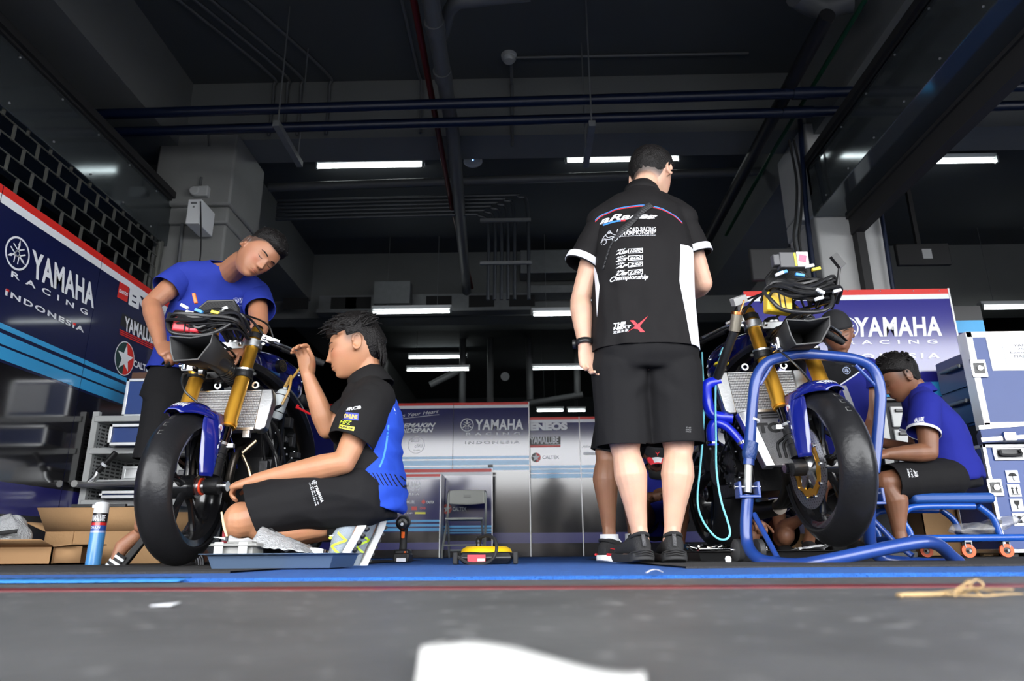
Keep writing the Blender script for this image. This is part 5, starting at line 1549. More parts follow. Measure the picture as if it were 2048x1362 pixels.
    T = lambda txt, bl, br, tl, **k: put_text(w, txt, flat(*bl), flat(*br), flat(*tl), **k)
    def QD(*p): w.add([flat(*q) for q in p], [list(range(len(p)))])
    T('aRacer', (1203, 430), (1317, 431), (1207, 414), bold=.03, shear=.3); T('SpeedTek', (1268, 433), (1314, 431), (1270, 424), bold=.03, shear=.35)
    T('ASIA ROAD RACING', (1234, 463), (1313, 461), (1234, 452), bold=.012, space=1.05); T('CHAMPIONSHIP', (1237, 469), (1312, 468), (1237, 459.5), bold=.012, space=1.05)
    T('www.asiaroadracing.com', (1238, 472.3), (1312, 471.6), (1238, 469.6), bold=.01)
    for y, l, n_ in ((504, 'ASB', '1000'), (518, 'SS', '600'), (531, 'AP', '250'), (546, 'UB', '150')):
        T('ARRC', (1234, y - 4), (1250, y - 4), (1235, y - 7.5), bold=.03, shear=.3)
        T(l, (1232, y + 3), (1254, y + 3), (1234, y - 3), bold=.04, shear=.3)
        x0 = 1256
        for q in ((x0, y - 6, 29, 1.1), (x0, y + 2.4, 29, 1.1)): QD((q[0] + 1, q[1]), (q[0] + q[2], q[1] - 1), (q[0] + q[2], q[1] - 1 + q[3]), (q[0] + 1, q[1] + q[3]))
        QD((x0, y - 6), (x0 + 1.4, y - 6), (x0 + 1.4, y + 3.4), (x0, y + 3.4)); QD((x0 + 28, y - 7), (x0 + 29.3, y - 7), (x0 + 29.3, y + 2.4), (x0 + 28, y + 2.4))
        T(n_, (x0 + 3, y + 1.6), (x0 + 26.5, y + .6), (x0 + 4, y - 4), bold=.03, shear=.25)
    T('Championship', (1221, 561), (1296, 561), (1222, 549.5), bold=.03, shear=.12)
    T('THE', (1228, 650), (1251, 650), (1229, 642), bold=.06); T('NEXT', (1228, 656.5), (1261, 656.5), (1229, 650.5), bold=.06)
    T('定義未來', (1228, 663.5), (1257, 663), (1228, 658), bold=.01)
    rd_ = w; mo = MB()
    for pts in ([(1206, 473), (1209, 464), (1215, 458), (1222, 456), (1226, 459)], [(1214, 459), (1218, 466), (1226, 467), (1231, 471)], [(1222, 456), (1228, 462), (1235, 466)], [(1210, 466), (1220, 471), (1229, 470)]):
        mo.tube([flat(*q) for q in pts], .0016, n=4)
    for c, r_ in (((1210, 474), 5.2), ((1231, 472), 5.2), ((1221, 455), 2.6)):
        mo.tube([flat(c[0] + r_ * math.cos(q), c[1] + r_ * math.sin(q)) for q in [2 * math.pi * k / 12 for k in range(12)]], .0016, n=4, closed=True)
    w.add(mo.v, mo.f)
    drape(w, bv, a.org, (0, 1, 0)).build('lettering', M_PRINTW, shirt)
    w = MB()
    QD((1244, 430.5), (1253, 430.5), (1253, 434.5), (1244, 434.5))
    QD((1260, 640), (1268, 640), (1290, 664), (1281, 664)); QD((1254, 665), (1296, 632), (1275, 658), (1266, 657))
    drape(w, bv, a.org, (0, 1, 0)).build('red_marks', M_REDCL, shirt)
    w = MB(); QD((1210, 431), (1244, 430.5), (1244, 434.5), (1210, 435)); drape(w, bv, a.org, (0, 1, 0)).build('blue_mark', M_BLUECL, shirt)
    for nm, m, dy in (('red_piping', M_REDCL, 2.6), ('blue_piping', M_BLUECL, 0)):
        w = MB(); up_ = [(1166, 442), (1178, 428), (1195, 412), (1222, 399), (1255, 394.5), (1290, 393.5), (1322, 397), (1348, 409), (1371, 426)]
        pth = catmull([V((x, y + dy, 0)) for x, y in up_], 5)
        for i in range(len(pth) - 1):
            p, q = pth[i], pth[i + 1]; w.add([flat(p.x, p.y), flat(q.x, q.y), flat(q.x, q.y + 1.9), flat(p.x, p.y + 1.9)], [(0, 1, 2, 3)])
        drape(w, bv, a.org, (0, 1, -.12)).build(nm, m, shirt)
    # shoulder strap
    w = MB(); st = [(1308, 394), (1290, 408), (1262, 440), (1240, 462), (1222, 486), (1208, 528)]
    pth = catmull([V((x, y, 0)) for x, y in st], 6); m_ = len(pth)
    for i in range(m_ - 1):
        p, q = pth[i], pth[i + 1]; wd = lambda k: 7.5 - 5.5 * sm(k / m_, .55, .68)
        w.add([flat(p.x - wd(i) * .6, p.y - wd(i) * .6), flat(q.x - wd(i + 1) * .6, q.y - wd(i + 1) * .6), flat(q.x + wd(i + 1) * .6, q.y + wd(i + 1) * .6), flat(p.x + wd(i) * .6, p.y + wd(i) * .6)], [(0, 1, 2, 3)])
    drape(w, bv, a.org, (0, 1, -.08), eps=.006, L=.02).build('bag_strap', mat('webbing', (.022, .022, .024), .6), shirt, solid=.003)
    # shorts
    s = MB()
    a.body_loft(s, 0.0, hw=(.16, .200, .192, .18, .16, .06), hd=(.120, .145, .136, .12, .08, .06), low=.08)
    cuts = []
    for kn, hip, hem, wd in ((knL, a.hipL, P(1247, 893, Y + .01), 0), (knR, a.hipR, P(1355, 889, Y + .01), 1)):
        d = (hem - hip).normalized()
        blob(s, [hip, lerp(hip, hem, .5), hem + d * .05], [.116, .106, .103])
        cuts.append((hem, d, .16))
    cuts.append((P(1286, 640, Y), (0, 0, 1), .4))
    sh = garment(s, 'shorts', M_BLKSHORT, a.body, .009, 4, cuts, folds=.006, fscale=(6, 6, 2.2), seed=5, crease=[(P(1290, 780, Y - .1), P(1245, 700, Y - .14), .005, .05, 60), (P(1300, 790, Y - .1), P(1345, 760, Y - .1), .005, .05, 50)])
    w = MB(); bs = bvh_of(sh)
    T2 = lambda txt, bl, br, tl, **k: put_text(w, txt, flat(*bl), flat(*br), flat(*tl), **k)
    for k, tx in enumerate(('THE', 'NORTH', 'FACE')): T2(tx, (1379, 851 + k * 4), (1390, 851 + k * 4), (1379, 848 + k * 4), bold=.03)
    drape(w, bs, a.org, (0, 1, 0)).build('lettering', mat('grey_print', (.10, .10, .105), .6), sh)
    # watch
    wt = MB(); d = (wrL - elL).normalized(); c = lerp(elL, wrL, .985)
    wt.tube([c - d * .011, c + d * .011], .034, n=24, smooth=False, caps=False); wo = wt.build('wristwatch', M_BLACK, a.body, solid=.004)
    MB().cyl(c + V((-.034, .01, 0)), c + V((-.046, .012, 0)), .019, n=18).build('watch_face', M_BLACK, wo)
    for h, f in ((hL, fL), (hR, fR)):
        W, so = shoe(a.body, h, f, (0, 0, 1), (M_SHOEB, M_SOLEB, M_SHOEB), k=1.13)
        e = MB(); e.quad(W(-.006, -.0125, .05), W(.006, -.0125, .05), W(.006, .0005, .092), W(-.006, .0005, .092)); e.build('heel_tab', mat('grey_tab', (.10, .10, .105), .5, bump=.8, bscale=300), so, solid=.002)
        e = MB()
        for q in range(3): e.tube([W(-.038, .02, .03 - .006 * q), W(-.02, -.014, .036 - .007 * q), W(0, -.02, .040 - .007 * q), W(.02, -.014, .036 - .007 * q), W(.038, .02, .03 - .006 * q)], .003, n=6)
        e.build('heel_ribs', M_SOLEB, so)
    return a
A_ = A_man()
# ---------------------------------------------------------------- B: kneeling mechanic
M_GREYSHOE = mat('grey_knit_shoe', (0.24, 0.28, 0.32), 0.7, bump=0.4, bscale=260)
M_WHITESOLE = mat('white_foam_sole', (0.72, 0.72, 0.70), 0.6)
M_LIME = mat('lime_print', (0.55, 0.75, 0.02), 0.5)
M_SOCK = cloth('black_sock', (0.01, 0.01, 0.01))
def logo_block(mb, bl, br, tl, Yd, rows=('YAMAHA', 'RACING', 'INDONESIA'), q=P):
    """team name in three lines inside the pixel parallelogram, at depth Yd"""
    a, b_, c = q(*bl, Yd), q(*br, Yd), q(*tl, Yd); U, W_ = b_ - a, c - a
    put_text(mb, rows[0], a + U * .22 + W_ * .5, a + U + W_ * .5, a + U * .22 + W_, bold=.03, space=1.05)
    fork_logo(mb, a + U * .1 + W_ * .75, U.normalized(), W_.normalized(), U.length * .095)
    put_text(mb, rows[1], a + U * .08 + W_ * .28, a + U * .95 + W_ * .28, a + U * .08 + W_ * .42, bold=.02, space=1.8)
    put_text(mb, rows[2], a + W_ * .0, a + U * .98, a + W_ * .16, bold=.02, space=1.3)
def B_man():
    a = Person(P(600, 1120, 2.72), 'kneeling mechanic in a black and blue team shirt, reaching for the front axle', (0.40, 0.185, 0.098), 0.0042, 1.03)
    shN, shF = P(741, 806, 2.66), P(722, 806, 2.97)
    a.torso(P(732, 985, 2.80), P(738, 850, 2.80), P(738, 765, 2.81), shN, shF, P(724, 990, 2.69), P(728, 990, 2.92))
    a.head(P(712, 695, 2.79), (-.96, -.09, -.24), (-.12, 0, 1), 1.08)
    el, wr = P(688, 925, 2.58), P(512, 961, 2.62)
    a.arm(shN, el, wr, 1.02)
    hand(a.mb, wr, P(452, 975, 2.66) - wr, V((.1, .35, -1)), V((-.2, -.2, 1)), curls=((18, 30, 25), (35, 45, 30), (45, 50, 35), (50, 50, 35)), thumb=(.95, .35, .35), k=.98, tcurl=.35)
    elF, wrF = P(655, 858, 2.92), P(616, 752, 2.86)
    a.arm(shF, elF, wrF)
    hand(a.mb, wrF, P(607, 690, 2.84) - wrF, V((-.45, -.85, .1)), V((.85, -.4, .1)), curls=((28, 48, 30), (30, 52, 34), (32, 50, 34), (30, 45, 30)), thumb=(.62, .62, .40), k=1.02, spread=1.0, tcurl=.6)
    kn, an = P(487, 1041, 2.64), P(688, 1052, 2.70)
    knF, anF = P(515, 1043, 2.95), P(742, 1056, 2.93)
    for hip, k_, n_ in ((a.hipL, kn, an), (a.hipR, knF, anF)):
        a.leg(hip, k_, n_, (.2, 0, -.6), 1.08)
    a.mb.ell(kn + V((-.012, 0, 0)), (.062, .062, .068)); a.mb.ell(knF + V((-.012, 0, 0)), (.062, .062, .068))
    fN, fF = V((-.46, -.10, -.88)), V((-.40, -.12, -.91))
    hN, hF = P(742, 1040, 2.70), P(772, 1038, 2.95)
    uN, uF = V((-.86, -.12, .46)), V((-.80, -.50, .42))
    a.foot(hN, fN, uN); a.foot(hF, fF, uF)
    def line(x, y, z):
        if y > .02: return sm(z, .048, .062)
        if y > -.035: return sm(z, .022, .036)
        return sm(z, lerp(.02, -.098, sm(-y, .035, .06)) - .006, lerp(.02, -.098, sm(-y, .035, .06)) + .01)
    a.fade = lambda x, y, z: .75 * sm(z, -.012, .030) * sm(-y, -.045, -.01) * (1 if y > -.05 else .0)
    a.build()
    a.face()
    rg = random.Random(5)
    lk = []
    for k in range(150):
        th = rg.uniform(-1, 1); q = rg.uniform(-.065, .07)
        x = .07 * th; y = q; z = .118 * math.sqrt(max(0.02, 1 - (x / .082) ** 2 - (y / .105) ** 2))
        if z < .03: continue
        n = V((x / .0765 ** 2, y / .098 ** 2, z / .118 ** 2)).normalized()
        d = (V((.25 * x / .07, (.9 if y > -.01 else -.8), .12)) + V((rg.uniform(-.4, .4), rg.uniform(-.4, .3), rg.uniform(-.1, .5))))
        d = (d - n * d.dot(n) * .75).normalized(); p = V((x, y, z)) + n * .012; L_ = rg.uniform(.03, .06)
        lk.append(([p, p + (d + n * .35).normalized() * L_ * .5, p + d * L_ + n * rg.uniform(-.004, .014)], [.0055, .004, .0008]))
    for k in range(34):   # hair over the nape
        x = rg.uniform(-.06, .06); z = rg.uniform(-.03, .05); y = -.098 * math.sqrt(max(.05, 1 - (x / .085) ** 2)) + .006
        lk.append(([(x, y - .012, z), (x * 1.02, y - .016, z - .035), (x * 1.05, y - .004, z - .075)], [.006, .0055, .001]))
    a.hair(line, lambda x, y, z: .003 + .024 * sm(z, .02, .09) + .016 * sm(-y, .05, .09) * sm(.1 - z, 0, .1), .006, lk, nscale=45)
    # shirt body
    p1, p2 = P(797, 768, 2.70) - a.org, P(722, 892, 2.62) - a.org
    sl_ = (p1.x - p2.x) / (p1.z - p2.z)
    q1, q2 = P(724, 915, 2.62) - a.org, P(722, 952, 2.62) - a.org
    MB_ = masked(cloth('black_and_blue_team_shirt', (0.0095, 0.009, 0.0095)), [
        (lambda x, y, z: (x - (z * sl_ + (p1.x - sl_ * p1.z))).gt(0), (0.018, 0.060, 0.42)),
        (lambda x, y, z: ((x - q1.x).abs() * 1.0 + ((z - q1.z).abs() * .9)).lt(.062) * (y - (P(0, 0, 2.74).y - a.org.y)).lt(0), (0.0095, 0.009, 0.0095)),
        (lambda x, y, z: z.lt(q2.z) , (0.018, 0.060, 0.42)),
        (lambda x, y, z: z.between(q2.z - .035, q2.z + .01) * (x * 1.0 + z * .6).mod(.014).lt(.004), (0.008, 0.008, 0.012)),
    ])
    s = MB()
    a.body_loft(s, 0.0, hw=(.190, .198, .180, .180, .160, .066), hd=(.150, .150, .126, .124, .090, .064), low=.075, shift=0.0)
    for sh in (shN, shF): blob(s, [a.nk + V((0, 0, -.025)), lerp(a.nk, sh, .5), sh], [.062, .06, .07])
    hemF = P(680, 846, 2.94)
    hemc = P(738, 1004, 2.80)
    up = (a.nk - a.pv).normalized()
    shirt = garment(s, 'shirt', MB_, a.body, .008, 4, [(hemc, (-.35, 0, -1), .26), (a.nk + V((0, 0, .022)), up + V((-.25, 0, 0)), .12)], folds=.008, fscale=(7, 6, 13), seed=3,
                    crease=[(P(790, 880, 2.66), P(745, 960, 2.62), .005, .05, 90), (P(790, 940, 2.66), P(720, 940, 2.60), .005, .04, 30)])
    sleeve(shirt, cloth('black_sleeve', (0.0095, 0.009, 0.0095)), shF, hemF, .074, .078)
    # near sleeve
    s = MB(); hem = P(702, 888, 2.605); d = (hem - shN).normalized()
    blob(s, [shN + V((.01, .03, .02)), lerp(shN, hem, .45) + V((0, -.012, 0)), hem + d * .05], [.080, .092, .084])
    slv = garment(s, 'sleeve', cloth('black_sleeve', (0.0095, 0.009, 0.0095)), shirt, .008, 4, [(hem, d, .14)], folds=.003, fscale=(8, 8, 8), seed=9)
    bs = bvh_of(slv); Yf = 2.52
    F = lambda x, y: P(x, y, Yf)
    w = MB()
    put_text(w, '3RCB', F(690, 822), F(722, 817.5), F(691, 815.5), bold=.05)
    for dy in (0, 10.5): w.add([F(684, 829 + dy), F(717, 824 + dy), F(717, 825.2 + dy), F(684, 830.2 + dy)], [(0, 1, 2, 3)]) if 0 else None
    drape(w, bs, a.org, None).build('white_lettering', M_PRINTW, slv)
    w = MB().mat(0); w.add([F(684, 838.5), F(716.5, 841), F(718, 827), F(686, 823)], [(0, 1, 2, 3)])
    drape(w, bs, a.org, None, eps=.003).build('blue_patch', mat('patch_blue', (.03, .05, .30), .5), slv)
    w = MB(); put_text(w, 'OHLINS', F(687, 835.5), F(714, 838), F(688.5, 827), bold=.04); w2 = MB(); put_text(w2, 'MFZ', F(678, 848), F(702, 849.5), F(680, 840.5), shear=.3)
    o_ = drape(w, bs, a.org, None, eps=.0045); o_.build('gold_lettering', mat('gold_print', (.65, .42, .10), .5), slv)
    drape(w2, bs, a.org, None).build('lime_lettering', M_LIME, slv)
    w = MB(); w.add([F(673, 855), F(707.5, 862), F(709.5, 854), F(675, 848)], [(0, 1, 2, 3)]); drape(w, bs, a.org, None).build('yellow_patch', M_YELP, slv)
    w = MB(); put_text(w, 'DUNLOP', F(676, 854), F(706, 859.5), F(677, 850), bold=.05); drape(w, bs, a.org, None, eps=.0045).build('black_lettering', M_BLACKM, slv)
    bsh = bvh_of(shirt); w = MB()
    fork_logo(w, P(795, 806, 2.6), V((.55, -.8, 0)), V((0, 0, 1)), .035); put_text(w, 'R A', P(790, 830, 2.6), P(800, 826, 2.6), P(790, 826, 2.6)); 
    drape(w, bsh, a.org, None).build('back_lettering', M_PRINTW, shirt)
    w = MB(); pth = catmull([P(*q, 2.55) for q in ((775, 850), (772, 880), (765, 915), (757, 935))], 6)
    for i in range(len(pth) - 1): w.add([pth[i], pth[i + 1], pth[i + 1] + V((.007, 0, 0)), pth[i] + V((.007, 0, 0))], [(0, 1, 2, 3)])
    drape(w, bsh, a.org, None).build('blue_stripe', M_BLUECL, shirt)
    co = MB(); n_ = (up + V((-.35, 0, 0))).normalized()
    co.tube([a.nk - n_ * .035, a.nk + n_ * .01 + V((-.002, 0, 0)), a.nk + n_ * .042 + V((-.008, 0, 0))], [.098, .082, .074], n=28, smooth=False, caps=False); co.build('collar', cloth('black_sleeve', (0,) * 3), shirt, solid=.004)
    # shorts
    s = MB()
    a.body_loft(s, 0.0, hw=(.16, .172, .15, .15, .12, .05), hd=(.12, .126, .11, .11, .08, .05), low=.10)
    cuts = [(lerp(a.pv, a.ch, .45), up, .3)]
    for hip, k_, hp in ((a.hipL, kn, P(506, 1024, 2.62)), (a.hipR, knF, P(540, 1024, 2.94))):
        d = (hp - hip).normalized()
        blob(s, [hip, lerp(hip, hp, .5) + V((0, 0, .012)), hp + d * .05], [.118, .106, .092])
        cuts.append((hp, (d + V((0, 0, -.25))).normalized(), .15))
    sh = garment(s, 'shorts', M_BLKSHORT, a.body, .008, 4, cuts, folds=.007, fscale=(5, 6, 9), seed=2, crease=[(P(740, 960, 2.6), P(640, 1000, 2.55), .004, .05, 45)])
    w = MB(); logo_block(w, (641, 955), (655, 1003), (653, 952), 2.5)
    w = MB(); A0, U_, W_ = P(617, 963, 2.5), P(631, 1012, 2.5) - P(617, 963, 2.5), P(630, 961, 2.5) - P(617, 963, 2.5)
    put_text(w, 'YAMAHA', A0 + U_ * .18 + W_ * .62, A0 + U_ * .9 + W_ * .95, A0 + U_ * .18 + W_ * 1.1, bold=.03, space=1.05)
    fork_logo(w, A0 + U_ * .07 + W_ * .85, U_.normalized(), W_.normalized(), .008)
    put_text(w, 'RACING', A0 + U_ * .08 + W_ * .32, A0 + U_ * .95 + W_ * .42, A0 + U_ * .08 + W_ * .5, bold=.02, space=1.8); put_text(w, 'INDONESIA', A0 + U_ * .05 - W_ * .02, A0 + U_ * 1.0 + W_ * .02, A0 + U_ * .05 + W_ * .18, bold=.02, space=1.3)
    drape(w, bvh_of(sh), a.org, None).build('lettering', M_PRINTW, sh)
    for n_, h, f, u, sd in ((an, hN, fN, uN, -1), (anF, hF, fF, uF, -1)):
        W, so = shoe(a.body, h, f, u, (M_GREYSHOE, M_WHITESOLE, M_WHITE), k=1.08)
        tr = MB()
        for q in range(9): tr.tube([W(-.036, .03 + q * .026, -.003), W(0, .036 + q * .026, -.004), W(.036, .03 + q * .026, -.003)], .0075, n=8, res=2)
        tr.build('tread', M_SOLEB, so)
        e = MB(); put_text(e, 'N', W(sd * .0445, .150, .032), W(sd * .043, .095, .034), W(sd * .038, .140, .072), bold=.0); e = refine(e, .015)
        bb = bvh_of(so); so_org = wloc(so)
        for i, p in enumerate(e.v):
            hh = bb.ray_cast(p - so_org + V((0, -.2, 0)), V((0, 1, 0)), .5)
            if hh[0] is not None: e.v[i] = hh[0] + so_org + V((0, -.003, 0))
        e.build('side_letter', M_LIME, so)
        e = MB(); e.tube([W(-.018, .115, .088), W(.018, .115, .088)], .006, n=6, smooth=False); e.build('lace_tag', M_LIME, so)
        d = (n_ - (kn if n_ is an else knF)).normalized()
        MB().tube([n_ - d * .055, n_ - d * .02, n_ + d * .01], [.041, .041, .043], n=20, caps=False).build('sock', M_SOCK, a.body, solid=.003)
    return a
B_ = B_man()

# ---------------------------------------------------------------- C: mechanic bending over the left motorcycle
def C_man():
    a = Person(P(370, 1125, 3.25), 'mechanic in a royal blue shirt bending over the left motorcycle', (0.33, 0.145, 0.08), 0.0042, 1.0)
    shR, shL = P(364, 556, 3.22), P(512, 590, 3.36)
    a.torso(P(362, 775, 3.42), P(418, 625, 3.34), P(458, 540, 3.24), shL, shR, P(400, 800, 3.44), P(334, 800, 3.40))
    a.head(P(517, 508, 3.08), (.58, -.52, -.66), (.50, .20, .85), 1.05)
    el, wr = P(302, 608, 3.12), P(322, 690, 2.97)
    a.arm(shR, el, wr)
    hand(a.mb, wr, P(352, 716, 2.90) - wr, V((.25, .55, -.8)), V((.65, .15, .6)), curls=((30, 55, 40), (34, 60, 40), (36, 60, 40), (36, 58, 40)), thumb=(.7, .5, .5), k=1.0)
    elL, wrL = P(520, 655, 3.20), P(490, 700, 3.06)
    a.arm(shL, elL, wrL); hand(a.mb, wrL, V((-.6, -.3, -.3)), V((0, .6, -.8)), V((-.3, -.7, .3)), curls=(35, 45, 45, 45))
    knR, anR = P(306, 930, 3.40), P(281, 1053, 3.42)
    knL, anL = P(400, 930, 3.25), P(402, 1085, 3.25)
    a.leg(a.hipR, knR, anR, (.3, 1, 0), .9); a.leg(a.hipL, knL, anL, (0, 1, 0), .9)
    fR = V((-.36, -.16, -.62)); hR = anR + V((.015, .035, -.035)); uR = V((-.8, -.3, .55))
    hL = V((anL.x, anL.y + .055, .012)); fL = V((.05, -1, 0))
    a.foot(hR, fR, uR, toes=1); a.foot(hL, fL, (0, 0, 1))
    a.fade = lambda x, y, z: .85 * short_line(x, y, z, .062, -.012, -.075)
    a.build(); a.face(brow=.0026)
    rg = random.Random(8); lk = []
    for k in range(60):
        x = rg.uniform(-.065, .065); y = rg.uniform(-.06, .085); z = .118 * math.sqrt(max(0.02, 1 - (x / .082) ** 2 - (y / .105) ** 2))
        if z < .082: continue
        n = V((x / .0765 ** 2, y / .098 ** 2, z / .118 ** 2)).normalized(); p = V((x, y, z)) + n * .012
        d = V((.5 + rg.uniform(-.3, .3), .35, .25)); lk.append(([p, p + (d + n * .5).normalized() * .014, p + d * .026 + n * .004], [.006, .005, .001]))
    a.hair(lambda x, y, z: short_line(x, y, z, .066, .034, .0), lambda x, y, z: .002 + .024 * sm(z, .03, .09), .004, lk, nscale=60)
    s = MB()
    a.body_loft(s, 0.0, hw=(.175, .18, .172, .182, .168, .070), hd=(.135, .14, .128, .132, .092, .072), low=.0)
    cuts = []
    for sh, hem, r0, r1 in ((shR, P(331, 582, 3.155), .064, .068), (shL, P(520, 620, 3.27), .066, .070)):
        blob(s, [a.nk + (a.pv - a.nk).normalized() * .03, lerp(a.nk, sh, .5), sh], [.062, .062, .07])
    up = (a.nk - a.pv).normalized()
    cuts += [(P(366, 744, 3.36), (-.1, 0, -1), .30), (a.nk + up * .012, up + V((.15, -.3, .1)), .11)]
    shirt = garment(s, 'shirt', M_ROYAL, a.body, .008, 4, cuts, folds=.007, fscale=(7, 7, 6), seed=12, crease=[(P(380, 600, 3.15), P(470, 690, 3.2), .005, .06, 50), (P(345, 560, 3.1), P(400, 640, 3.2), .004, .05, 60)])
    sleeve(shirt, M_ROYAL, shR, P(333, 580, 3.16), .070, .074, folds=.004); sleeve(shirt, M_ROYAL, shL, P(520, 621, 3.27), .070, .074, folds=.004)
    bs = bvh_of(shirt); w = MB()
    q = lambda x, y: P(x, y, 3.15)
    fork_logo(w, q(472, 601), V((1, .2, 0)).normalized(), V((0, 0, 1)), .014); put_text(w, 'YAMAHA', q(478, 606), q(502, 608), q(478.5, 595.5), bold=.03); put_text(w, 'RACING', q(470, 612), q(501, 613), q(470, 609.5), space=1.6)
    put_text(w, 'bLU', q(524, 602), q(538, 598), q(526, 592), bold=.04, shear=.2); put_text(w, 'cRU', q(530, 608), q(546, 606), q(531, 600), bold=.04, shear=.2)
    drape(w, bs, a.org, None).build('lettering', M_PRINTW, shirt)
    s = MB()
    a.body_loft(s, 0.0, hw=(.165, .168, .15, .15, .12, .05), hd=(.125, .128, .12, .12, .08, .05), low=.09)
    cuts = [(lerp(a.pv, a.ch, .5), up, .3)]
    for hip, k_ in ((a.hipL, knL), (a.hipR, knR)):
        d = (k_ - hip).normalized(); hp = lerp(hip, k_, .93); blob(s, [hip, lerp(hip, hp, .5), hp + d * .05], [.105, .095, .092]); cuts.append((hp, d, .15))
    garment(s, 'shorts', M_BLKSHORT, a.body, .009, 4, cuts, folds=.004, fscale=(5, 5, 3))
    # slide sandals
    for h, f, u in ((hR, fR, uR), (hL, fL, V((0, 0, 1)))):
        f = f.normalized(); u = (u - f * u.dot(f)).normalized(); r = f.cross(u); W = lambda x, y, z: h + r * x + f * y + u * z
        so = MB().rings([[W(-hw, y, -.022), W(hw, y, -.022), W(hw * 1.02, y, -.002), W(hw, y, .008), W(-hw, y, .008), W(-hw * 1.02, y, -.002)] for y, hw in ((-.02, .02), (-.005, .034), (.06, .036), (.14, .042), (.20, .048), (.25, .044), (.275, .025))]).build('sandal', M_SOLEB, a.body, bevel=.004)
        bd = MB(); bw = MB()
        for mb_, y0, y1, rr in ((bd, .125, .215, .0), (bw, .138, .150, .0025), (bw, .163, .175, .0025), (bw, .188, .200, .0025)):
            mb_.grid(lambda i, j: W(-math.cos(i * math.pi) * (.050 + rr), y0 + (y1 - y0) * j, -.004 + math.sin(i * math.pi) * (.064 - .10 * ((y0 + (y1 - y0) * j) - .125) + rr)), 18, 4)
        bo = bd.build('strap', M_SOLEB, so, solid=.004); bw.build('white_stripes', M_PRINTW, bo, solid=.002)
    return a
C_ = C_man()
# ---------------------------------------------------------------- D: man in a cap behind the raised motorcycle
def trousers(a, kns, m, top=.45, frac=.92, r=(.105, .096, .090)):
    s = MB(); up = (a.nk - a.pv).normalized()
    a.body_loft(s, 0.0, hw=(.165, .172, .15, .15, .12, .05), hd=(.125, .13, .12, .12, .08, .05), low=.09)
    cuts = [(lerp(a.pv, a.ch, top), up, .3)]
    for hip, k_ in zip((a.hipL, a.hipR), kns):
        hp = lerp(hip, k_, frac); d = (hp - hip).normalized(); blob(s, [hip, lerp(hip, hp, .5), hp + d * .05], r); cuts.append((hp, d, .15))
    return garment(s, 'shorts', m, a.body, .010, 4, cuts, folds=.004, fscale=(5, 5, 3))
def polo(a, m, sleeves, hem, hemr=.3, hw=None, hd=None, low=.05, vox=.009, ncut=None, seed=0, folds=.005, rim=None, slm=None):
    s = MB(); up = (a.nk - a.pv).normalized()
    a.body_loft(s, 0.0, hw=hw or (.175, .18, .172, .18, .162, .066), hd=hd or (.135, .14, .13, .13, .09, .066), low=low)
    for sh, h in sleeves: blob(s, [a.nk + (a.pv - a.nk).normalized() * .03, lerp(a.nk, sh, .5), sh], [.062, .060, .067])
    cuts = []
    cuts.append((hem, (a.pv - lerp(a.pv, a.ch, .5)).normalized(), hemr)); cuts.append((a.nk + up * .02, ncut or up, .12))
    sh = garment(s, 'shirt', m, a.body, vox, 4, cuts, folds=folds, fscale=(6, 6, 5), seed=seed)
    for sh_, h in sleeves: sleeve(sh, slm or m, sh_, h, .072, .077, vox, rim=rim)
    co = MB(); co.tube([a.nk - up * .02, a.nk + up * .012, a.nk + up * .034], [.094, .082, .076], n=26, smooth=False, caps=False)
    return sh, co
M_DBLUE = cloth('dark_blue_polo', (0.010, 0.013, 0.15))
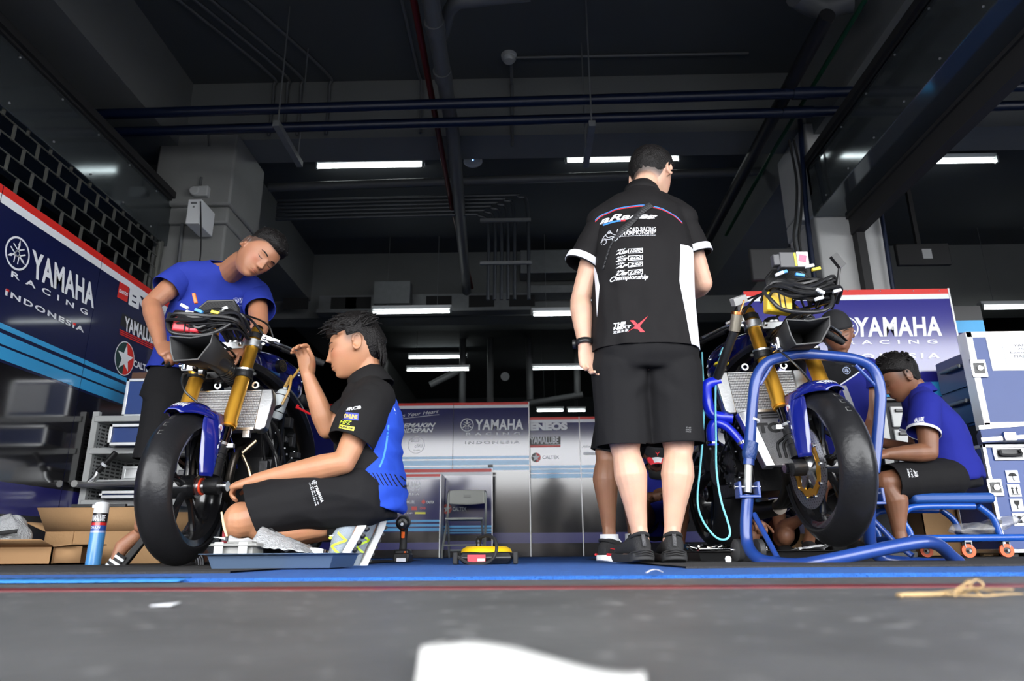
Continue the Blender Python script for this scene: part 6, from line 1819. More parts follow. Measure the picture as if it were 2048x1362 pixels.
def D_man():
    Y = 4.2
    a = Person(P(1680, 1118, 4.1), 'man in a dark cap and navy team shirt crouching behind the raised motorcycle', (0.20, 0.088, 0.048), 0.005, 1.02)
    shR, shL = P(1621, 752, Y), P(1736, 742, Y + .04)
    a.torso(P(1690, 935, Y + .22), P(1680, 822, Y + .06), P(1678, 722, Y), shL, shR, P(1722, 945, Y + .22), P(1660, 945, Y + .22))
    a.head(P(1673, 668, Y - .07), (-.16, -.86, -.36), (-.05, .2, 1), 1.10)
    elL, wrL = P(1741, 852, Y - .02), P(1728, 915, Y - .22); elR, wrR = P(1618, 850, Y - .05), P(1640, 915, Y - .25)
    a.arm(shL, elL, wrL, 1.05); a.arm(shR, elR, wrR, 1.05)
    hand(a.mb, wrL, (-.3, -.5, -.6), (0, -.6, .6), (-.8, .2, 0)); hand(a.mb, wrR, (.3, -.5, -.6), (0, -.6, .6), (.8, .2, 0))
    kL, kR = P(1716, 965, Y - .2), P(1640, 965, Y - .22)
    nL, nR = V((kL.x + .02, Y + .0, .09)), V((kR.x - .02, Y + .0, .09))
    a.leg(a.hipL, kL, nL, (0, 1, 0), .95); a.leg(a.hipR, kR, nR, (0, 1, 0), .95)
    a.build(); a.face(brow=.0026)
    a.hair(lambda x, y, z: short_line(x, y, z, .07, .0, -.05), lambda x, y, z: .004, .001)
    cap = lambda x, y, z: sm(z, (.030 if y > 0 else .012) - .003, (.030 if y > 0 else .012) + .004)
    c = a.hair(cap, lambda x, y, z: .012 + .008 * sm(z, .05, .1), .0, mats=mat('cap_cloth', (.008, .008, .010), .85), name='cap')
    b = MB()
    W = lambda x, y, z: a.hd.w(x, y, z)
    b.grid(lambda i, j: W(.075 + .085 * j, .02 + (-1 + 2 * i) * .068 * (1 - .35 * j * j), .036 - .022 * j - .016 * (2 * i - 1) ** 2), 12, 8)
    bo = b.build('cap_peak', MATS['cap_cloth'], c, solid=.005)
    b = MB(); b.grid(lambda i, j: W(.077 + .085 * (.82 + .1 * j), .02 + (-1 + 2 * i) * .066 * (1 - .35 * .8), .0405 - .022 * (.82 + .1 * j) - .016 * (2 * i - 1) ** 2), 12, 2); b.build('white_edge', M_PRINTW, bo, solid=.002)
    hemL, hemR = P(1747, 785, Y), P(1612, 800, Y - .02)
    sx = lambda px, py, yy=Y - .1: P(px, py, yy) - a.org
    m = masked(cloth('navy_shirt_with_black_shoulders', (0.012, 0.016, 0.17)), [
        (lambda x, y, z: (z + (x - sx(1678, 0).x).abs() * .62).gt(sx(0, 738).z + .085) * (x - sx(1678, 0).x).abs().gt(.05), (.006, .006, .007)),
        (lambda x, y, z: ((z + (x - sx(1678, 0).x).abs() * .62) - (sx(0, 738).z + .080)).abs().lt(.004) * (x - sx(1678, 0).x).abs().gt(.05), (.6, .6, .65)),
        (lambda x, y, z: (x + z * .25).between(sx(1716, 850).x + sx(1716, 850).z * .25, sx(1728, 850).x + sx(1728, 850).z * .25) * z.lt(sx(0, 790).z), (.30, .30, .32))])
    shirt, co = polo(a, m, ((shL, hemL), (shR, hemR)), P(1690, 945, Y + .2), ncut=V((0, -.3, 1)), seed=4, slm=M_NAVYSH)
    co.build('collar', mat('collar_black', (.006, .006, .007), .8), shirt, solid=.004)
    w = MB(); q = lambda x, y: P(x, y, Y - .2)
    put_text(w, 'ENEOS GX', q(1682, 731), q(1709, 733), q(1682.5, 726), bold=.05, shear=.2); fork_logo(w, q(1693, 741), V((1, 0, 0)), V((0, 0, 1)), .022)
    drape(w, bvh_of(shirt), a.org, None).build('lettering', mat('pale_blue_print', (.35, .42, .62), .5), shirt)
    w = MB(); w.add([q(1746, 766), q(1754, 764), q(1755, 768), q(1747, 770)], [(0, 1, 2, 3)]); drape(w, bvh_of([c_ for c_ in shirt.children if c_.name.startswith('sleeve')][0]), a.org, None).build('sleeve_badge', M_YELP, shirt)
    trousers(a, (kL, kR), M_BLKSHORT)
    for n_, f in ((nL, V((.1, -1, 0))), (nR, V((-.1, -1, 0)))): shoe(a.body, V((n_.x, n_.y + .05, .012)), f, (0, 0, 1), (M_SHOEB, M_SOLEB), k=1.0)
    return a
D_ = D_man()
# a crate for the crouching man to sit on
q = D_.pv
cr = thing('storage_crate', (q.x, q.y + .02, .0), 'low black crate that the man in the cap sits on behind the motorcycle', 'crate')
MB().span((q.x - .2, q.y - .14, .011), (q.x + .2, q.y + .2, q.z - .135)).build('box', M_BLACKM, cr, bevel=.01)
MB().span((q.x - .21, q.y - .15, q.z - .16), (q.x + .21, q.y + .21, q.z - .128)).build('lid', M_BLACK, cr, bevel=.008)

# ---------------------------------------------------------------- E: man seated on the blue stool
def E_man():
    Y = 3.85
    a = Person(P(1850, 1115, 3.85), 'man in a royal blue polo shirt sitting on the blue stool', (0.19, 0.082, 0.044), 0.0045, 1.0)
    shN, shF = P(1851, 812, Y - .16), P(1838, 812, Y + .17)
    a.torso(P(1902, 944, Y), P(1877, 862, Y), P(1836, 784, Y), shN, shF, P(1893, 954, Y - .10), P(1896, 954, Y + .10))
    a.head(P(1801, 755, Y - .02), (-.88, .22, -.52), (-.42, .0, .85), 1.04)
    el, wr = P(1858, 905, Y - .22), P(1772, 908, Y - .20)
    a.arm(shN, el, wr, 1.08); hand(a.mb, wr, V((-1, -.05, -.05)), V((0, .5, -.8)), V((0, .3, .8)), curls=(40, 45, 50, 50))
    elF, wrF = P(1832, 905, Y + .25), P(1765, 885, Y + .1)
    a.arm(shF, elF, wrF); hand(a.mb, wrF, V((-1, -.1, .05)), V((0, -.5, -.8)), V((0, -.3, .8)), curls=(40, 45, 50, 50))
    kN, kF = P(1772, 965, Y - .17), P(1775, 962, Y + .16)
    nN, nF = V((P(1803, 1085, Y - .17).x, Y - .17, .10)), V((P(1800, 1085, Y + .16).x, Y + .16, .10))
    a.leg(a.hipL, kN, nN, (1, 0, 0), 1.0); a.leg(a.hipR, kF, nF, (1, 0, 0), 1.0)
    a.fade = lambda x, y, z: .6 * sm(z, -.03, .02) * sm(-y, -.04, -.015)
    a.build(); a.face()
    rg = random.Random(3); lk = []
    for k in range(90):
        x = rg.uniform(-.065, .065); y = rg.uniform(-.09, .085); z = .118 * math.sqrt(max(0.02, 1 - (x / .082) ** 2 - (y / .105) ** 2))
        if z < .04: continue
        n = V((x / .0765 ** 2, y / .098 ** 2, z / .118 ** 2)).normalized(); p = V((x, y, z)) + n * .014
        d = V((rg.uniform(-.4, .4), .5, .3)); lk.append(([p, p + (d + n).normalized() * .018, p + d * .034 + n * .006], [.006, .0045, .001]))
    a.hair(lambda x, y, z: short_line(x, y, z, .058, .020, -.062), lambda x, y, z: .004 + .022 * sm(z, -.02, .08), .004, lk)
    hem, hemF = P(1847, 866, Y - .20), P(1830, 866, Y + .22)
    shirt, co = polo(a, cloth('royal_polo', (0.013, 0.018, 0.21)), ((shN, hem), (shF, hemF)), P(1916, 964, Y), hw=(.18, .185, .175, .178, .16, .066), hd=(.145, .145, .128, .124, .09, .066), ncut=V((-.6, 0, 1)), seed=6, folds=.008, rim=M_WHITECL)
    co.build('collar', MATS['royal_polo'], shirt, solid=.004)
    slv = [c_ for c_ in shirt.children if c_.name.startswith('sleeve')][0]; bs = bvh_of(shirt); w = MB(); q = lambda x, y: P(x, y, Y - .35)
    put_text(w, 'YAMALUBE', q(1819, 847), q(1848, 842), q(1819.5, 838), bold=.04, shear=.1); w.add([q(1820, 850), q(1849, 845), q(1849, 843), q(1820, 848)], [(0, 1, 2, 3)])
    drape(w, bvh_of(slv), a.org, None).build('sleeve_lettering', M_PRINTW, slv); w = MB()
    put_text(w, 'RACING', q(1882, 803), q(1898, 811), q(1883, 800), bold=.02)
    fork_logo(w, q(1871, 790), V((.85, .3, -.45)).normalized(), V((.4, 0, .9)).normalized(), .035)
    drape(w, bs, a.org, None).build('lettering', M_PRINTW, shirt)
    sh = trousers(a, (kN, kF), M_BLKSHORT, frac=.95)
    w = MB(); A0, U_, W_ = P(1810, 925, Y - .4), P(1818, 955, Y - .4) - P(1810, 925, Y - .4), P(1829, 924, Y - .4) - P(1810, 925, Y - .4)
    put_text(w, 'YAMAHA', A0 + U_ * .2 + W_ * .6, A0 + U_ + W_ * .6, A0 + U_ * .2 + W_ * 1.0, bold=.03); put_text(w, 'RACING', A0 + U_ * .1 + W_ * .3, A0 + U_ + W_ * .3, A0 + U_ * .1 + W_ * .48, bold=.02, space=1.6); put_text(w, 'INDONESIA', A0, A0 + U_, A0 + W_ * .18, bold=.02)
    drape(w, bvh_of(sh), a.org, None).build('lettering', M_PRINTW, sh)
    for n_, d in ((nN, V((-1, -.1, 0))), (nF, V((-1, .1, 0)))): shoe(a.body, V((n_.x + .05, n_.y, .012)), d, (0, 0, 1), (M_SHOEB, M_SOLEB), k=1.0)
    return a
E_ = E_man()

# ---------------------------------------------------------------- F: man hidden behind the standing man
def F_man():
    Y = 3.42
    a = Person(P(1225, 1122, Y), 'person mostly hidden behind the standing man, black shorts, red and white shoes', (0.27, 0.125, 0.07), 0.005, 0.95)
    shL, shR = P(1205, 560, Y), P(1338, 560, Y + .05)
    a.torso(P(1268, 770, Y), P(1272, 640, Y), P(1276, 525, Y), shL, shR, P(1238, 790, Y), P(1290, 790, Y))
    a.head(P(1282, 500, Y + .04), (.3, .9, -.5), V((0, .2, 1)), .92)
    elL, wrL = P(1187, 642, Y + .06), P(1225, 665, Y + .30)
    a.arm(shL, elL, wrL); hand(a.mb, wrL, (.5, .8, 0), (0, 0, -1), (.6, -.4, 0))
    elR, wrR = P(1340, 640, Y + .1), P(1320, 650, Y + .35)
    a.arm(shR, elR, wrR); hand(a.mb, wrR, (-.3, .8, 0), (0, 0, -1), (-.6, -.4, 0))
    kL, nL = P(1214, 905, Y + .02), P(1219, 1082, Y + .03); kR, nR = P(1254, 905, Y + .1), P(1268, 1080, Y + .2)
    a.leg(a.hipL, kL, nL, (-.5, -.8, 0), 1.08); a.leg(a.hipR, kR, nR, (0, -1, 0), 1.0)
    hL, fL = V((P(1200, 1100, Y).x, Y - .05, .006)), V((.75, .65, 0)); hR, fR = V((nR.x, nR.y - .05, .006)), V((.3, 1, 0))
    a.foot(hL, fL, (0, 0, 1)); a.foot(hR, fR, (0, 0, 1))
    a.build()
    a.hair(lambda x, y, z: short_line(x, y, z), lambda x, y, z: .004 + .016 * sm(z, -.02, .08), .004)
    hL_, hR_ = P(1195, 606, Y + .035), P(1339, 610, Y + .08)
    shirt, co = polo(a, M_DBLUE, ((shL, hL_), (shR, hR_)), P(1262, 790, Y), hw=(.172, .178, .162, .175, .162, .066), hd=(.135, .135, .125, .128, .09, .066), rim=M_WHITECL)
    co.build('collar', M_DBLUE, shirt, solid=.004)
    trousers(a, (kL, kR), M_BLKSHORT, frac=1.0, r=(.10, .085, .078))
    for n_, h, f in ((nL, hL, fL), (nR, hR, fR)):
        d = V((0, 0, 1)); MB().tube([n_ - d * .015, n_ + d * .03], [.044, .042], n=20, caps=False, smooth=False).build('sock', M_WHITECL, a.body, solid=.003)
        W, so = shoe(a.body, h, f, (0, 0, 1), (M_SHOEB, M_WHITESOLE, M_WHITE), k=1.08)
        for s in (-1, 1):
            e = MB(); e.tube([W(s * .034, -.0, .032), W(s * .045, .06, .028), W(s * .047, .10, .028)], .006, n=6); e.tube([W(s * .036, .02, .056), W(s * .042, .07, .05), W(s * .043, .14, .05), W(s * .046, .16, .04)], .0018, n=6)
            e.add([W(s * .0525, .13, .006), W(s * .0545, .19, .006), W(s * .0545, .19, .026), W(s * .0525, .13, .026)], [(0, 1, 2, 3)]); e.build('red_trim', M_REDCL, so)
    return a
F_ = F_man()

# ---------------------------------------------------------------- G and H: crouching people glimpsed between legs and under the motorcycle
def croucher(px, Y, label, head, sh, el, wr, kn, shirt_m, skin, fwd, bulk=.95, hips=1040):
    hx, hy = head
    a = Person(P(px, 1117, Y), label, skin, 0.006, bulk)
    shL, shR = P(sh[0][0], sh[0][1], Y), P(sh[1][0], sh[1][1], Y)
    nk = P((sh[0][0] + sh[1][0]) / 2, min(sh[0][1], sh[1][1]) - 14, Y - .04)
    a.torso(P(px, hips, Y + .25), P((px + (sh[0][0] + sh[1][0]) / 2) / 2, (hips + sh[0][1]) / 2, Y + .08), nk, shL, shR, P(px + 28, hips, Y + .22), P(px - 28, hips, Y + .22))
    a.head(P(hx, hy, Y - .10), fwd, V((0, -.3, 1)), 1.0)
    for s_, e_, w_ in zip((shL, shR), el, wr):
        e_, w_ = P(*e_), P(*w_); a.arm(s_, e_, w_, 1.0); hand(a.mb, w_, (w_ - e_), (0, -.4, -.9), ((-1 if s_ is shL else 1), .2, .2), curls=(40, 45, 50, 50))
    ks = [P(*k) for k in kn]
    ns = [V((k.x, k.y + .10, .09)) for k in ks]
    for hip, k, n_ in zip((a.hipL, a.hipR), ks, ns): a.leg(hip, k, n_, (0, 1, 0), 1.0)
    a.build()
    hems = [lerp(s_, P(*e_), .55) for s_, e_ in zip((shL, shR), el)]
    shirt, co = polo(a, shirt_m, list(zip((shL, shR), hems)), P(px, hips + 8, Y + .25), vox=.011, rim=M_WHITECL)
    co.build('collar', mat('collar_black', (.006, .006, .007), .8), shirt, solid=.004)
    trousers(a, ks, M_BLKSHORT, frac=.8)
    for n_ in ns: shoe(a.body, V((n_.x, n_.y + .05, .008)), V((0, -1, 0)), (0, 0, 1), (M_SHOEB, M_SOLEB), k=1.0)
    return a
G_ = croucher(1318, 5.0, 'person in a black cap crouching far back, seen between the legs of the standing man', (1312, 908), ((1358, 952), (1272, 952)), ((1372, 1000, 4.9), (1262, 1002, 4.85)), ((1330, 985, 4.65), (1330, 990, 4.62)), ((1362, 1010, 4.65), (1282, 1010, 4.65)), M_DBLUE, (.13, .055, .03), (-.1, -.75, -.62))
G_.face()
c = G_.hair(lambda x, y, z: sm(z, .018, .026), lambda x, y, z: .014 + .012 * sm(z, .05, .1), .0, mats=mat('cap_cloth', (0,) * 3), name='cap')
b = MB(); W = lambda x, y, z: G_.hd.w(x, y, z)
b.grid(lambda i, j: W((-1 + 2 * i) * .072 * (1 - .35 * j * j), .085 + .075 * j, .034 - .012 * j - .014 * (2 * i - 1) ** 2), 12, 8)
bo = b.build('cap_peak', MATS['cap_cloth'], c, solid=.005)
b = MB().mat(0); b.grid(lambda i, j: W((-1 + 2 * i) * .070 * (1 - .35 * j * j), .089 + .072 * j, .0385 - .012 * j - .014 * (2 * i - 1) ** 2), 12, 8)
b.mat(1).grid(lambda i, j: W((-1 + 2 * i) * .045 * (1 - .2 * j), .098 + .055 * j, .0425 - .012 * j - .014 * (2 * i - 1) ** 2), 8, 4); b.build('peak_print', [M_REDCL, M_PRINTW], bo, solid=.001)
b = MB(); p = W(0, .118, .075); u = G_.hd.r; v = G_.hd.u
for s_ in (-1, 1): b.tube([p, p + u * s_ * .014 + v * .014], .0025, n=6, smooth=False)
b.tube([p, p - v * .014], .0025, n=6, smooth=False); b.build('cap_mark', M_REDCL, c)
H_ = croucher(1530, 4.55, 'person in a navy shirt kneeling behind the raised motorcycle, only an elbow showing', (1490, 880), ((1545, 962), (1462, 955)), ((1562, 1058, 4.4), (1465, 1020, 4.45)), ((1605, 1036, 4.25), (1505, 1040, 4.2)), ((1570, 1072, 4.35), (1500, 1072, 4.35)), M_DBLUE, (.24, .105, .058), (-.2, -.8, -.4))
H_.hair(lambda x, y, z: short_line(x, y, z), lambda x, y, z: .004 + .016 * sm(z, -.02, .08), .004)
# ---------------------------------------------------------------- front stand under the raised motorcycle
M_STAND = mat('blue_enamel_stand', (0.012, 0.042, 0.21), 0.32, coat=0.3, bump=0.05, bscale=40, var=0.25, vscale=10)
M_STOOLB = mat('blue_enamel', (0.008, 0.07, 0.36), 0.3, coat=0.3)
M_RUBR = mat('castor_rubber', (0.04, 0.04, 0.042), 0.5, bump=0.2, bscale=80)
M_CARD = mat('cardboard', (0.40, 0.235, 0.11), 0.85, var=0.1, vscale=5, bump=0.1, bscale=60)
M_CARDD = mat('cardboard_inside', (0.33, 0.19, 0.09), 0.9)
st = thing('front_stand', P(1620, 1133, 2.6) * 1.0, 'blue tubular front stand arching over the wheel of the raised motorcycle', 'stand')
q = lambda x, y, Y: P(x, y, Y)
h = MB().tube([q(1497, 930, 2.80), q(1506, 800, 2.80), q(1514, 752, 2.80), q(1536, 724, 2.80), q(1572, 713, 2.80), q(1600, 708, 2.80), q(1650, 711, 2.80), q(1708, 718, 2.80), q(1744, 736, 2.80), q(1760, 775, 2.80), q(1759, 830, 2.80), q(1748, 945, 2.80)], .0215, n=18, res=5)
h.build('hoop', M_STAND, st)
for a_, b_ in (((1543, 730), (1520, 770)), ((1711, 730), (1755, 776))): MB().tube([q(*a_, 2.80), q(*b_, 2.80)], .0075, n=10, smooth=False).build('corner_brace', M_STAND, st)
MB().tube([q(1508, 838, 2.80), q(1507, 842, 2.80)], .0235, n=18, smooth=False).build('cable_tie', M_PRINTW, st)
MB().tube([q(1503, 884, 2.80), q(1499, 906, 2.80), q(1498, 918, 2.80)], [.027, .029, .024], n=16).build('tape_wrap', mat('blue_tape', (.012, .04, .16), .4, bump=.5, bscale=50), st)
for x0, x1, yy in ((1497, 1495, 930), (1748, 1742, 945)):
    MB().tube([q(x0, yy, 2.80), q(x1, yy + 55, 2.80)], .0155, n=16, smooth=False).build('inner_post', mat('zinc_post', (.42, .44, .43), .45, metal=.6, var=.2, vscale=25), st)
for x, yy, s_ in ((1495, 972, 1), (1741, 985, -1)):
    c = q(x, yy + 6, 2.80)
    f = MB()
    f.box(c + V((-.036, 0, .0)), (.012, .06, .055)).box(c + V((.036, 0, .0)), (.012, .06, .055)).box(c + V((0, 0, -.03)), (.085, .06, .012))
    fo = f.build('clevis', M_STAND, st, bevel=.003)
    MB().cyl(c + V((-.05, 0, .008)), c + V((.05, 0, .008)), .008, n=12).build('pin', M_CHROME, fo)
b = MB().tube([q(1496, 990, 2.80), q(1492, 1050, 2.80), q(1497, 1094, 2.78), q(1520, 1119, 2.70), q(1560, 1127, 2.62), q(1600, 1129, 2.55), q(1650, 1122, 2.50), q(1740, 1103, 2.50), q(1820, 1087, 2.52), q(1856, 1084, 2.55), q(1880, 1092, 2.6), q(1902, 1112, 2.66), q(1918, 1128, 2.72), q(1880, 1129, 2.80), q(1800, 1124, 2.86), q(1762, 1116, 2.88), q(1742, 1090, 2.86), q(1738, 1040, 2.82), q(1741, 1000, 2.80)], .0225, n=18, res=5)
b.build('base_frame', M_STAND, st)
MB().tube([q(1508, 1028, 2.80), q(1555, 1116, 2.66)], .010, n=10, smooth=False).tube([q(1742, 1035, 2.84), q(1793, 1088, 2.80), q(1825, 1112, 2.76)], .011, n=10, smooth=False).build('base_brace', M_STAND, st)
for x in (1478, 1520):
    c = PZ(x, 1127, .012); c = V((q(x, 1120, 2.86).x, 2.86, .012 + .042))
    MB().lathe([(0, -.018), (.030, -.018), (.042, -.010), (.042, .010), (.030, .018), (0, .018)], c, (1, .1, 0), n=28).build('wheel', M_RUBR, st)
    MB().cyl(c + V((-.03, 0, 0)), c + V((.03, 0, 0)), .009, n=12).build('wheel_bolt', M_CHROME, st)

# ---------------------------------------------------------------- tray with bits in front of the kneeling mechanic
zf = .011
tx0, tx1 = PZ(412, 1143, .008).x, PZ(655, 1141, .008).x
Yt = 2.14
a0, a1 = P(402, 1121, Yt), P(672, 1118, Yt)
tr = thing('drip_tray', ((a0.x + a1.x) / 2, Yt + .16, zf), 'shallow blue-grey metal tray on the mat before the kneeling mechanic', 'tray')
zt = .052
def tray(x0, x1, y0, y1, z0, z1, fl):
    rg = []
    for dx, z in ((fl, z0), (.012, z1 - .004), (0, z1), (-.008, z1)):
        rg.append([V((x0 + dx, y0 + dx, z)), V((x1 - dx, y0 + dx, z)), V((x1 - dx, y1 - dx, z)), V((x0 + dx, y1 - dx, z))])
    mb = MB().rings(rg, caps=False); mb.f.append([0, 1, 2, 3][::-1]); mb.m.append(0); return mb
tray(a0.x, a1.x, Yt, Yt + .34, zf, zt, .024).build('pan', mat('blue_grey_enamel', (.055, .085, .14), .28, coat=.4), tr, solid=.003, bevel=.002)
pb = P(475, 1108, Yt + .12)
bx = thing('plastic_box', (pb.x, pb.y, zf), 'small worn clear plastic box with dirty parts in the metal tray', 'box')
cb = V((pb.x, Yt + .14, .062))
M_CLEARP = mat('cloudy_plastic', (.26, .26, .25), .35, var=.5, vscale=18)
tray(cb.x - .066, cb.x + .066, Yt + .085, Yt + .2, zf + .003, .077, .010).build('box', M_CLEARP, bx, solid=.003)
MB().span((cb.x - .072, Yt + .079, .077), (cb.x + .072, Yt + .206, .084)).span((cb.x - .03, Yt + .1, .084), (cb.x + .05, Yt + .18, .090)).build('lid', M_CLEARP, bx, bevel=.006)
for dx in (-.045, .03): MB().span((cb.x + dx - .014, Yt + .078, .05), (cb.x + dx + .014, Yt + .083, .088)).build('clasp', M_LOUVRE, bx, bevel=.002)
b0 = P(452, 1093, Yt + .15); b0.z = .092
bt = P(443, 1024, Yt + .17)
br = thing('paint_brush', b0, 'thin wooden-handled brush standing in the plastic box', 'brush')
MB().tube([b0 + V((0, 0, .012)), lerp(b0, bt, .5), bt], [.0035, .0045, .003], n=8).build('handle', mat('pale_wood', (.62, .47, .28), .6), br)
MB().tube([b0, b0 + V((0, 0, .014))], .005, n=8, smooth=False).build('bristles', M_DGREY, br)
def sheet(name, fn, nu, nv, m, lab, cat, th=.0015, group=None):
    o = MB().grid(fn, nu, nv).build(name, m, sharp=180, solid=th); return tag(o, lab, cat, group)
pc = P(510, 1100, Yt + .2)
def crum(i, j):
    x = lerp(P(432, 1100, Yt + .23).x, P(578, 1100, Yt + .23).x, i); y = Yt + .20 + .14 * j
    z = .058 + .075 * (1 - i) ** .7 * (1 - j * .2) * .6 + .012 * noise.noise(V((x * 30, y * 30, 1))) + .012 * j
    return V((x, y, z))
sheet('paper_sheet', crum, 14, 10, mat('white_paper', (.78, .78, .80), .7), 'crumpled white sheet of paper in the metal tray', 'paper')
sheet('red_cloth', lambda i, j: V((lerp(P(431, 1100, Yt + .26).x, P(452, 1100, Yt + .26).x, i), Yt + .30 + .02 * i, .055 + (.075 - .06 * i) * j)), 4, 4, mat('maroon', (.18, .005, .012), .7), 'corner of a dark red cloth behind the plastic box in the tray', 'cloth')
M_BUB = mat('bubble_wrap', (.42, .43, .44), .25, bump=1.0, bscale=170, coat=.5)
def bub(i, j):
    x = lerp(P(516, 1100, Yt + .2).x, P(628, 1100, Yt + .2).x, i); y = Yt + .13 + .16 * j
    z = .055 + .09 * (1 - i) ** .8 * math.sin(.25 + j * 2.2) * .9 + .006 * noise.noise(V((x * 60, y * 60, 4)))
    return V((x, y, z))
sheet('bubble_wrap', bub, 26, 16, M_BUB, 'grey crumple of bubble wrap lying in the metal tray', 'wrapping')
tag(MB().tube([P(524, 1092, Yt + .2), P(530, 1070, Yt + .22), P(541, 1057, Yt + .23), P(552, 1068, Yt + .22), P(558, 1082, Yt + .2)], .0025, n=6).build('cable', M_BLACKM), 'thin black wire looping up out of the metal tray', 'cable')
tag(MB().tube([P(565, 1117, Yt + .1), P(580, 1111, Yt + .09), P(598, 1113, Yt + .09), P(606, 1117, Yt + .1)], .0025, n=6).build('cable', M_BLACKM), 'short black wire curled at the front of the tray', 'cable')
c = P(632, 1107, Yt + .24)
tr2 = thing('tape_roll', (c.x, c.y, .03), 'small roll with a silver rim lying in the tray by the grey shoe', 'tape')
MB().lathe([(.022, -.012), (.040, -.012), (.040, .012), (.022, .012)], V((c.x, c.y, .048)), (0, .25, 1), n=24, closed=True).build('rim', M_CHROME, tr2)
MB().lathe([(.0, -.016), (.038, -.016), (.038, -.012), (0, -.012)], V((c.x, c.y, .048)), (0, .25, 1), n=24).build('base', M_BLACK, tr2)

# ---------------------------------------------------------------- spray can, boxes and bubble wrap at the left
c0 = P(186, 1127, 3.42); ct = P(192, 1003, 3.42); Hc = ct.z - .012
sc = thing('spray_can', (c0.x, 3.42, .012), 'tall blue spray can with a white cap on the black mat', 'can')
C = V((c0.x, 3.42, .012))
rc = .033
MB().lathe([(0, 0), (rc, 0), (rc, Hc * .80), (rc * .9, Hc * .825), (0, Hc * .825)], C, n=32).build('body', masked(mat('spray_can_print', (.06, .25, .56), .3, coat=.4), [(lambda x, y, z: z.gt(Hc * .50), (.02, .07, .30)), (lambda x, y, z: z.gt(Hc * .66), (.012, .012, .014)), (lambda x, y, z: z.between(Hc * .615, Hc * .66), (.55, .02, .02)), (lambda x, y, z: z.between(Hc * .50, Hc * .53), (.35, .42, .65))]), sc)
MB().lathe([(0, Hc * .81), (rc * 1.0, Hc * .81), (rc * .98, Hc * .96), (rc * .8, Hc * .985), (0, Hc * 1.0)], C, n=32).box(C + V((-rc * .9, -.012, Hc * .92)), (.012, .016, .016)).build('cap', M_WHITE, sc, sharp=30)
def wrap(mb, txt, z0, z1, a0_, a1_, r, **k):
    t_ = MB(); put_text(t_, txt, V((0, 0, 0)), V((1, 0, 0)), V((0, 1, 0)), **k); t_ = refine(t_, .08)
    mb.add([C + V((r * math.sin(lerp(a0_, a1_, p.x)), -r * math.cos(lerp(a0_, a1_, p.x)), lerp(z0, z1, p.y))) for p in t_.v], t_.f)
w = MB(); wrap(w, 'YAMALUBE', Hc * .68, Hc * .78, R(-50), R(70), rc + .001, bold=.03); wrap(w, 'CHAIN', Hc * .56, Hc * .60, R(-40), R(40), rc + .001, bold=.02)
w.build('lettering', M_PRINTW, sc)
def carton(name, p0, p1, y0, y1, z0, z1, flaps, lab, m=M_CARD):
    t_ = thing(name, ((p0 + p1) / 2, (y0 + y1) / 2, z0), lab, 'box')
    w_ = .006
    MB().span((p0, y0, z0), (p1, y1, z0 + w_)).span((p0, y0, z0), (p1, y0 + w_, z1)).span((p0, y1 - w_, z0), (p1, y1, z1)).span((p0, y0, z0), (p0 + w_, y1, z1)).span((p1 - w_, y0, z0), (p1, y1, z1)).build('body', m, t_)
    for a_, b_, d_ in flaps:
        a_, b_, d_ = V(a_), V(b_), V(d_)
        MB().add([a_, b_, b_ + d_, a_ + d_], [(0, 1, 2, 3)]).build('flap', m, t_, solid=.005)
    return t_
x0, x1 = P(92, 1060, 3.9).x, P(330, 1060, 3.9).x
zb = P(100, 1063, 3.9).z
bxo = carton('cardboard_box', x0, x1, 3.9, 4.25, .012, zb, [((x0 - .0, 3.9, zb), (x1, 3.9, zb), (-.05, -.03, .125)), ((x0, 4.25, zb), (x1, 4.25, zb), (0, .05, .12)), ((x0, 3.9, zb), (x0, 4.25, zb), (-.12, 0, .05))], 'large open brown cardboard box below the shelf')
MB().span(P(142, 1014, 3.86), P(255, 1008, 3.88)).build('black_tape', M_BLACK, bxo)
MB().span((P(141, 1090, 3.89).x, 3.895, zb * .1), (P(141, 1090, 3.89).x + .004, 3.9, zb)).build('seam', M_CARDD, bxo)
x0, x1 = P(-30, 1100, 3.5).x, P(105, 1100, 3.5).x
z2 = P(100, 1093, 3.5).z
carton('cardboard_box', x0, x1, 3.5, 3.8, .012, z2, [((x0, 3.5, z2), (x1, 3.5, z2), (.0, -.1, .03)), ((x1, 3.5, z2), (x1, 3.8, z2), (.10, -.02, .01)), ((x1 + .0, 3.52, .02), (x1 + .0, 3.52, z2), (.12, 0.02, 0))], 'small open cardboard box at the left edge holding bubble wrap', M_CARDD)
c = P(14, 1072, 3.6)
def bw(i, j):
    a = 2 * math.pi * i; b_ = math.pi * j
    r = .095 * (1 + .16 * noise.noise(V((math.cos(a) * 2, math.sin(a) * 2, b_ * 1.5))))
    return c + V((r * 1.1 * math.sin(b_) * math.cos(a), r * .8 * math.sin(b_) * math.sin(a), r * 1.05 * math.cos(b_)))
t_ = tag(MB().grid(bw, 40, 24).build('wrapped_part', M_BUB, sharp=180), 'part wrapped in bubble wrap at the left edge', 'wrapped part')
tag(MB().grid(lambda i, j: c + V((-.12 + .24 * i, -.10 - .01 * math.sin(i * 3), -.02 + .02 * j + .03 * i)), 10, 2).build('strip', M_BLACKM, t_, solid=.003), None)

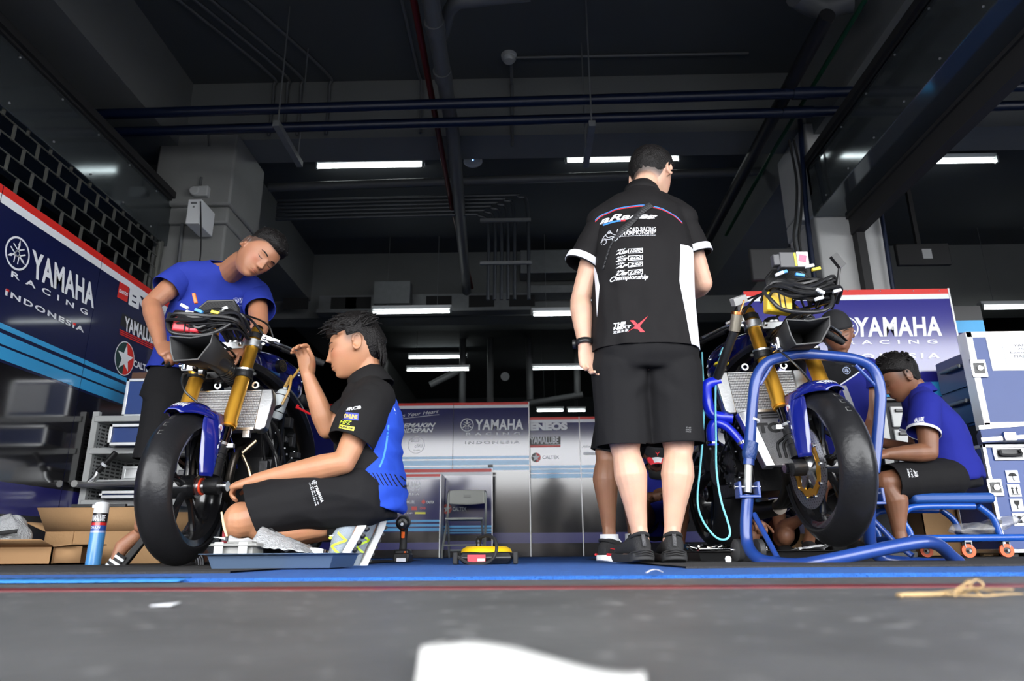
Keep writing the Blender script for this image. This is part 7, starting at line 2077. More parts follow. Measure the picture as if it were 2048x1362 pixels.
# ---------------------------------------------------------------- shelf with cases at the left
def frame_box(x0, x1, y0, y1, z0, z1, m): return MB().span((x0, y0, z0), (x1, y1, z1))
Ys = 4.55
sx0, sx1 = P(160, 1000, Ys).x + .01, P(352, 1000, Ys).x
zl = [P(200, yy, Ys).z for yy in (1006, 968, 902, 838)]
sh = thing('shelf_unit', ((sx0 + sx1) / 2, Ys, .012), 'light grey perforated steel shelf unit behind the spray can', 'shelf')
for x in (sx0, sx1): MB().span((x - .02, Ys, .012), (x + .02, Ys + .03, zl[3] + .05)).span((x - .02, Ys + .4, .012), (x + .02, Ys + .43, zl[3] + .05)).build('upright', M_LOUVRE, sh)
for z in zl: MB().span((sx0, Ys - .01, z - .02), (sx1, Ys + .42, z + .02)).build('shelf', M_LOUVRE, sh, bevel=.004)
M_PERF = mat('perforated_enamel', (.40, .41, .41), .4)
masked(M_PERF, [(lambda x, y, z: (z.mod(.024) - .012).abs().lt(.006) * ((y + z * 0).mod(.06) - .03).abs().lt(.022), (.02, .02, .02))])
for x in (sx0 + .01,):
    MB().span((x - .004, Ys + .03, .03), (x + .004, Ys + .4, zl[3])).build('side_sheet', M_PERF, sh)
MB().span((sx0 + .02, Ys + .425, .03), (sx0 + .26, Ys + .432, zl[3])).build('back_sheet', masked(mat('perforated_back', (.40, .41, .41), .4), [(lambda x, y, z: (z.mod(.024) - .012).abs().lt(.006) * ((x + z * 0).mod(.06) - .03).abs().lt(.022), (.02, .02, .02))]), sh)
M_CASEB = mat('blue_laminate', (.012, .045, .20), .4)
def flight(name, x0, x1, y0, y1, z0, z1, lab, m=M_CASEB):
    t_ = thing(name, ((x0 + x1) / 2, (y0 + y1) / 2, z0), lab, 'case')
    MB().span((x0 + .004, y0 + .004, z0 + .004), (x1 - .004, y1 - .004, z1 - .004)).build('panel', m, t_)
    e = MB(); w_ = .022
    for x in (x0, x1 - w_):
        for y in (y0, y1 - w_): e.span((x, y, z0), (x + w_, y + w_, z1))
    for z in (z0, z1 - w_):
        for y in (y0, y1 - w_): e.span((x0, y, z), (x1, y + w_, z + w_))
        for x in (x0, x1 - w_): e.span((x, y0, z), (x + w_, y1, z + w_))
    e.build('edge_profile', M_ALU, t_, bevel=.003)
    return t_
cx0, cx1 = P(247, 800, 4.60).x, P(372, 800, 4.60).x
f1 = flight('flight_case', cx0, cx1, 4.60, 4.94, zl[3] + .02, P(250, 757, 4.60).z, 'blue case with aluminium edges and a white sheet, on top of the shelf')
MB().span((P(291, 800, 4.59).x, 4.594, P(291, 822, 4.60).z), (cx1 - .03, 4.602, P(291, 766, 4.60).z)).build('paper_label', M_PRINTW, f1)
tag(MB().span((P(264, 750, 4.65).x, 4.65, P(264, 757, 4.60).z), (P(312, 750, 4.65).x, 4.90, P(264, 745, 4.65).z)).build('flat_box', mat('brown_box', (.10, .045, .025), .7)), 'flat brown box lying on the blue case', 'box')
for k, (za, zb_, l) in enumerate(((zl[2], zl[3], 'upper'), (zl[0], zl[1], 'bottom'))):
    flight('flight_case', P(242, 900, 4.63).x, sx1 - .03, 4.63, 4.48, za + .021, zb_ - .05, 'blue case on the ' + l + ' shelf behind the front wheel')
k = flight('metal_case', P(243, 950, 4.61).x, P(285, 950, 4.61).x + .1, 4.61, 4.90, zl[1] + .021, P(243, 932, 4.61).z, 'small silver case on the middle shelf', M_ALU)
# bare swingarm with a black grip, lying along the shelf front
sw = thing('spare_swingarm', P(220, 968, 4.45), 'bare aluminium machine part with a black handle lying along the shelf', 'machine part')
q = lambda x, y: P(x, y, 4.47)
MB().tube([q(154, 968), q(185, 969), q(230, 968), q(300, 966)], [.022, .027, .025, .024], n=10, flat=.7).cyl(q(154, 968) + V((0, -.03, 0)), q(154, 968) + V((0, .03, 0)), .022, n=18).build('arm', mat('raw_cast_aluminium', (.38, .38, .38), .4, metal=.8), sw)
MB().tube([q(178, 965), q(190, 955), q(196, 943)], .018, n=10).build('neck', M_ALU, sw)
MB().tube([q(196, 943), q(232, 905)], .019, n=12, smooth=False).build('handle', M_BLACK, sw)
MB().tube([q(207, 931), q(211, 927)], .0205, n=12, smooth=False).build('white_band', M_PRINTW, sw)
# braces that carry it on the shelf
MB().span((q(165, 975).x, 4.48, zl[1] + .02), (q(300, 975).x, 5.0, q(165, 974).z)).build('mount', M_LOUVRE, sw)

# ---------------------------------------------------------------- cordless impact driver, hose reel, folding chair
Yd = 3.85
q = lambda x, y, dy=0: P(x, y, Yd + dy)
dr = thing('cordless_driver', V((q(805, 1120).x, Yd, .007)), 'black and orange cordless impact driver standing on the carpet', 'drill')
cz_ = q(806, 1046)
MB().lathe([(0, -.075), (.012, -.075), (.014, -.055), (.026, -.05), (.034, -.03), (.038, 0), (.038, .09), (.030, .11), (0, .115)], cz_, (-.12, 1, .1), n=24).build('head', M_BLACK, dr)
MB().cyl(cz_ + V((.009, -.078, -.008)), cz_ + V((.012, -.10, -.01)), .011, .009, n=6).build('chuck', M_ALU, dr)
MB().tube([cz_ + V((0, .04, -.02)), cz_ + V((-.002, .05, -.08)), cz_ + V((-.004, .05, -.14))], [.022, .019, .021], n=14).build('grip', M_BLACKM, dr)
MB().tube([cz_ + V((0, .015, -.045)), cz_ + V((-.002, .022, -.075))], .010, n=8).span(cz_ + V((-.012, .0, -.035)), cz_ + V((.012, .02, -.025))).build('trigger', mat('orange_trim', (.75, .13, .02), .4), dr)
zt_ = cz_.z - .135
MB().span((cz_.x - .042, Yd - .0, .04), (cz_.x + .038, Yd + .1, zt_)).build('battery_shoe', M_BLACK, dr, bevel=.01)
bb = MB().span((cz_.x - .045, Yd - .015, .007), (cz_.x + .041, Yd + .11, .055)).build('battery', M_BLACK, dr, bevel=.008)
MB().span((cz_.x - .024, Yd - .018, .012), (cz_.x + .024, Yd - .014, .030)).build('battery_label', M_PRINTW, bb)
MB().span((cz_.x + .012, Yd - .004, zt_ - .018), (cz_.x + .022, Yd - .001, zt_ - .010)).build('badge', MATS['orange_trim'], dr)
Yr = 3.0
q = lambda x, y, dy=0: P(x, y, Yr + dy)
rl = thing('hose_reel', V((q(970, 1128).x, Yr + .1, .007)), 'low yellow and black air hose unit lying on the carpet by the folding chair', 'air hose')
xl, xr, xc = q(912, 1110).x, q(1030, 1110).x, q(972, 1110).x
MB().rings([[V((xl + .01 + a_, Yr + a_, z)), V((xr - .01 - a_, Yr + a_, z)), V((xr - a_, Yr + .2, z)), V((xl + a_, Yr + .2, z))] for a_, z in ((.02, .007), (.0, .03), (.012, .055))]).build('base', M_BLACK, rl, bevel=.006)
MB().lathe([(0, .078), (.085, .078), (.105, .066), (.110, .053), (0, .053)], V((xc - .005, Yr + .12, 0)), n=40).build('yellow_disc', mat('yellow_enamel', (.78, .50, .01), .35), rl)
for x, a_ in ((xl - .005, 0), (xr + .0, 1)): MB().span((x - .008, Yr - .01, .007), (x + .012, Yr + .05, .055)).build('end_foot', M_BLACKM, rl, bevel=.004)
lb = MB().span((q(935, 1117).x, Yr - .004, .016), (q(971, 1117).x, Yr + .0, .044)).build('label', mat('red_label', (.60, .03, .05), .4), rl)
MB().span((q(955, 1117).x, Yr - .006, .019), (q(970, 1117).x, Yr - .003, .029)).build('label_white', M_PRINTW, lb)
w = MB()
for k_, t__ in enumerate(('CAUTION', 'AIR 10 BAR')): put_text(w, t__, V((q(937, 1117).x, Yr - .007, .033 + .005 * k_)), V((q(952, 1117).x, Yr - .007, .033 + .005 * k_)), V((q(937, 1117).x, Yr - .007, .0365 + .005 * k_)))
MB().lathe([(0, .078), (.012, .078), (.010, .09), (.013, .095), (.010, .105), (.014, .112), (0, .116)], V((q(953, 1100).x, Yr + .12, 0)), n=16).build('valve', M_BLACK, rl)
MB().tube([V((q(953, 1090).x, Yr + .12, .115)), q(960, 1075, .1), q(976, 1071, .06), q(990, 1080, .0), q(993, 1100, -.03), q(985, 1118, -.03), q(968, 1127, -.02), q(940, 1127, -.01), q(925, 1120, .0), q(914, 1112, .01)], .007, n=8).build('hose', M_BLACKM, rl)
# folding chair
Yc = 7.9
ch = thing('folding_chair', V((P(925, 1117, Yc).x, Yc + .2, .007)), 'grey plastic and steel folding chair before the printed panels', 'chair')
M_CHAIR = mat('warm_grey_plastic', (.36, .37, .34), .5)
M_CHT = mat('grey_chair_tube', (.30, .31, .30), .4, metal=.3)
q = lambda x, y, dy=0: P(x, y, Yc + dy)
cl, cr_ = q(889, 1000).x, q(968, 1000).x; zs_ = q(925, 1038, .1).z; zt_ = q(925, 974).z; cm = (cl + cr_) / 2
bk = MB(); 
def bp_(i, j):
    x = lerp(cl + .012, cr_ - .012, i); zt1 = zt_ - .012 * abs(2 * i - 1) ** 4; zb1 = zt_ - .155 - .012 * math.sin(i * math.pi)
    return V((x, Yc + .36 + .03 * math.sin(i * math.pi), lerp(zb1, zt1, j)))
bk.grid(bp_, 16, 8).build('backrest', M_CHAIR, ch, solid=.02, bevel=.006)
MB().rings([[V((cl + .01, Yc + .0, z)), V((cr_ - .01, Yc + .0, z)), V((cr_ - .03, Yc + .36, z)), V((cl + .03, Yc + .36, z))] for z in (zs_ - .012, zs_ + .012)]).build('seat', M_CHAIR, ch, bevel=.008)
for x, s_ in ((cl, -1), (cr_, 1)):
    MB().tube([V((x - s_ * .02, Yc + .36, zt_ - .01)), V((x - s_ * .0, Yc + .37, zt_ - .06)), V((x, Yc + .33, zs_ + .02)), V((x + s_ * .01, Yc - .02, .10)), V((x + s_ * .012, Yc - .05, .007))], .013, n=10).build('front_leg', M_CHT, ch)
    MB().tube([V((x - s_ * .02, Yc + .05, zs_ - .01)), V((x - s_ * .03, Yc + .16, zs_ - .07)), V((x - s_ * .015, Yc + .46, .007))], .012, n=10, smooth=False).build('rear_leg', M_CHT, ch)
MB().tube([V((cl + .0, Yc - .02, .14)), V((cr_, Yc - .02, .14))], .010, n=8).build('crossbar', M_CHT, ch)
MB().tube([V((cl + .02, Yc + .42, .09)), V((cr_ - .02, Yc + .42, .09))], .010, n=8).build('rear_crossbar', M_CHT, ch)
MB().span((cm - .04, Yc + .345 + .02, zt_ - .085), (cm + .04, Yc + .375, zt_ - .055)).build('moulded_mark', mat('mark_grey', (.28, .29, .27), .5), ch)

# ---------------------------------------------------------------- blue stool with castors, right
Y0 = 3.62
sl = thing('mechanic_stool', V((E_.pv.x - .05, 3.85, .012)), 'blue rolling work stool under the seated man', 'stool')
q = lambda x, y, dy=0: P(x, y, Y0 + dy)
zs_ = E_.pv.z - .14
xa, xb = q(1830, 985).x, q(1988, 985).x + .02
MB().span((xa, Y0 + .02, zs_ - .035), (xb, Y0 + .42, zs_ + .015)).build('cushion', mat('blue_vinyl', (.008, .06, .26), .5, bump=.1, bscale=30), sl, bevel=.016)
ze = .105
for y in (Y0 + .05, Y0 + .38):
    MB().tube([V((xb - .1, y, zs_ - .05)), V((xa + .04, y, zs_ - .05)), V((xa - .035, y, zs_ - .07)), V((xa - .055, y, zs_ - .12)), V((xa - .035, y, .14)), V((xa - .03, y, ze))], .017, n=12, res=5).build('leg', M_STOOLB, sl)
for y in (Y0 + .05, Y0 + .38): MB().tube([V((xb - .08, y, zs_ - .05)), V((xb - .02, y, .2)), V((xb + .0, y, ze))], .016, n=12).build('leg', M_STOOLB, sl)
bs_ = MB()
xr_ = q(2060, 1088).x
bs_.tube([V((xa - .04, Y0 + .03, ze)), V((xr_, Y0 + .03, ze)), V((xr_, Y0 + .40, ze)), V((xa - .04, Y0 + .40, ze)), V((xa - .04, Y0 + .03, ze))], .017, n=10, smooth=False)
bs_.span((q(1890, 1090).x, Y0 + .03, ze - .008), (xr_, Y0 + .4, ze + .004)).build('base_tray', M_STOOLB, sl)
M_ORC = mat('orange_castor', (.72, .10, .02), .4)
for x, y in ((q(1843, 1106).x, Y0 + .36), (q(1945, 1106).x, Y0 + .03), (q(2030, 1106).x, Y0 + .06), (q(1938, 1106).x, Y0 + .38)):
    cst = MB().span((x - .018, y - .012, ze - .045), (x - .013, y + .012, ze - .012)).span((x + .013, y - .012, ze - .045), (x + .018, y + .012, ze - .012)).span((x - .018, y - .014, ze - .02), (x + .018, y + .014, ze - .012)).cyl(V((x, y - .02, .044)), V((x, y + .02, .044)), .007, n=10)
    cst.build('castor_fork', M_GALV, sl)
    wq = MB().lathe([(.016, -.009), (.032, -.009), (.032, .009), (.016, .009)], V((x, y, .044)), (.15, 1, 0), n=24, closed=True).build('castor_wheel', M_ORC, sl)
    MB().cyl(V((x, y - .008, .044)), V((x, y + .008, .044)), .0165, n=18).build('castor_hub', M_BLACK, wq)
# clear bag of tools on the base tray
c = q(1955, 1062, .15); c.z = ze + .03
M_BAG = mat('clear_film', (.55, .55, .56), .08, alpha=.35, coat=1.0)
bgo = thing('tool_bag', (c.x, c.y, ze + .01), 'clear plastic bag with a black tool on the base tray of the stool', 'bag')
def bagf(i, j):
    a = 2 * math.pi * i; b_ = math.pi * j
    p = V((.17 * math.sin(b_) * math.cos(a), .10 * math.sin(b_) * math.sin(a), .035 * math.cos(b_)))
    return c + V((.01, 0, .012)) + p * (1 + .3 * noise.noise(p * 25)) + V((.02, 0, max(0, p.x) * .35))
MB().grid(bagf, 40, 20).build('film', M_BAG, bgo, sharp=180)
MB().span(c + V((-.10, -.03, -.01)), c + V((.10, .03, .01))).tube([c + V((.02, 0, .01)), c + V((.08, 0, .05)), c + V((.13, 0, .05))], .014, n=8).build('black_tool', M_BLACKM, bgo, bevel=.006)
# cardboard behind the stool
x0, x1 = P(1838, 1050, 4.5).x, P(1975, 1050, 4.5).x
carton('cardboard_box', x0, x1, 4.45, 4.8, .012, P(1838, 965, 4.5).z, [], 'plain brown cardboard box behind the blue stool')
tag(MB().span((P(1945, 1000, 4.3).x, 4.3, .012), (P(1966, 1000, 4.3).x, 4.36, P(1945, 968, 4.3).z)).build('cardboard_tube', mat('pale_cardboard', (.55, .36, .19), .8), bevel=.006), 'pale upright cardboard strip beside the brown box behind the stool', 'cardboard')
carton('cardboard_box', P(1540, 1080, 4.75).x, P(1625, 1080, 4.75).x, 4.75, 5.0, .012, P(1540, 1068, 4.75).z, [], 'brown cardboard box on the floor seen behind the raised front wheel')

# ---------------------------------------------------------------- drawers and flight cases at the right
t_ = thing('drawer_cabinet', V((P(1800, 1100, 4.7).x, 4.7, .012)), 'grey and black drawer cabinet beyond the arms of the seated man', 'cabinet')
xa, xb = P(1769, 900, 4.62).x, P(1834, 900, 4.62).x; zt_ = P(1800, 803, 4.62).z
MB().span((xa, 4.62, .012), (xb, 5.0, zt_)).build('carcass', M_BLACKM, t_, bevel=.01)
MB().span((xa - .02, 4.6, zt_), (xb + .02, 5.02, zt_ + .03)).build('top', M_BLACK, t_, bevel=.008)
MB().span((xa - .012, 4.61, .05), (xa + .045, 4.622, zt_ - .02)).build('side_post', M_LOUVRE, t_)
nd = 6
for k in range(nd):
    za = lerp(.06, zt_ - .02, k / nd); zb_ = lerp(.06, zt_ - .02, (k + 1) / nd) - .015
    d = MB().span((xa + .075, 4.605, za), (xb - .02, 4.622, zb_)).build('drawer', M_LOUVRE if k % 2 == 0 or k > 3 else M_GALV, t_, bevel=.006)
    MB().span((xa + .1, 4.59, zb_ - .04), (xb - .05, 4.607, zb_ - .02)).build('pull', M_BLACK, d, bevel=.003)
# blue drawer cabinet, turned
A_0, A_1 = P(1872, 728, 5.0), P(1962, 693, 4.52)
A_1.z = A_0.z
U_ = (A_1 - A_0); U_.z = 0; L_ = U_.length; U_.normalize(); N_ = V((U_.y, -U_.x, 0))
zb1 = P(1900, 852, 4.85).z
t_ = thing('tool_cabinet', (A_0 + A_1) / 2 * 1.0 + V((0, 0, -A_0.z + .012)), 'dark blue tool cabinet with two deep drawers behind the seated man', 'cabinet')
M_CAB = mat('dark_blue_enamel', (.006, .022, .10), .35, coat=.3)
def obox(mb, u0, u1, n0, n1, z0, z1):
    vs = [V((A_0.x, A_0.y, 0)) + U_ * u + N_ * n + V((0, 0, z)) for u in (u0, u1) for n in (n0, n1) for z in (z0, z1)]
    return mb.add(vs, [(0, 1, 3, 2), (4, 6, 7, 5), (0, 4, 5, 1), (2, 3, 7, 6), (0, 2, 6, 4), (1, 5, 7, 3)])
obox(MB(), 0, L_, -.40, 0, .012, zb1 - .02).build('base', M_BLACKM, t_, fixn=True)
obox(MB(), 0, L_, -.40, 0, zb1 - .02, A_0.z).build('carcass', M_CAB, t_, fixn=True, bevel=.006)
zm = lerp(zb1, A_0.z, .5)
for za, zb_ in ((zb1, zm - .006), (zm + .006, A_0.z - .01)):
    d = obox(MB(), .01, L_ - .01, 0, .014, za, zb_).build('drawer', M_CAB, t_, fixn=True, bevel=.003)
    hz = lerp(za, zb_, .62)
    p0 = V((A_0.x, A_0.y, hz)) + U_ * (L_ * .22) + N_ * .05; p1 = p0 + U_ * (L_ * .42)
    MB().cyl(p0, p1, .014, n=12).build('handle', M_GALV, d)
    for p in (p0, p1): MB().cyl(p - N_ * .045, p, .012, n=10).build('handle_foot', M_ALU, d)
# flight case with its lid up
Yf = 4.05
q = lambda x, y, dy=0: P(x, y, Yf + dy)
xl = q(1966, 900).x; xr = xl + .85; zt_ = q(1966, 888).z
fc = flight('flight_case', xl, xr, Yf, Yf + .36, .03, zt_, 'large blue flight case with an open lid at the right edge', M_CASEB)
for x in (xl + .03, xr - .1): MB().span((x, Yf + .02, .008), (x + .06, Yf + .08, .032)).span((x, Yf + .28, .008), (x + .06, Yf + .34, .032)).build('foot', M_BLACKM, fc)
def latch(parent, c, w_=.085, hh=.10):
    d = MB().span(c + V((-w_ / 2, -.006, -hh / 2)), c + V((w_ / 2, .004, hh / 2))).build('latch', M_CHROME, parent, bevel=.004)
    MB().span(c + V((-w_ * .33, -.011, -hh * .3)), c + V((w_ * .33, -.006, hh * .3))).build('latch_recess', M_BLACK, d)
    MB().lathe([(0, -.008), (.016, -.008), (.016, 0), (0, 0)], c + V((0, -.008, 0)), (0, 1, 0), n=14).box(c + V((0, -.016, 0)), (.034, .008, .012)).build('latch_knob', M_CHROME, d)
latch(fc, V((q(1990, 975).x, Yf, q(1990, 975).z)))
hc = V((q(2017, 902).x, Yf, q(2017, 905).z))
d = MB().span(hc + V((-.09, -.004, -.045)), hc + V((.09, .003, .03))).build('handle_plate', M_CHROME, fc, bevel=.012)
MB().span(hc + V((-.07, -.007, -.03)), hc + V((.07, -.003, .02))).build('handle_recess', M_BLACK, d)
MB().tube([hc + V((-.055, -.012, .012)), hc + V((-.05, -.02, -.015)), hc + V((.05, -.02, -.015)), hc + V((.055, -.012, .012))], .008, n=8).build('handle', M_BLACKM, d)
# handling symbols
for k, (px, py) in enumerate(((2022, 953), (2026, 981), (2031, 1010), (2036, 1039))):
    c = V((q(px, py).x + .008, Yf + .0005, q(px, py).z))
    s_ = MB().span(c + V((-.034, -.002, -.034)), c + V((.034, .001, .034))).build('symbol_sticker', M_PRINTW, fc)
    w = MB(); o = lambda x, z: c + V((x, -.0035, z))
    if k == 0:
        w.add([o(.024 * math.cos(R(a)), .001 + .02 * math.sin(R(a))) for a in range(0, 181, 15)], [list(range(13))]); w.tube([o(0, .02), o(0, -.018), o(.004, -.023), o(.009, -.018)], .0014, n=4)
    elif k == 1:
        for x in (-.012, .012): w.add([o(x - .004, -.018), o(x + .004, -.018), o(x + .004, .008), o(x - .004, .008)], [(0, 1, 2, 3)]); w.add([o(x - .009, .008), o(x + .009, .008), o(x, .022)], [(0, 1, 2)])
        w.add([o(-.024, -.025), o(.024, -.025), o(.024, -.022), o(-.024, -.022)], [(0, 1, 2, 3)])
    elif k == 2:
        w.add([o(-.016, .024), o(-.014, .006), o(-.004, -.004), o(-.002, -.018), o(-.012, -.023), o(.012, -.023), o(.002, -.018), o(.004, -.004), o(.014, .006), o(.016, .024)], [list(range(10))])
    else:
        w.add([o(-.012, -.02), o(.012, -.02), o(.012, 0), o(-.012, 0)], [(0, 1, 2, 3)]); w.add([o(-.009, .002), o(.009, .002), o(.009, .02), o(-.009, .02)], [(0, 1, 2, 3)])
        for a_ in (-1, 1): w.tube([o(-.028, -.026 * a_), o(.028, .026 * a_)], .0016, n=4, smooth=False)
    w.build('symbol', M_BLACKM, s_)
# shallow drawer tray between body and lid
mt = MB(); z0, z1 = zt_ + .004, q(1960, 856).z - .0
c0, c1_ = V((q(1958, 870).x, Yf - .02, 0)), V((q(2048, 850).x + .25, Yf - .30, 0))
U2 = (c1_ - c0).normalized(); N2 = V((-U2.y, U2.x, 0))
vs = [c0 + U2 * u + N2 * n + V((0, 0, z)) for u in (0, .75) for n in (0, .34) for z in (z0, z1)]
mt.add(vs, [(0, 1, 3, 2), (4, 6, 7, 5), (0, 4, 5, 1), (2, 3, 7, 6), (0, 2, 6, 4), (1, 5, 7, 3)])
ft = thing('case_tray', (c0 + U2 * .37 + N2 * .25) + V((0, 0, z0)), 'shallow blue tray with metal edges turned across the open flight case', 'case')
mt.build('body', M_CASEB, ft, fixn=True)
e = MB()
for z in (z0 + .006, z1 - .012): e.add([c0 + U2 * u + N2 * n + V((0, 0, z + dz)) for u in (-.004, .754) for n in (-.006, .0) for dz in (0, .022)], [(0, 1, 3, 2), (4, 6, 7, 5), (0, 4, 5, 1), (2, 3, 7, 6), (0, 2, 6, 4), (1, 5, 7, 3)])
e.build('edge_profile', M_ALU, ft, fixn=True)
e = MB(); cc = c0 + U2 * .13 + V((0, 0, (z0 + z1) / 2 - .02)); e.box(cc - N2 * .008, (.07, .02, .05)); e.build('catch', M_CHROME, ft, bevel=.004)
# open lid
Yl = Yf + .365
q = lambda x, y: P(x, y, Yl)
lz1 = q(1931, 664).z; lz0 = q(1965, 858).z
M_LIDP = mat('pale_blue_laminate', (.055, .085, .23), .5, coat=.0, coat_rough=.2, var=.12, vscale=3)
xl0 = q(1948, 760).x
ld = MB().span((xl0 + .02, Yl - .005, lz0 + .02), (xl0 + .95, Yl + .05, lz1 - .02)).build('lid', M_LIDP, fc); ld['label'] = 'pale blue raised lid with a printed sheet'
e = MB(); w_ = .042
e.span((xl0, Yl - .01, lz0), (xl0 + w_, Yl + .08, lz1)).span((xl0, Yl - .01, lz1 - w_), (xl0 + .97, Yl + .08, lz1)).span((xl0, Yl - .01, lz0), (xl0 + .97, Yl + .08, lz0 + w_)).span((xl0 + .93, Yl - .01, lz0), (xl0 + .97, Yl + .08, lz1))
e.build('edge_profile', mat('bright_aluminium', (.75, .75, .75), .4, metal=.3), ld, bevel=.004)
latch(ld, V((q(1955, 738).x, Yl - .012, q(1955, 738).z)), .10, .12)
s_ = MB().span(V((q(1984, 742).x, Yl - .009, q(1984, 742).z)), V((xl0 + .75, Yl - .005, q(1984, 673).z))).build('printed_sheet', M_PRINTW, ld)
w = MB(); xs = q(1998, 700).x + .02
for k, tx in enumerate(('YAMAHA MOTOR', '2SJMSD/MT-09', 'Laem Chabang Port', 'MADE IN INDONESIA', 'C/NO. 1', '00009-00')):
    z = q(1998, 694.5 + 7.3 * k).z; half = (.17, .15, .20, .18, .07, .09)[k]; xc = xs + .24
    put_text(w, tx, V((xc - half, Yl - .011, z)), V((xc + half, Yl - .011, z)), V((xc - half, Yl - .011, z + .016)), bold=.0)
bxa, bxb, bza, bzb = xs, xs + .48, q(1998, 729).z, q(1998, 688).z
for a_, b_ in (((bxa, bza), (bxb, bza + .001)), ((bxa, bzb), (bxb, bzb + .001)), ((bxa, bza), (bxa + .001, bzb)), ((bxb, bza), (bxb + .001, bzb))): w.span((a_[0], Yl - .0108, a_[1]), (b_[0], Yl - .0102, b_[1]))
w.build('lettering', mat('grey_ink', (.10, .10, .12), .6), s_)
# narrow printed board behind the lid
p0, p1 = P(1916, 700, 5.3), P(1946, 612, 5.3)
bd = thing('display_panel', (p0.x + .1, 5.3, .012), 'narrow blue printed board with a red corner behind the open lid', 'panel')
MB().span((p0.x, 5.3, .012), (p0.x + .24, 5.33, p1.z)).build('board', M_NAVY, bd)
e = MB().mat(0).span((p0.x, 5.298, p1.z - .22), (p0.x + .24, 5.3, p1.z - .12)).mat(1).add([V((p0.x + .02, 5.298, p0.z - .05)), V((p0.x + .24, 5.298, p0.z - .05)), V((p0.x + .24, 5.298, p0.z + .06))], [(0, 1, 2)]).mat(2).span((p0.x, 5.298, p1.z - .12), (p0.x + .24, 5.3, p1.z))
e.build('printed_bands', [M_SKYB, M_REDCL, M_BLACK], bd)

# ---------------------------------------------------------------- cyan lead, tools and trays on the floor
lead = MB().tube([P(1441, 716, 2.98), P(1433, 740, 2.96), P(1431, 800, 2.92), P(1432, 880, 2.88), P(1433, 940, 2.84), P(1442, 1000, 2.82), P(1456, 1045, 2.82), P(1460, 1068, 2.82), P(1450, 1079, 2.82), P(1430, 1073, 2.82), P(1405, 1040, 2.82), P(1395, 1000, 2.82), P(1400, 940, 2.86), P(1405, 880, 2.9), P(1408, 800, 2.98), P(1404, 705, 3.05)], .0042, n=8, res=6)
lo = thing('charging_lead', P(1450, 1079, 2.82), 'light cyan cable hanging in a loop beside the raised motorcycle', 'cable')
M_CYAN = mat('cyan_plastic', (.16, .52, .60), .4)
lead.build('cable', M_CYAN, lo)
MB().box(P(1448, 706, 2.98), (.034, .022, .04), Matrix.Rotation(R(28), 3, 'Y')).box(P(1442, 718, 2.98), (.018, .016, .03), Matrix.Rotation(R(28), 3, 'Y')).build('plug', M_CYAN, lo, bevel=.003)
x0, x1 = P(1392, 1110, 3.1).x, P(1700, 1110, 3.1).x
tl = thing('floor_tray', ((x0 + x1) / 2, 3.2, .012), 'low black tray on the mat under the raised motorcycle', 'tray')
tray(x0, x1, 3.08, 3.42, .012, .05, .02).build('pan', M_BLACK, tl, solid=.003)
for k, (xa, xb, yy, r_, lab) in enumerate(((1385, 1530, 1086, .008, 'long chrome extension bar lying across the black tray'), (1395, 1500, 1093, .006, 'thinner steel bar lying across the front of the black tray'))):
    z_ = .050 + r_ + .004; a_ = P(xa, yy, 3.2 - .05 * k); b_ = P(xb, yy, 3.26 - .05 * k); a_.z = b_.z = z_
    o = MB().cyl(a_, b_, r_, n=10).cyl(a_, a_ + (b_ - a_).normalized() * .04, r_ * 2.2, n=12).cyl(b_ - (b_ - a_).normalized() * .03, b_, r_ * 1.8, n=12)
    tag(o.build('extension_bar', M_CHROME), lab, 'tool')
rg = random.Random(4)
for k, (px, py) in enumerate(((1382, 1088), (1398, 1092), (1412, 1086), (1420, 1094), (1436, 1089), (1520, 1090))):
    p = P(px, py, 3.14 + .02 * k); p.z = .066
    d = V((rg.uniform(-1, 1), rg.uniform(-.4, .4), .15)).normalized()
    tag(MB().cyl(p - d * .02, p + d * .02, .013, n=12).cyl(p + d * .02, p + d * .034, .009, n=8).build('socket_bit', M_CHROME), 'small chrome socket piled on the black tray behind the dark shoes', 'tool', 'sockets on the black tray')
p = PZ(1407, 1122, .012)
tag(MB().lathe([(0, 0), (.010, 0), (.012, .012), (.008, .02), (0, .022)], V((p.x, 2.7, .012)), n=14).build('white_cap', M_WHITE), 'tiny white plastic cap on the mat by the dark shoes', 'cap')
c = P(1625, 1105, 3.0); c.z = .05
def rag(i, j): return V((P(1600, 1105, 3.0).x + .14 * i, 3.0 + .1 * j, .053 + .02 * abs(noise.noise(V((i * 3, j * 3, 2)))) + .02 * i * (1 - j)))
sheet('paper_towel', rag, 12, 8, mat('towel_white', (.6, .6, .62), .8), 'crumpled white paper towel on the black tray under the front wheel', 'paper')

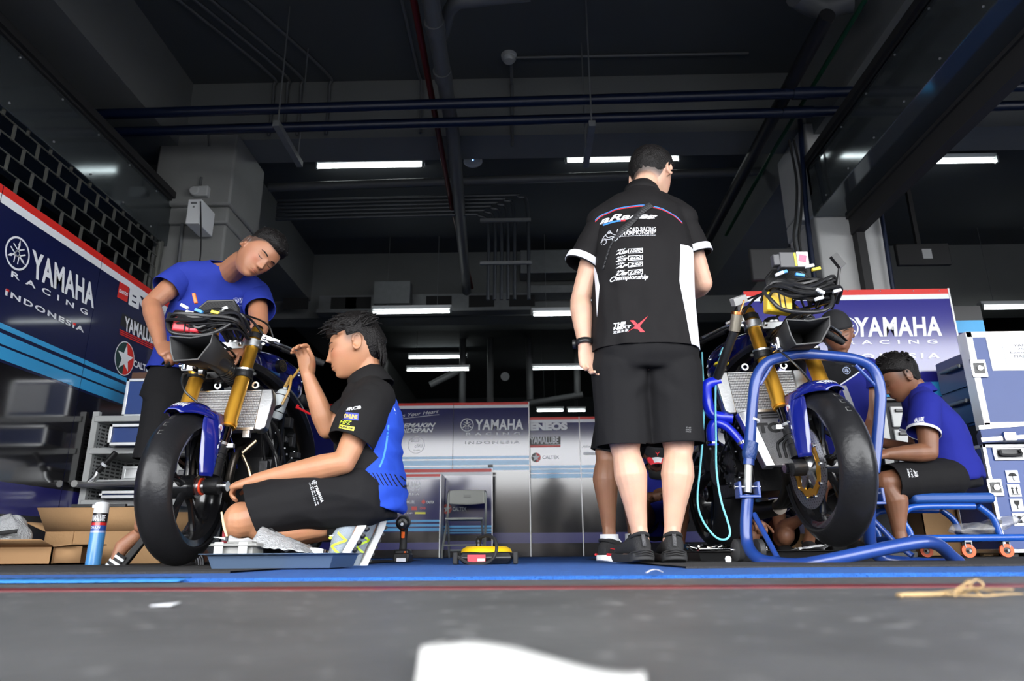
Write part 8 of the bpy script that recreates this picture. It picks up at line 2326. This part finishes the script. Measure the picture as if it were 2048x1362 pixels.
# ---------------------------------------------------------------- litter in the foreground
tw = MB(); M_STRAW = mat('dry_straw', (.40, .27, .13), .8, var=.25, vscale=30)
q = lambda x, y, z: PZ(x, 1196, .004) * 0 + V((P(x, y, PZ(1900, 1197, .0).y).x, PZ(1900, 1197, .0).y + .02 * math.sin(x), max(.0035, P(x, y, PZ(1900, 1197, 0).y).z + z)))
tw.tube([q(1783, 1189, 0), q(1800, 1194, 0), q(1850, 1198, 0), q(1900, 1197, 0), q(1930, 1190, 0), q(1950, 1175, 0)], [.0014, .002, .0024, .002, .0016, .001], n=8)
for pts in ([(1920, 1196), (1950, 1186), (1980, 1180), (2010, 1178), (2025, 1182)], [(1890, 1196), (1910, 1180), (1935, 1162), (1950, 1168), (1965, 1185)], [(1900, 1198), (1940, 1192), (1990, 1186), (2022, 1186)], [(1930, 1190), (1940, 1172), (1933, 1158), (1915, 1170)], [(1940, 1194), (1955, 1170), (1948, 1162)], [(1880, 1195), (1900, 1185), (1920, 1176), (1960, 1178)]):
    tw.tube([q(x, y, 0) for x, y in pts], [.0011, .0009, .0005], n=6)
tag(tw.build('dry_twig', M_STRAW), 'dry straw-coloured twig lying on the red line at the right', 'twig')
p = PZ(335, 1212, .001)
sheet('paper_scrap', lambda i, j: p + V((-.012 + .02 * i, -.010 + .02 * j, .001 + .002 * i * j)), 4, 3, M_PRINTW, 'small white paper scrap on the concrete at the left', 'paper scrap', .0006)
p = PZ(1316, 1149, .008)
sheet('paper_scrap', lambda i, j: p + V((-.02 + .03 * i, .02 * j, .003 + .006 * math.sin(i * 3))), 4, 3, M_PRINTW, 'tiny white scrap on the carpet edge below the standing man', 'paper scrap', .0006)
# the pale sheet right in front of the camera, far out of focus
def near(i, j):
    px = lerp(842, 1288, i); top = 1296 - 14 * math.sin(min(1, i * 5) * 1.57) + 52 * sm(i, .0, .9)
    p = PZ(px + (1 - j) * (-14 if i < .02 else 0), lerp(1420, top, j), .004)
    return V((p.x, p.y, .002 + .002 * math.sin(i * 5) + .002 * j))
sheet('paper_sheet', near, 20, 10, mat('bright_paper', (.80, .80, .78), .6), 'blurred white sheet of paper on the ground right before the camera', 'paper', .001)
